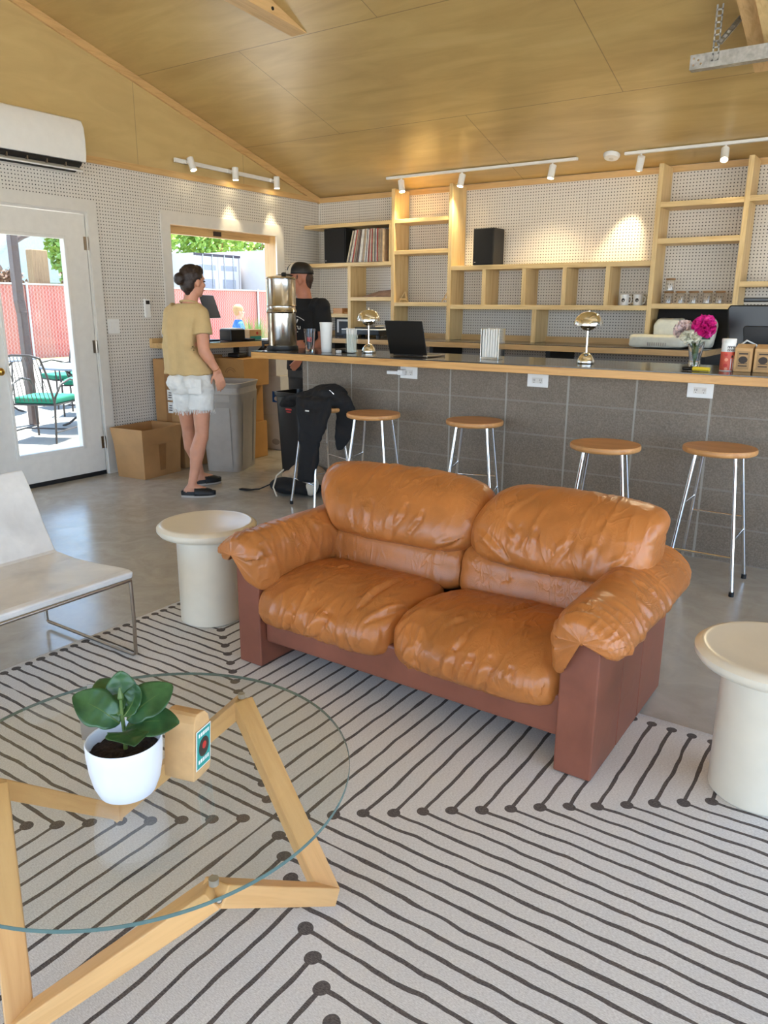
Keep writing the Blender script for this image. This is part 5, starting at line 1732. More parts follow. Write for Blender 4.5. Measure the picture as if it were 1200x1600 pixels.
# tall leaning carton
tc = (0.20, -2.22)
t = thing('tall_box', 'tall narrow cardboard box with white labels behind the open box', 'box', (tc[0], tc[1], 0))
mb = MB()
carton(mb, tc, 0.16, 0.155, 0.001, 0.93, 0.06)
mb.build('carton', M['card'], t, bevel=0.004)
ff = lambda u, v, d: V(tc[0] + math.cos(.06) * u + math.sin(.06) * (.155 + d), tc[1] + math.sin(.06) * u - math.cos(.06) * (.155 + d), v)
quad_on(ff, -0.03, 0.03, 0.0, 0.93, 0.002).build('tape', M['cardtape'], t)
for v0, v1 in ((0.585, 0.675), (0.475, 0.57)):
    l_ = quad_on(ff, -0.005, 0.055, v0, v1, 0.004).build('shipping_label', M['paper'], t)
    for k in range(3):
        quad_on(ff, 0.004 + 0.004 * k, 0.045, v0 + 0.02 + 0.02 * k, v0 + 0.028 + 0.02 * k, 0.005).build('print', M['ink'], l_)
# stacks under the side counter
sealed_box('cardboard_box', 'large tan cardboard box on the floor, bottom of the stack behind the grey bin', (0.36, -1.69), 0.18, 0.19, 0.0, 0.335, 0.03, M['card2'], False)
bx = sealed_box('cardboard_box', 'tan cardboard box lettered AND, middle of the stack behind the grey bin', (0.335, -1.66), 0.165, 0.16, 0.335, 0.675, 0.02, M['card2'], False)
text_mesh('lettering', 'AND', 0.075, M['ink'], bx, Matrix.Translation((0.425, -1.8235, 0.535)) @ Matrix.Rotation(0.02, 4, 'Z') @ Matrix.Rotation(PI / 2, 4, 'X'))
b3 = thing('printed_box', 'open printed cardboard box on top of the stack behind the grey bin', 'box', (0.40, -1.66, 0.675))
carton(MB(), (0.40, -1.66), 0.18, 0.16, 0.676, 0.92, 0.0, 0.004).build('carton', M['card2'], b3, bevel=0.004)
ff = lambda u, v, d: V(0.40 + u, -1.8215 - 0.004 * v - d, 0.676 + v)
for k, r in enumerate((0.05, 0.07)):
    strokes(ff, [(0.02 + r * math.cos(0.5 + PI * i / 10 * 0.75), 0.10 + r * 0.9 * math.sin(0.5 + PI * i / 10 * .75)) for i in range(11)], 0.006, 0.0035).build('print', M['cardtape'], b3)
quad_on(ff, -0.05, 0.09, 0.06, 0.075, 0.0035).build('print', M['cardtape'], b3)
quad_on(ff, -0.03, 0.07, 0.035, 0.047, 0.0035).build('print', M['cardtape'], b3)
MB().box(0.30, 0.44, -1.74, -1.62, 0.924, 0.96).build('black_contents', M['black'], b3, bevel=0.01)
bx = sealed_box('cardboard_box', 'printed cardboard box seen between the woman and the stack, upper one', (0.09, -1.86), 0.08, 0.185, 0.6, 0.94, 0.0, M['card2'], False)
bx2 = sealed_box('cardboard_box', 'plain cardboard box against the wall under the side counter, lower one', (0.09, -1.86), 0.08, 0.185, 0.0, 0.6, 0.0, M['card2'], False)
ff = lambda u, v, d: V(0.05 + u, -2.0455 - d, 0.6 + v)
for (u0, u1, v0, v1) in ((-0.03, 0.11, 0.07, 0.09), (-0.03, 0.11, 0.19, 0.21), (-0.03, -0.015, 0.09, 0.19), (0.095, 0.11, 0.09, 0.19), (0.0, 0.08, 0.11, 0.17)):
    quad_on(ff, u0, u1, v0, v1, 0.001).build('print', M['cardtape'], bx)
for i, (z0, z1, lab) in enumerate(((0.0, 0.345, 'white carton on the floor, bottom of the white stack by the wall end'), (0.345, 0.725, 'white carton with a blue square, middle of the white stack'), (0.725, 1.0, 'white carton on top of the white stack under the side counter'))):
    t = thing('white_carton', lab, 'box', (0.25, -1.03, z0), group='white cartons under the side counter')
    x1 = 0.47 if i < 2 else 0.42
    MB().box(0.06, x1, -1.22, -0.84, z0 + 0.001, z1).build('carton', M['trimwhite'], t, bevel=0.004)
    if i == 1:
        ff = lambda u, v, d: V(0.06 + u, -1.2205 - d, v)
        l_ = quad_on(ff, 0.30, 0.405, 0.47, 0.575, 0.001).build('blue_square', M['blue'], t)
        disc_on(ff, 0.352, 0.545, 0.014, 0.014, 0.002).build('mark', M['paper'], l_)
        disc_on(ff, 0.352, 0.505, 0.028, 0.022, 0.002).build('mark', M['paper'], l_)
    if i == 0:
        ff = lambda u, v, d: V(0.06 + u, -1.2205 - d, v)
        disc_on(ff, 0.33, 0.08, 0.05, 0.03, 0.001).build('mark', M['bingrey'], t)

# slim grey waste bin
bc, ba = (0.655, -2.09), math.radians(22)
t = thing('waste_bin', 'tall slim grey plastic waste bin beside the woman', 'bin', (bc[0], bc[1], 0))
def frus(mb, z0, z1, k0, k1, hx=0.150, hy=0.20):
    ca, sa = math.cos(ba), math.sin(ba)
    rs = []
    for z, k in ((z0, k0), (z1, k1)):
        ring = []
        n = 40
        for i in range(n):
            a = 2 * PI * i / n
            cx_ = math.copysign(abs(math.cos(a)) ** 0.25, math.cos(a)); sx_ = math.copysign(abs(math.sin(a)) ** 0.25, math.sin(a))
            x, y = cx_ * (hx + k), sx_ * (hy + k)
            ring.append(V(bc[0] + ca * x - sa * y, bc[1] + sa * x + ca * y, z))
        rs.append(ring)
    return rs
rs = frus(None, 0.001, 0.02, 0, 0.002) + frus(None, 0.66, 0.665, 0.034, 0.036) + frus(None, 0.68, 0.74, 0.030, 0.033) + frus(None, 0.74, 0.06, 0.027, -0.006)
MB().rings(rs).build('bin_body', M['bingrey'], t, smooth=True)
rs = frus(None, 0.715, 0.752, 0.033, 0.046) + frus(None, 0.756, 0.72, 0.040, 0.030)
MB().rings(rs, closed=True).build('rim', M['bingrey'], t, smooth=True)
def bface(u, v, d):
    ca, sa = math.cos(ba), math.sin(ba)
    k = 0.034 * v / 0.66
    x, y = u, -(0.20 + k + d)
    return V(bc[0] + ca * x - sa * y, bc[1] + sa * x + ca * y, v)
quad_on(bface, -0.10, 0.10, 0.05, 0.55, 0.008).build('raised_panel', M['bingrey'], t, bevel=0.006)
quad_on(bface, -0.105, 0.105, 0.60, 0.655, 0.006).build('grip_panel', M['bingrey'], t, bevel=0.004)
def bside(u, v, d):
    ca, sa = math.cos(ba), math.sin(ba)
    k = 0.034 * v / 0.66
    x, y = (0.15 + k + d), u
    return V(bc[0] + ca * x - sa * y, bc[1] + sa * x + ca * y, v)
quad_on(bside, -0.14, -0.10, 0.05, 0.60, 0.006).build('rib', M['bingrey'], t, bevel=0.004)
quad_on(bside, 0.10, 0.14, 0.05, 0.60, 0.006).build('rib', M['bingrey'], t, bevel=0.004)

# tall black bin under the bar end
t = thing('black_bin', 'tall tapered black bin under the left end of the bar', 'bin', (1.55, -2.22, 0))
rs = []
for z, k in ((0.001, 0.0), (0.70, 0.028), (0.705, 0.04), (0.735, 0.042), (0.735, 0.03), (0.05, -0.006)):
    ring = []
    for i in range(32):
        a = 2 * PI * i / 32
        cx_ = math.copysign(abs(math.cos(a)) ** 0.3, math.cos(a)); sx_ = math.copysign(abs(math.sin(a)) ** 0.3, math.sin(a))
        ring.append(V(1.550 + cx_ * (0.105 + k), -2.22 + sx_ * (0.105 + k), z))
    rs.append(ring)
MB().rings(rs).build('bin_body', M['blackgloss'], t, smooth=True)
ff = lambda u, v, d: V(1.550 + u, -2.22 - 0.105 - 0.028 * v / .7 - d, v)
quad_on(ff, -0.02, 0.04, 0.60, 0.612, 0.001).build('print', M['red'], t)
quad_on(ff, -0.012, 0.032, 0.583, 0.590, 0.001).build('print', M['red'], t)

# black jacket thrown over the stool
jk = thing('black_jacket', 'black jacket thrown over the leftmost bar stool, one sleeve hanging', 'jacket', (2.152, -2.68, 0.71))
def slab(mb, pts, th):
    # a drooping cloth band given by a centre line and half widths
    n = len(pts)
    for i in range(n - 1):
        (a, wa), (b, wb) = pts[i], pts[i + 1]
        for s_ in (-1, -0.5, 0, 0.5, 1):
            pa = V(*a) + V(0.92, 0.38, 0) * s_ * wa
            pb = V(*b) + V(0.92, 0.38, 0) * s_ * wb
            mb.capsule(pa, pb, th, th, 8)
mb = MB()
mb.sphere((2.16, -2.68, 0.745), (0.185, 0.175, 0.05), 20, 12)
mb.sphere((2.20, -2.65, 0.80), (0.13, 0.12, 0.065), 20, 12)
mb.capsule((2.04, -2.74, 0.765), (2.18, -2.66, 0.81), 0.045, 0.055)
mb.capsule((2.18, -2.65, 0.80), (2.32, -2.66, 0.755), 0.055, 0.06)
slab(mb, [((2.32, -2.67, 0.77), 0.05), ((2.365, -2.665, 0.66), 0.06), ((2.36, -2.69, 0.54), 0.05), ((2.335, -2.71, 0.44), 0.010)], 0.02)
slab(mb, [((2.19, -2.80, 0.765), 0.11), ((2.22, -2.85, 0.68), 0.10), ((2.235, -2.865, 0.58), 0.06), ((2.245, -2.862, 0.51), 0.02)], 0.022)
slab(mb, [((2.17, -2.80, 0.74), 0.05), ((2.195, -2.862, 0.62), 0.05), ((2.19, -2.866, 0.42), 0.045), ((2.165, -2.866, 0.23), 0.04)], 0.028)
slab(mb, [((2.10, -2.74, 0.775), 0.04), ((2.00, -2.745, 0.765), 0.05), ((1.90, -2.71, 0.735), 0.045), ((1.84, -2.69, 0.70), 0.03)], 0.024)
jb = blob(mb, 'jacket_body', M['blackcloth'], jk, 0.010, 6)
for v_ in jb.data.vertices:
    v_.co += v_.normal * (0.010 * noise.noise(v_.co * 13) + 0.006 * noise.noise(v_.co * 31))
MB().bar((2.27, -2.735, 0.83), (2.295, -2.72, 0.805), 0.006, 0.004).build('zipper', M['chrome'], jk)
MB().box(2.195, 2.225, -2.905, -2.90, 0.70, 0.708).build('label_tab', M['paper'], jk)

# backpack on the floor under the stool
bk = thing('backpack', 'tan and black backpack lying under the stool with the jacket', 'backpack', (1.80, -2.52, 0))
mb = MB()
mb.sphere((1.72, -2.55, 0.065), (0.16, 0.13, 0.062), 22, 12).sphere((1.86, -2.50, 0.06), (0.12, 0.12, 0.058), 20, 12)
b1 = blob(mb, 'lower_body', M['blackcloth'], bk, 0.009, 5)
mb = MB()
mb.sphere((1.80, -2.46, 0.155), (0.14, 0.10, 0.075), 22, 12).sphere((1.87, -2.44, 0.13), (0.11, 0.10, 0.09), 20, 12).sphere((1.70, -2.47, 0.12), (0.09, 0.08, 0.05), 18, 10).capsule((1.74, -2.44, 0.2), (1.80, -2.42, 0.24), 0.03, 0.02)
b1 = blob(mb, 'upper_body', M['tancloth'], bk, 0.009, 4)
for v_ in b1.data.vertices:
    v_.co += v_.normal * 0.008 * noise.noise(v_.co * 18)
MB().sphere((1.945, -2.545, 0.085), (0.045, 0.05, 0.075), 16, 10, Matrix.Rotation(0.3, 3, 'Y')).build('side_pocket', M['canvas'], bk, smooth=True)
def ribbon(pts, wd, th):
    mb = MB()
    for a, b in zip(pts[:-1], pts[1:]):
        mb.bar(a, b, wd, th)
    return mb
ribbon([(1.66, -2.60, 0.10), (1.60, -2.63, 0.07), (1.52, -2.66, 0.03), (1.43, -2.665, 0.011), (1.33, -2.67, 0.008)], 0.035, 0.008).build('strap', M['blackcloth'], bk)
MB().tube([(1.70, -2.58, 0.19), (1.68, -2.64, 0.15), (1.69, -2.69, 0.07), (1.74, -2.71, 0.015)], 0.006, 8).build('strap', M['canvas'], bk, smooth=True)

# ------------------------------------------------------------------ people
def fwd(deg):
    a = math.radians(deg)
    return V(math.cos(a), math.sin(a), 0)
def rgt(deg):
    return fwd(deg - 90)
def ellring(c, rx, ry, deg, n=28, p=0.8, tilt=0.0):
    c = V(*c)
    F, Rr = fwd(deg), rgt(deg)
    out = []
    for i in range(n):
        a = 2 * PI * i / n
        ca = math.copysign(abs(math.cos(a)) ** p, math.cos(a)); sa = math.copysign(abs(math.sin(a)) ** p, math.sin(a))
        out.append(c + Rr * (rx * ca) + F * (ry * sa) + V(0, 0, tilt * sa))
    return out
def basis(deg):
    return Matrix((rgt(deg), fwd(deg), V(0, 0, 1))).transposed()
def head_parts(mb, c, deg, s=1.0):
    m = basis(deg)
    c = V(*c)
    P_ = lambda x, y, z: c + m @ V(x * s, y * s, z * s)
    mb.sphere(P_(0, -0.008, 0.030), (0.072 * s, 0.090 * s, 0.085 * s), 22, 14, m)
    mb.sphere(P_(0, 0.022, -0.035), (0.057 * s, 0.062 * s, 0.075 * s), 20, 12, m)
    mb.sphere(P_(0, 0.052, -0.088), (0.024 * s, 0.022 * s, 0.020 * s), 12, 8, m)
    mb.capsule(P_(0, 0.082, 0.012), P_(0, 0.098, -0.022), 0.008 * s, 0.0125 * s, 10)
    mb.sphere(P_(0, 0.078, -0.055), (0.024 * s, 0.012 * s, 0.009 * s), 12, 8, m)
    mb.sphere(P_(0, 0.074, 0.028), (0.05 * s, 0.014 * s, 0.012 * s), 12, 8, m)
    for sx in (-1, 1):
        mb.sphere(P_(sx * 0.073, -0.008, -0.008), (0.008 * s, 0.020 * s, 0.032 * s), 12, 8, m)
        mb.sphere(P_(sx * 0.042, 0.055, -0.02), (0.022 * s, 0.022 * s, 0.022 * s), 10, 8, m)
    return P_, m
def eyes(P_, m, parent, s=1.0):
    for sx in (-1, 1):
        MB().sphere(P_(sx * 0.030, 0.079, 0.008), (0.012 * s, 0.008 * s, 0.007 * s), 12, 8, m).build('eye', M['ink'], parent, smooth=True)
    MB().sphere(P_(0, 0.089, -0.056), (0.019 * s, 0.004 * s, 0.003 * s), 12, 8, m).build('mouth', M['lips'], parent, smooth=True)
def hand(mb, wrist, d, palm_n, L=0.17, curl=0.5, side=1):
    # palm and five separate fingers; d points along the hand, palm_n out of the palm
    d = V(*d).normalized(); n_ = V(*palm_n)
    n_ = (n_ - d * n_.dot(d)).normalized()
    s_ = d.cross(n_) * side
    w_ = V(*wrist)
    pl = L * 0.5
    for k in (-0.028, -0.010, 0.010, 0.026):
        mb.capsule(w_ + s_ * k * 0.7, w_ + d * pl + s_ * k, 0.0125, 0.0115, 10)
    for k, (off, ln) in enumerate(((-0.030, 0.40), (-0.011, 0.47), (0.009, 0.44), (0.028, 0.34))):
        p = w_ + d * pl + s_ * off * 1.08
        ln *= L
        a = curl * (0.7 + 0.12 * k)
        d1 = (d * math.cos(a * 0.5) + n_ * math.sin(a * 0.5))
        d2 = (d * math.cos(a * 1.3) + n_ * math.sin(a * 1.3))
        d3 = (d * math.cos(a * 2.0) + n_ * math.sin(a * 2.0))
        p1 = p + d1 * ln * 0.45
        p2 = p1 + d2 * ln * 0.32
        p3 = p2 + d3 * ln * 0.23
        mb.capsule(p, p1, 0.0092, 0.0085, 8).capsule(p1, p2, 0.0085, 0.0078, 8).capsule(p2, p3, 0.0078, 0.0065, 8)
    q = w_ + d * pl * 0.28 - s_ * 0.026
    q1 = q + (d * 0.7 - s_ * 0.75 + n_ * 0.25).normalized() * L * 0.22
    q2 = q1 + (d * 0.9 - s_ * 0.25 + n_ * 0.35).normalized() * L * 0.2
    mb.capsule(q, q1, 0.0125, 0.0095, 8).capsule(q1, q2, 0.0095, 0.0075, 8)
def folds(o, f):
    for v_ in o.data.vertices:
        v_.co += v_.normal * f(v_.co)

# --- the woman at the side counter, seen from behind
TW, HWD = 106, 84
w_ = thing('person', 'person seen from behind in khaki tee and white cutoffs, reaching towards the grey bin', 'person', (1.1, -2.93, 0))
mb = MB()
hc = (1.176, -2.896, 1.535)
P_, hm = head_parts(mb, hc, HWD, 0.94)
F, Rr = fwd(TW), rgt(TW)
mb.capsule((1.135, -2.92, 1.34), (1.168, -2.902, 1.47), 0.056, 0.048)
mb.rings([ellring((x_, -2.92, z), a, b, TW) for x_, z, a, b in ((1.135, 0.80, .15, .105), (1.125, 0.92, .13, .10), (1.085, 1.05, .105, .085), (1.095, 1.2, .115, .09), (1.115, 1.31, .13, .08), (1.125, 1.37, .09, .06))])
shR, elR, wrR = V(1.238, -2.90, 1.315), V(1.285, -2.930, 1.062), V(1.330, -2.858, 0.922)
shL, elL, wrL = V(1.006, -2.962, 1.318), V(0.975, -2.95, 1.08), V(0.88, -2.78, 1.085)
mb.capsule(shR, elR, 0.052, 0.042).capsule(elR, wrR, 0.042, 0.026)
mb.capsule(elR + (wrR - elR) * 0.05, elR + (wrR - elR) * 0.4, 0.043, 0.040)
mb.capsule(shL, elL, 0.047, 0.036).capsule(elL, wrL, 0.037, 0.024)
hand(mb, wrR, (0.10, 0.25, -0.96), (-0.9, 0.35, 0.1), 0.168, 0.4, 1)
hand(mb, wrL, (-0.6, 0.75, -0.05), (0, 0, -1), 0.165, 0.3, -1)
hipR, knR, anR = V(1.205, -2.90, 0.78), V(1.205, -2.918, 0.455), V(1.205, -3.045, 0.085)
hipL, knL, anL = V(1.060, -2.935, 0.78), V(1.000, -2.865, 0.445), V(0.962, -2.735, 0.085)
for h_, k_, a_ in ((hipR, knR, anR), (hipL, knL, anL)):
    mb.capsule(h_, k_ + V(0, 0, .03), 0.080, 0.052)
    mb.capsule(k_ + V(0, 0, .03), k_ - V(0, 0, 0.03), 0.052, 0.047)
    d_ = (a_ - k_)
    mb.capsule(k_, k_ + d_ * 0.33 - F * 0.018, 0.050, 0.056)
    mb.capsule(k_ + d_ * 0.33 - F * 0.018, k_ + d_ * 0.7, 0.056, 0.037)
    mb.capsule(k_ + d_ * 0.7, a_, 0.037, 0.030)
def foot(mb, a_, deg):
    f = fwd(deg)
    mb.capsule(a_, a_ - f * 0.035 + V(0, 0, -0.04), 0.030, 0.030)
    mb.capsule(a_ - f * 0.03 + V(0, 0, -0.042), a_ + f * 0.10 + V(0, 0, -0.048), 0.030, 0.033)
    mb.capsule(a_ + V(0, 0, -0.01), a_ + f * 0.09 + V(0, 0, -0.04), 0.032, 0.03)
foot(mb, anR, 40); foot(mb, anL, 72)
body = blob(mb, 'body', M['skin_w'], w_, 0.0065, 4)
eyes(P_, hm, w_, 0.94)
# hair with a low bun
mb = MB()
s_ = 0.94
mb.sphere(P_(0, -0.022, 0.048), (0.082 * s_, 0.092 * s_, 0.086 * s_), 24, 16, hm)
mb.sphere(P_(0, -0.058, -0.01), (0.066 * s_, 0.05 * s_, 0.07 * s_), 20, 12, hm)
mb.sphere(P_(0, 0.028, 0.083), (0.062 * s_, 0.055 * s_, 0.045 * s_), 20, 12, hm)
mb.capsule(P_(0, -0.06, -0.045), P_(0, -0.05, -0.075), 0.034, 0.022)
mb.sphere(P_(0.0, -0.125, 0.022), (0.043, 0.036, 0.043), 18, 12, hm)
mb.capsule(P_(0, -0.09, 0.02), P_(0, -0.12, 0.022), 0.034, 0.034)
hr = blob(mb, 'hair', M['hair'], w_, 0.007, 3)
folds(hr, lambda p: 0.004 * noise.noise(p * 55))
# t-shirt
mb = MB()
rg_ = [((1.124, -2.927, 0.893), .182, .138), ((1.120, -2.927, 0.93), .174, .134), ((1.100, -2.94, 1.01), .150, .122), ((1.078, -2.955, 1.10), .128, .110), ((1.090, -2.945, 1.20), .132, .108), ((1.112, -2.932, 1.29), .138, .10), ((1.122, -2.928, 1.35), .122, .082), ((1.135, -2.918, 1.392), .078, .066)]
mb.rings([ellring(c, a, b, TW, 36, 0.78) for c, a, b in rg_])
for sh_, el_ in ((shR, elR), (shL, elL)):
    d_ = (el_ - sh_).normalized()
    mb.tube([sh_ - d_ * 0.03 + (V(1.122, -2.926, 1.36) - sh_) * 0.35, sh_, sh_ + d_ * 0.07, sh_ + d_ * 0.145], [0.052, 0.060, 0.066, 0.072], 18)
    mb.sphere(sh_ + V(0, 0, 0.0), 0.061, 16, 10)
shirt = blob(mb, 'tshirt', M['shirt'], w_, 0.007, 3)
def shirt_fold(p):
    q = p + ORI[w_]
    u = (q - V(1.11, -2.93, 0)).dot(Rr)
    k = max(0.0, min(1.0, (1.33 - q.z) / 0.25))
    return k * (0.010 * math.sin(u * 62 + 2.0 * math.sin(q.z * 5) + 0.8) * (0.6 + 0.4 * noise.noise(q * 6)) + 0.008 * noise.noise(V(q.x * 9, q.y * 9, q.z * 5)))
folds(shirt, shirt_fold)
MB().tube([p for p in ellring((1.140, -2.915, 1.398), .062, .056, TW, 28, 1.0, -0.012)], 0.007, 8, closed=True).build('collar', M['shirt'], w_, smooth=True)
# cutoff shorts
mb = MB()
mb.rings([ellring(c, a, b, TW, 32, 0.85) for c, a, b in (((1.135, -2.918, 0.93), .148, .112), ((1.135, -2.918, 0.86), .160, .122), ((1.135, -2.922, 0.79), .168, .130), ((1.135, -2.922, 0.755), .160, .118))])
for h_, k_ in ((hipR, knR), (hipL, knL)):
    d_ = (k_ - h_).normalized()
    mb.tube([h_ + V(0, 0, 0.03), h_ + d_ * 0.05, h_ + d_ * 0.145], [0.088, 0.092, 0.094], 22)
mb.sphere(V(1.195, -2.93, 0.835) - F * 0.045, (0.085, 0.085, 0.075), 16, 10)
mb.sphere(V(1.065, -2.96, 0.835) - F * 0.045, (0.085, 0.085, 0.075), 16, 10)
shorts = blob(mb, 'denim_shorts', M['denim'], w_, 0.007, 3)
folds(shorts, lambda p: 0.005 * noise.noise(V(p.x * 20, p.y * 20, p.z * 30)) + 0.003 * noise.noise(p * 50))
rnd = random.Random(5)
mb = MB()
for h_, k_ in ((hipR, knR), (hipL, knL)):
    d_ = (k_ - h_).normalized()
    c_ = h_ + d_ * 0.140
    a0_ = d_.orthogonal().normalized(); b0_ = d_.cross(a0_)
    for i in range(95):
        a = 2 * PI * i / 95 + rnd.uniform(-.03, .03)
        o_ = a0_ * math.cos(a) + b0_ * math.sin(a)
        p = c_ + o_ * 0.093
        L = rnd.uniform(0.012, 0.038)
        mb.bar(p, p + d_ * L + o_ * rnd.uniform(-.004, .007) + a0_ * rnd.uniform(-.005, .005), 0.0035, 0.0015, o_)
o = mb.build('frayed_hem', M['denim'], w_)
o['kind'] = 'stuff'
mb = MB()
ps_ = V(1.135, -2.92, 0) + Rr * 0.10 - F * 0.131
mb.obox(ps_ + V(0, 0, 0.815), (0.048, 0.003, 0.052), Matrix((rgt(TW + 14), fwd(TW + 14), V(0, 0, 1))).transposed())
mb.build('back_pocket', M['denim'], w_, bevel=0.004)
MB().tube([wrR + (elR - wrR) * 0.08 + V(0.026 * math.cos(a), 0.024 * math.sin(a), 0.014 * math.sin(a)) for a in [2 * PI * k / 16 for k in range(16)]], 0.0022, 6, closed=True).build('bracelet', M['brass'], w_, smooth=True)
# clogs
def clog(a_, deg, toe):
    f, r_ = fwd(deg), rgt(deg)
    c_ = V(a_.x, a_.y, 0) + f * 0.045
    def out(t, zz, k=1.0):
        pts = []
        n = 36
        for i in range(n):
            a = 2 * PI * i / n
            wd = 0.040 + 0.008 * math.cos(a - 0.0)
            pts.append(c_ + f * (0.128 * math.cos(a) * k) + r_ * (wd * k * math.copysign(abs(math.sin(a)) ** 0.8, math.sin(a))) + V(0, 0, zz))
        return pts
    so_ = MB().rings([out(0, 0.001), out(0, 0.012), out(0, 0.017, 0.97)]).build('clog_sole', M['bingrey'], w_, smooth=True)
    def up(u, v):
        a = PI * v
        x = -0.025 + 0.150 * u
        e = max(0.02, 1 - (max(0, x) / 0.128) ** 3) ** 0.5
        return c_ + f * x + r_ * (0.0465 * math.cos(a) * e) + V(0, 0, 0.016 + (0.066 - 0.020 * u) * math.sin(a) ** 0.8 * e)
    MB().grid(up, 18, 20).build('clog_upper', M['black'], w_, smooth=True, solid=0.003)
    MB().rings([out(0, 0.0165, 0.99), out(0, 0.046, 1.0), out(0, 0.046, 0.94), out(0, 0.0165, 0.93)], closed=True).build('clog_wall', M['black'], w_, smooth=True)
    b_ = c_ + f * 0.005
    MB().tube([b_ + r_ * (0.046 * math.cos(a)) + V(0, 0, 0.02 + 0.052 * math.sin(a)) for a in [PI * k / 14 for k in range(15)]], 0.0045, 8).build('clog_strap', M['black'], w_, smooth=True)
    q_ = b_ + r_ * 0.032 + V(0, 0, 0.060)
    MB().tube([q_ + f * x + r_ * y * 0.6 + V(0, 0, -y) for x, y in ((-.012, -.012), (.012, -.012), (.012, .012), (-.012, .012))], 0.002, 6, closed=True).build('buckle', M['chrome'], w_)
clog(anR, 40, 0); clog(anL, 72, 0)

# --- the man behind the bar, in profile
TM, HM = 272, 216
m_ = thing('person', 'person in black tee and trucker cap standing in profile behind the bar', 'person', (1.26, -1.79, 0))
mb = MB()
hc = (1.236, -1.806, 1.585)
P_, hm = head_parts(mb, hc, HM, 1.06)
F, Rr = fwd(TM), rgt(TM)
T0 = V(1.285, -1.785, 0)
mb.capsule(T0 + V(-0.01, 0, 1.38), (1.262, -1.80, 1.52), 0.066, 0.060)
mb.rings([ellring((T0.x - 0.012, T0.y, z), a, b, TM) for z, a, b in ((0.85, .15, .11), (0.98, .15, .11), (1.12, .145, .10), (1.28, .165, .10), (1.36, .14, .075), (1.41, .08, .06))])
shL, elL, wrL = V(1.470, -1.815, 1.375), V(1.475, -1.80, 1.105), V(1.335, -1.90, 0.985)
shR, elR, wrR = V(1.100, -1.775, 1.375), V(1.05, -1.79, 1.12), V(1.22, -1.93, 1.06)
for s0, e0, w0 in ((shL, elL, wrL), (shR, elR, wrR)):
    mb.capsule(s0, e0, 0.056, 0.043).capsule(e0, w0, 0.045, 0.030)
hand(mb, wrL, (-0.55, -0.25, -0.75), (-0.6, 0.5, 0.1), 0.185, 0.6, -1)
hand(mb, wrR, (0.9, -0.15, 0.1), (0.1, 0.9, 0.0), 0.185, 0.5, 1)
for sx in (-1, 1):
    h0 = V(T0.x, T0.y, 0.90) + Rr * sx * 0.085
    k0 = V(T0.x, T0.y, 0.48) + Rr * sx * 0.10 + F * 0.01
    a0 = V(T0.x, T0.y, 0.09) + Rr * sx * 0.10 - F * 0.02
    mb.capsule(h0, k0, 0.085, 0.055).capsule(k0, a0, 0.054, 0.035)
    foot(mb, a0, TM - 10 * sx)
blob(mb, 'body', M['skin_m'], m_, 0.0075, 4)
eyes(P_, hm, m_, 1.06)
mb = MB()
mb.sphere(P_(0, -0.068, 0.012), (0.070, 0.042, 0.06), 20, 12, hm).sphere(P_(0, -0.068, -0.035), (0.055, 0.028, 0.04), 16, 10, hm)
for sx in (-1, 1):
    mb.capsule(P_(sx * 0.076, 0.012, 0.03), P_(sx * 0.074, 0.014, 0.0), 0.008, 0.005)
blob(mb, 'hair', M['hair_m'], m_, 0.008, 3)
# trucker cap: black rear, pale front panel, curved brim
def capf(a0, a1, r=1.0):
    def fn(u, v):
        a = a0 + (a1 - a0) * u
        t = v * PI / 2
        k = 0.093 * r
        x = k * 0.90 * math.cos(t) ** 0.85 * math.sin(a)
        y = k * 1.10 * math.cos(t) ** 0.85 * math.cos(a)
        return P_(x, y - 0.006, 0.042 + 0.090 * r * math.sin(t) ** 0.9)
    return MB().grid(fn, 24, 14)
capf(math.radians(48), math.radians(312)).build('cap_mesh', M['black'], m_, smooth=True, solid=0.003)
fp = capf(math.radians(-48), math.radians(48), 1.015).build('cap_front', M['canvas'], m_, smooth=True, solid=0.003)
def brim(u, v):
    a = math.radians(-62 + 124 * u)
    r = 0.095 + 0.078 * v * math.cos((u - .5) * 1.9)
    return P_(r * 0.92 * math.sin(a), 0.008 + r * 1.08 * math.cos(a) - 0.015, 0.044 - 0.016 * abs((u - .5) * 2) ** 2 - 0.010 * v)
MB().grid(brim, 24, 8).build('cap_brim', M['black'], m_, smooth=True, solid=0.003)
def patch(u, v):
    a = math.radians(-26 + 62 * u)
    t = 0.25 + 0.62 * v
    k = 0.0965
    return P_(k * 0.90 * math.cos(t) ** 0.85 * math.sin(a), k * 1.10 * math.cos(t) ** .85 * math.cos(a) - 0.006, 0.042 + 0.092 * math.sin(t) ** 0.9)
MB().grid(patch, 10, 8).build('cap_patch', M['black'], m_, smooth=True, solid=0.002)
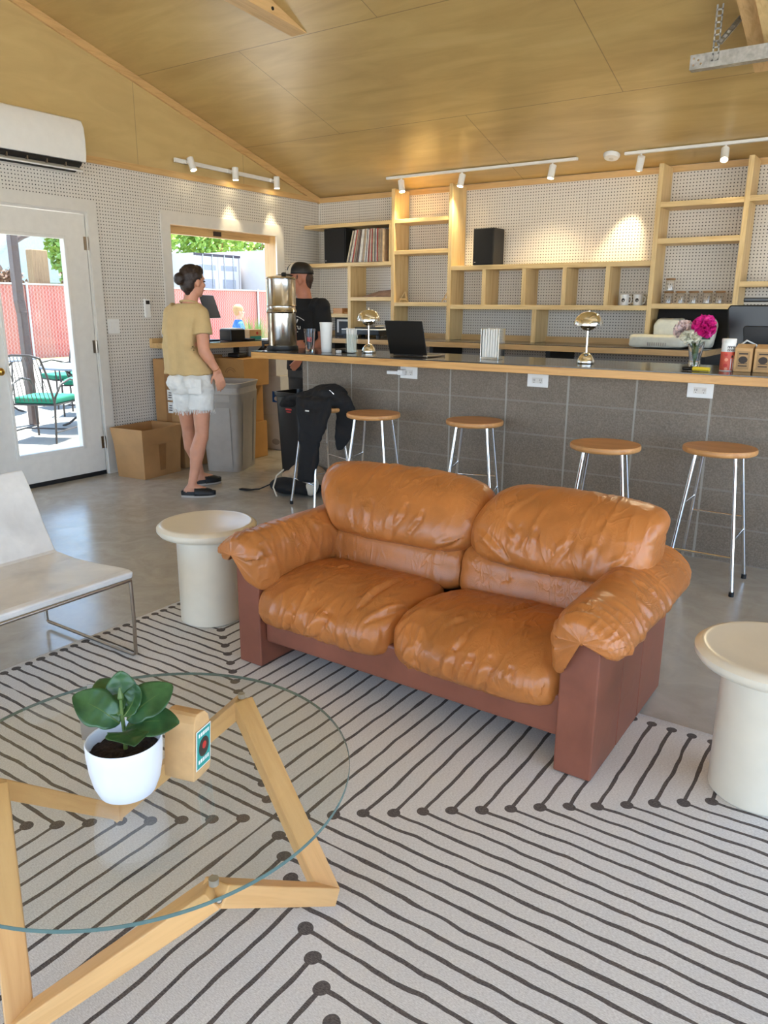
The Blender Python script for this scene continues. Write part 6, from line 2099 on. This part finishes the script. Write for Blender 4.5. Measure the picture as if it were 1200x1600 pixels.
# tee, trousers, shoes
mb = MB()
mb.rings([ellring((T0.x - 0.012, T0.y, z), a, b, TM, 36, 0.8) for z, a, b in ((0.86, .172, .128), (0.98, .168, .126), (1.12, .170, .124), (1.26, .196, .128), (1.35, .185, .108), (1.41, .13, .085), (1.437, .092, .075))])
for s0, e0 in ((shL, elL), (shR, elR)):
    d_ = (e0 - s0).normalized()
    mb.tube([s0 + (T0 + V(0, 0, 1.38) - s0) * 0.4, s0, s0 + d_ * 0.08, s0 + d_ * 0.19], [0.07, 0.072, 0.074, 0.078], 18)
    mb.sphere(s0, 0.071, 16, 10)
tee = blob(mb, 'tshirt', M['blackcloth'], m_, 0.008, 3)
folds(tee, lambda p: 0.006 * noise.noise(V(p.x * 11, p.y * 11, p.z * 6)))
mb = MB()
mb.rings([ellring((T0.x - 0.008, T0.y, z), a, b, TM, 32, 0.85) for z, a, b in ((0.99, .158, .118), (0.90, .168, .126), (0.80, .17, .125))])
for sx in (-1, 1):
    h0 = V(T0.x, T0.y, 0.84) + Rr * sx * 0.085
    k0 = V(T0.x, T0.y, 0.48) + Rr * sx * 0.10 + F * 0.01
    a0 = V(T0.x, T0.y, 0.055) + Rr * sx * 0.10 - F * 0.02
    mb.tube([h0, k0, a0], [0.098, 0.076, 0.062], 20)
blob(mb, 'trousers', M['greycloth'], m_, 0.009, 3)
for sx in (-1, 1):
    a0 = V(T0.x, T0.y, 0) + Rr * sx * 0.10 - F * 0.02
    f = fwd(TM - 10 * sx)
    mb = MB().capsule(a0 + V(0, 0, 0.045) - f * 0.04, a0 + f * 0.15 + V(0, 0, 0.040), 0.043, 0.038)
    mb.v = [V(p.x, p.y, max(p.z, 0.002)) for p in mb.v]
    mb.build('shoe', M['black'], m_, smooth=True)
# print on the chest: arch, bird-like mark and two rows of letters
chest_n = F
def chest(u, v, d):
    return V(T0.x - 0.012, T0.y, 1.22) + Rr * u + F * (0.131 - 2.2 * u * u + d) + V(0, 0, v)
pr_ = [('print', [(-0.085 + 0.17 * k / 14, 0.045 + 0.035 * math.sin(PI * k / 14)) for k in range(15)], 0.005),
       ('print', [(-0.03, 0.055), (-0.012, 0.022), (0.0, 0.034), (0.012, 0.022), (0.03, 0.055)], 0.012),
       ('print', [(-0.05, 0.0), (-0.05, -0.022), (-0.03, -0.022), (-0.03, 0.0), (-0.012, 0.0), (-0.012, -0.022), (0.008, -0.022), (0.008, 0.0), (0.026, 0.0), (0.026, -0.022), (0.046, -0.022), (0.046, 0.0)], 0.006),
       ('print', [(-0.03, -0.045), (0.03, -0.045)], 0.006)]
for nm, pts, wd in pr_:
    mb = strokes(chest, pts, wd, 0.010)
    mb.build(nm, M['paper'], m_)
# ------------------------------------------------------------------ outside
GZ0 = -0.06
struct(MB().box(-14.1, -T, -16, 22, GZ0 - 0.1, GZ0).build('patio', M['patio']))
struct(MB().box(-60, -14.1, -40, 60, GZ0 - 0.12, GZ0 - 0.02).build('yard', M['yard']))
dr = MB()  # unseen pale ground, added to bounce sunlight up into the room
dr.box(RX + T, 40, -40, 22, GZ0 - 0.1, GZ0).box(-14.1, RX + T, -40, RY - T, GZ0 - 0.1, GZ0)
struct(dr.build('bounce_driveway', M['bounce_drive']))

# red slatted chain-link fence along the far side of the patio
fe = thing('slatted_fence', 'red slatted chain-link fence along the far side of the patio', 'fence', (-14.2, 6, GZ0))
FH = 1.90
q = MB().box(-14.215, -14.205, -4, 22, GZ0 + 0.03, FH)
q.build('slat_panel', M['slats'], fe)
for y in (-3, 0, 3, 5.25, 8.0, 11.0, 14.0, 17.0, 20.0):
    MB().cyl((-14.16, y, GZ0), (-14.16, y, FH + 0.06), 0.035, n=12).build('post', M['galv'], fe, smooth=True)
MB().cyl((-14.16, -4, FH), (-14.16, 22, FH), 0.024, n=10).build('top_rail', M['galv'], fe, smooth=True)

# metal patio furniture
def patio_chair(name, label, loc, rz, proto=[None]):
    if proto[0] is not None:
        return copy_tree(proto[0], loc, rz, label)
    t = thing(name, label, 'patio chair', loc, rz, 'patio chairs with green cushions')
    proto[0] = t
    m = M['wrought']
    for sx in (-1, 1):
        MB().tube([(sx * 0.25, 0.24, 0.0), (sx * 0.25, 0.23, 0.40), (sx * 0.26, 0.24, 0.56), (sx * 0.27, 0.20, 0.63), (sx * 0.28, 0.05, 0.66), (sx * 0.27, -0.12, 0.62), (sx * 0.25, -0.21, 0.50), (sx * 0.23, -0.22, 0.42)], 0.012, 10).build('arm', m, t, smooth=True, local=True)
        MB().tube([(sx * 0.24, -0.27, 0.0), (sx * 0.235, -0.215, 0.42), (sx * 0.225, -0.30, 0.72), (sx * 0.20, -0.36, 0.90)], 0.012, 10).build('rear_leg', m, t, smooth=True, local=True)
        MB().cyl((sx * 0.245, -0.25, 0.12), (sx * 0.25, 0.24, 0.12), 0.009, n=8).build('stretcher', m, t, smooth=True, local=True)
    MB().cyl((-0.25, 0.0, 0.12), (0.25, 0.0, 0.12), 0.009, n=8).build('stretcher', m, t, smooth=True, local=True)
    MB().tube([(-0.20, -0.36, 0.90), (-0.10, -0.375, 0.93), (0.10, -0.375, 0.93), (0.20, -0.36, 0.90)], 0.012, 10).build('top_rail', m, t, smooth=True, local=True)
    for k in range(9):
        x = -0.17 + 0.0425 * k
        MB().tube([(x * 1.15, -0.225, 0.44), (x, -0.30, 0.70), (x * 0.95, -0.368, 0.915)], 0.004, 6).build('back_bar', m, t, smooth=True, local=True)
    MB().box(-0.24, 0.24, -0.22, 0.24, 0.395, 0.412).build('seat_frame', m, t, bevel=0.006, local=True)
    MB().box(-0.235, 0.235, -0.21, 0.25, 0.4125, 0.485).build('cushion', M['cushion'], t, bevel=0.028, seg=4, local=True)
    return t
def patio_table(name, label, loc, proto=[None]):
    if proto[0] is not None:
        return copy_tree(proto[0], loc, 0, label)
    t = thing(name, label, 'patio table', loc, 0, 'round metal patio tables')
    proto[0] = t
    MB().lathe([(0.0, 0.715), (0.56, 0.715), (0.60, 0.705), (0.605, 0.715), (0.60, 0.728), (0.0, 0.73)], n=48, cap0=False, cap1=False).build('table_top', M['meshtop'], t, smooth=True, local=True)
    for k in range(4):
        a = PI / 4 + k * PI / 2
        c, s = math.cos(a), math.sin(a)
        MB().tube([(0.42 * c, 0.42 * s, 0.0), (0.34 * c, 0.34 * s, 0.03), (0.06 * c, 0.06 * s, 0.26), (0.08 * c, 0.08 * s, 0.45), (0.36 * c, 0.36 * s, 0.70)], 0.014, 10).build('leg', M['wrought'], t, smooth=True, local=True)
    MB().tube([(0.09 * math.cos(2 * PI * k / 20), 0.09 * math.sin(2 * PI * k / 20), 0.3) for k in range(20)], 0.010, 8, closed=True).build('ring', M['wrought'], t, local=True)
    return t
patio_table('patio_table', 'nearer round blue-grey mesh patio table seen through the door glass', (-2.75, -1.0, GZ0))
patio_chair('patio_chair', 'nearest green cushioned metal patio chair just outside the door', (-2.28, -1.98, GZ0), math.radians(28))
patio_chair('patio_chair', 'green cushioned patio chair on the far side of the nearer table', (-3.75, -0.45, GZ0), math.radians(-135))
patio_chair('patio_chair', 'green cushioned patio chair at the right side of the nearer table', (-2.35, -0.42, GZ0), math.radians(150))
patio_chair('patio_chair', 'green cushioned patio chair at the left side of the nearer table', (-3.60, -2.05, GZ0), math.radians(-40))
patio_table('patio_table', 'farther round mesh patio table at the left edge of the door glass', (-4.9, -1.15, GZ0))
patio_chair('patio_chair', 'green cushioned patio chair by the farther table, back turned to the fence', (-5.9, -0.55, GZ0), math.radians(-110))
patio_chair('patio_chair', 'green cushioned patio chair between the two patio tables', (-4.65, -0.15, GZ0), math.radians(170))

# downspout post just outside the door
t = thing('downspout', 'dark brown downspout pole on the patio seen through the door glass', 'downspout', (-3.4, -1.45, GZ0))
MB().box(-3.45, -3.35, -1.50, -1.41, GZ0, 1.30).build('lower_pipe', M['downspout'], t, bevel=0.01)
MB().bar((-3.40, -1.455, 1.28), (-3.40, -1.475, 1.44), 0.10, 0.09, (1, 0, 0)).build('offset_elbow', M['downspout'], t, bevel=0.01)
MB().box(-3.45, -3.35, -1.52, -1.43, 1.42, 2.3).build('upper_pipe', M['downspout'], t, bevel=0.01)
MB().tube([(-3.4, -1.475, 2.02), (-3.4, -1.44, 2.10), (-3.4, -1.34, 2.16), (-3.4, -1.24, 2.20)], 0.04, 10).build('side_elbow', M['downspout'], t, smooth=True)
# ornamental grass and the child outside the serving window
gr = thing('ornamental_grass', 'clump of tall ornamental grass outside the serving window', 'grass', (-2.5, 1.53, GZ0))
rnd = random.Random(3)
mb = MB()
for i in range(420):
    a = rnd.uniform(0, 2 * PI); r = rnd.uniform(0, 0.12)
    b = V(-2.5 + r * math.cos(a), 1.53 + r * math.sin(a), GZ0 + 0.35)
    ln = rnd.uniform(0.65, 1.08); out_ = rnd.uniform(0.02, 0.26)
    a2 = a + rnd.uniform(-.5, .5)
    d = V(math.cos(a2), math.sin(a2), 0)
    s = V(-d.y, d.x, 0) * 0.010
    pts = [b + d * (out_ * (t ** 2)) + V(0, 0, ln * (t - 0.12 * t * t)) for t in (0, .35, .7, 1)]
    vs, fs = [], []
    for k, p in enumerate(pts):
        w2 = 1 - k / 3.2
        vs += [p - s * w2, p + s * w2]
    for k in range(3):
        fs.append((2 * k, 2 * k + 1, 2 * k + 3, 2 * k + 2))
    mb.add(vs, fs)
o = mb.build('blades', M['grass'], gr)
o['kind'] = 'stuff'
MB().lathe([(0.17, 0), (0.20, 0.36), (0.21, 0.38), (0.18, 0.38), (0.17, 0.33), (0, 0.33)], (-2.5, 1.53, GZ0), 28, cap1=False).build('planter', M['wrought'], gr, smooth=True)

kid = thing('person', 'person in a blue tee out on the patio, seen through the serving window', 'person', (-3.98, 2.765, GZ0))
mb = MB()
hc = (-3.985, 2.76, 1.285)
KH = 60
P_, hm = head_parts(mb, hc, KH, 0.92)
F, Rr = fwd(KH), rgt(KH)
K0 = V(-4.0, 2.75, 0)
mb.capsule(K0 + V(0, 0, 1.12), K0 + V(0.01, 0.01, 1.23), 0.05, 0.045)
mb.rings([ellring((K0.x, K0.y, z), a, b, KH) for z, a, b in ((0.62, .11, .085), (0.85, .11, .08), (1.05, .13, .085), (1.13, .08, .05))])
for sx in (-1, 1):
    s0 = K0 + Rr * sx * 0.135 + V(0, 0, 1.08); e0 = s0 + Rr * sx * 0.05 + F * 0.02 + V(0, 0, -0.21); w0 = e0 + F * 0.12 + V(0, 0, -0.13)
    mb.capsule(s0, e0, 0.036, 0.03).capsule(e0, w0, 0.03, 0.02)
    hand(mb, w0, tuple(F * 0.6 + V(0, 0, -0.8)), tuple(-Rr * sx), 0.13, 0.4, sx)
    h0 = K0 + Rr * sx * 0.065 + V(0, 0, 0.62); k0 = h0 + V(0, 0, -0.31); a0 = k0 + V(0, 0, -0.30)
    mb.capsule(h0, k0, 0.06, 0.04).capsule(k0, a0, 0.04, 0.027)
    mb.capsule(a0 + V(0, 0, -0.035), a0 + F * 0.11 + V(0, 0, -0.04), 0.03, 0.028)
blob(mb, 'body', M['skin_w'], kid, 0.008, 3)
eyes(P_, hm, kid, 0.92)
mb = MB().sphere(P_(0, -0.018, 0.045), (0.078, 0.09, 0.082), 20, 12, hm).sphere(P_(0, -0.05, -0.01), (0.064, 0.045, 0.06), 16, 10, hm)
blob(mb, 'hair', M['blond'], kid, 0.008, 3)
mb = MB()
mb.rings([ellring((K0.x, K0.y, z), a, b, KH, 28, .85) for z, a, b in ((0.60, .135, .11), (0.85, .13, .10), (1.03, .145, .10), (1.12, .11, .07), (1.155, .065, .055))])
for sx in (-1, 1):
    s0 = K0 + Rr * sx * 0.13 + V(0, 0, 1.075)
    mb.tube([K0 + V(0, 0, 1.09) + Rr * sx * 0.06, s0, s0 + Rr * sx * 0.03 + V(0, 0, -0.13)], [0.05, 0.052, 0.056], 14)
blob(mb, 'tshirt', M['bluecloth'], kid, 0.009, 3)
mb = MB()
for sx in (-1, 1):
    h0 = K0 + Rr * sx * 0.065 + V(0, 0, 0.64)
    mb.tube([h0, h0 + V(0, 0, -0.32)], [0.085, 0.08], 16)
mb.sphere(K0 + V(0, 0, 0.62), (0.12, 0.10, 0.07), 16, 10)
blob(mb, 'shorts', M['greycloth'], kid, 0.009, 3)
for sx in (-1, 1):
    a0 = K0 + Rr * sx * 0.065 + V(0, 0, GZ0)
    MB().capsule(a0 - F * 0.02 + V(0, 0, 0.04), a0 + F * 0.12 + V(0, 0, 0.036), 0.038, 0.034).build('shoe', M['black'], kid, smooth=True)

# shipping containers and a timber post beyond the fence
def container(x0, x1, y0, y1, z0, z1, label, doors):
    t = thing('shipping_container', label, 'container', ((x0 + x1) / 2, (y0 + y1) / 2, z0), group='pale shipping containers beyond the fence')
    mb = MB()
    n = int((y1 - y0) / 0.14)
    if doors:
        MB().box(x0, x1, y0, y1, z0, z1).build('box_body', M['container'], t)
        for k in range(2):
            ya_, yb_ = y0 + 0.08 + k * (y1 - y0 - .16) / 2, y0 + 0.08 + (k + 1) * (y1 - y0 - .16) / 2 - 0.02
            dd = MB().box(x1 + 0.001, x1 + 0.05, ya_, yb_, z0 + 0.12, z1 - 0.10).build('door', M['container'], t, bevel=0.01)
            for f_ in (0.28, 0.72):
                yy = ya_ + f_ * (yb_ - ya_)
                MB().cyl((x1 + 0.075, yy, z0 + 0.05), (x1 + 0.075, yy, z1 - 0.03), 0.022, n=10).build('lock_rod', M['galv'], dd)
            quad_on(lambda u, v, d: V(x1 + 0.051 + d, u, v), ya_ + 0.12, yb_ - 0.12, z1 - 0.62, z1 - 0.42, 0.004).build('marking', M['marking'], dd)
            quad_on(lambda u, v, d: V(x1 + 0.051 + d, u, v), ya_ + 0.2, yb_ - 0.2, z1 - 1.5, z1 - 0.95, 0.004).build('marking', M['marking'], dd)
        MB().box(x1 + 0.001, x1 + 0.06, y0, y1, z1 - 0.09, z1).build('header', M['darktrim'], t)
        for yy in (y0, y1 - 0.07):
            MB().box(x1 + 0.001, x1 + 0.06, yy, yy + 0.07, z0, z1 - .09).build('corner_post', M['container'], t)
    else:
        pts = []
        y = y0
        k = 0
        while y < y1:
            pts += [(x1, y), (x1, y + 0.10), (x1 - 0.04, y + 0.15), (x1 - 0.04, y + 0.25)]
            y += 0.30
        pts += [(x1, y1), (x0, y1), (x0, y0)]
        MB().prism(pts, 'z', z0, z1).build('box_body', M['container'], t)
        MB().box(x1 - 0.03, x1 + 0.03, y0, y1, z1, z1 + 0.08).build('top_rail', M['container'], t)
    return t
container(-24, -18, 14.6, 17.05, GZ0 - 0.02, 3.35, 'pale shipping container with its doors facing the patio', True)
container(-24, -16.5, 17.3, 23.3, GZ0 - 0.02, 3.55, 'pale ribbed shipping container right of the doored one', False)
t = thing('timber_post', 'short timber post standing beyond the fence in front of the ribbed container', 'post', (-14.9, 15.0, GZ0))
MB().box(-15.05, -14.85, 15.9, 16.25, GZ0, 2.55).build('timber', M['weathered'], t)
MB().box(-15.05, -14.85, 15.55, 15.88, GZ0, 2.6).build('timber', M['weathered'], t)
t = thing('utility_pole', 'wide weathered timber post rising beyond the fence behind the door glass', 'post', (-15.1, 6.25, GZ0))
MB().box(-15.3, -15.0, 6.02, 6.5, GZ0 - 0.05, 2.85).build('timber', M['weathered'], t, bevel=0.02)

# white house with a steep gable and a teal wall
h = thing('neighbor_house', 'white neighbouring house with a steep gable beyond the fence', 'house', (-26, 12.3, GZ0))
MB().box(-30, -26, 10.4, 15.0, GZ0, 2.3).build('wall', M['tealwall'], h)
MB().prism([(10.0, 2.3), (15.4, 2.3), (12.7, 5.0)], 'x', -30.2, -25.8).build('gable', M['whitehouse'], h)
MB().prism([(9.9, 2.2), (10.1, 2.2), (12.7, 4.85), (15.3, 2.2), (15.5, 2.2), (12.7, 5.1)], 'x', -30.4, -25.6).build('roof', M['whitehouse'], h)
MB().box(-25.99, -25.95, 11.2, 12.2, 0.9, 1.9).build('window', M['marking'], h)

# trees and bushes
def foliage(name, label, c, r, n, leaf_r, mt, seed, trunk=True, cat='tree', group=None):
    t = thing(name, label, cat, (c[0], c[1], GZ0), group=group)
    rnd = random.Random(seed)
    mb = MB()
    blobs = []
    for i in range(9):
        a = rnd.uniform(0, 2 * PI)
        blobs.append(V(c[0] + r[0] * 0.6 * math.cos(a) * rnd.random(), c[1] + r[1] * 0.6 * math.sin(a) * rnd.random(), c[2] + r[2] * rnd.uniform(-.5, .55)))
    for i in range(n):
        b = blobs[rnd.randrange(9)]
        d = V(rnd.gauss(0, 1), rnd.gauss(0, 1), rnd.gauss(0, 1)).normalized() * (rnd.random() ** 0.45)
        p = b + V(d.x * r[0] * .55, d.y * r[1] * .55, d.z * r[2] * .55)
        a = V(rnd.gauss(0, 1), rnd.gauss(0, 1), rnd.gauss(0, 1)).normalized()
        s = a.orthogonal().normalized()
        L = leaf_r * rnd.uniform(.6, 1.3)
        mb.add([p - a * L, p + s * L * .5 + a * L * .1, p + a * L, p - s * L * .5 + a * L * .1], [(0, 1, 2, 3)])
    o = mb.build('foliage', mt, t)
    o['kind'] = 'stuff'
    if trunk:
        MB().tube([(c[0], c[1], GZ0 - .02), (c[0] + 0.1, c[1], c[2] * .5), (c[0], c[1] + .1, c[2])], [0.22, 0.17, 0.08], 12).build('trunk', M['weathered'], t, smooth=True)
        for k in range(5):
            e = blobs[k]
            MB().tube([(c[0], c[1], c[2] * 0.55), (e + V(c[0], c[1], c[2] * .6)) / 2, e], [0.08, 0.05, 0.02], 8).build('branch', M['weathered'], t, smooth=True)
    return t
trees = [((-27, 7.6, 4.2), (3.0, 2.6, 2.4), 'leafy green tree beyond the fence at the left of the door glass'),
         ((-27, 18.3, 4.6), (3.0, 2.8, 2.6), 'leafy green tree beyond the fence at the right of the white gable'),
         ((-35, 22.5, 6.4), (3.0, 4.0, 3.6), 'leafy green tree behind the doored container'),
         ((-30, 27.5, 6.6), (3.2, 4.2, 3.0), 'leafy green tree rising over the ribbed container'),
         ((-21.5, 12.4, 3.6), (1.8, 1.6, 2.2), 'pale green tree left of the doored container'),
         ((-33, 33.5, 7.0), (3.2, 4.2, 3.2), 'leafy green tree far right behind the ribbed container'),
         ((-36, 13.0, 6.6), (3.0, 4.5, 3.6), 'tall tree behind the white gable'),
         ((-43, 24.5, 9.0), (3.0, 5.0, 3.4), 'tall tree far behind the two containers')]
for i, (c, r, lab) in enumerate(trees):
    foliage('leafy_tree', lab, c, r, 5200, 0.17, M['tree'], 20 + i, group='trees beyond the fence')
foliage('flowering_bush', 'purplish bush behind the fence at the right of the timber post', (-17.5, 9.5, 1.9), (1.0, 1.5, 0.85), 2200, 0.09, M['bush'], 50, True, 'bush', 'purplish bushes behind the fence')
foliage('flowering_bush', 'purplish bush behind the fence at the left of the timber post', (-17.5, 6.4, 1.8), (0.9, 1.0, 0.7), 1600, 0.09, M['bush'], 51, True, 'bush', 'purplish bushes behind the fence')
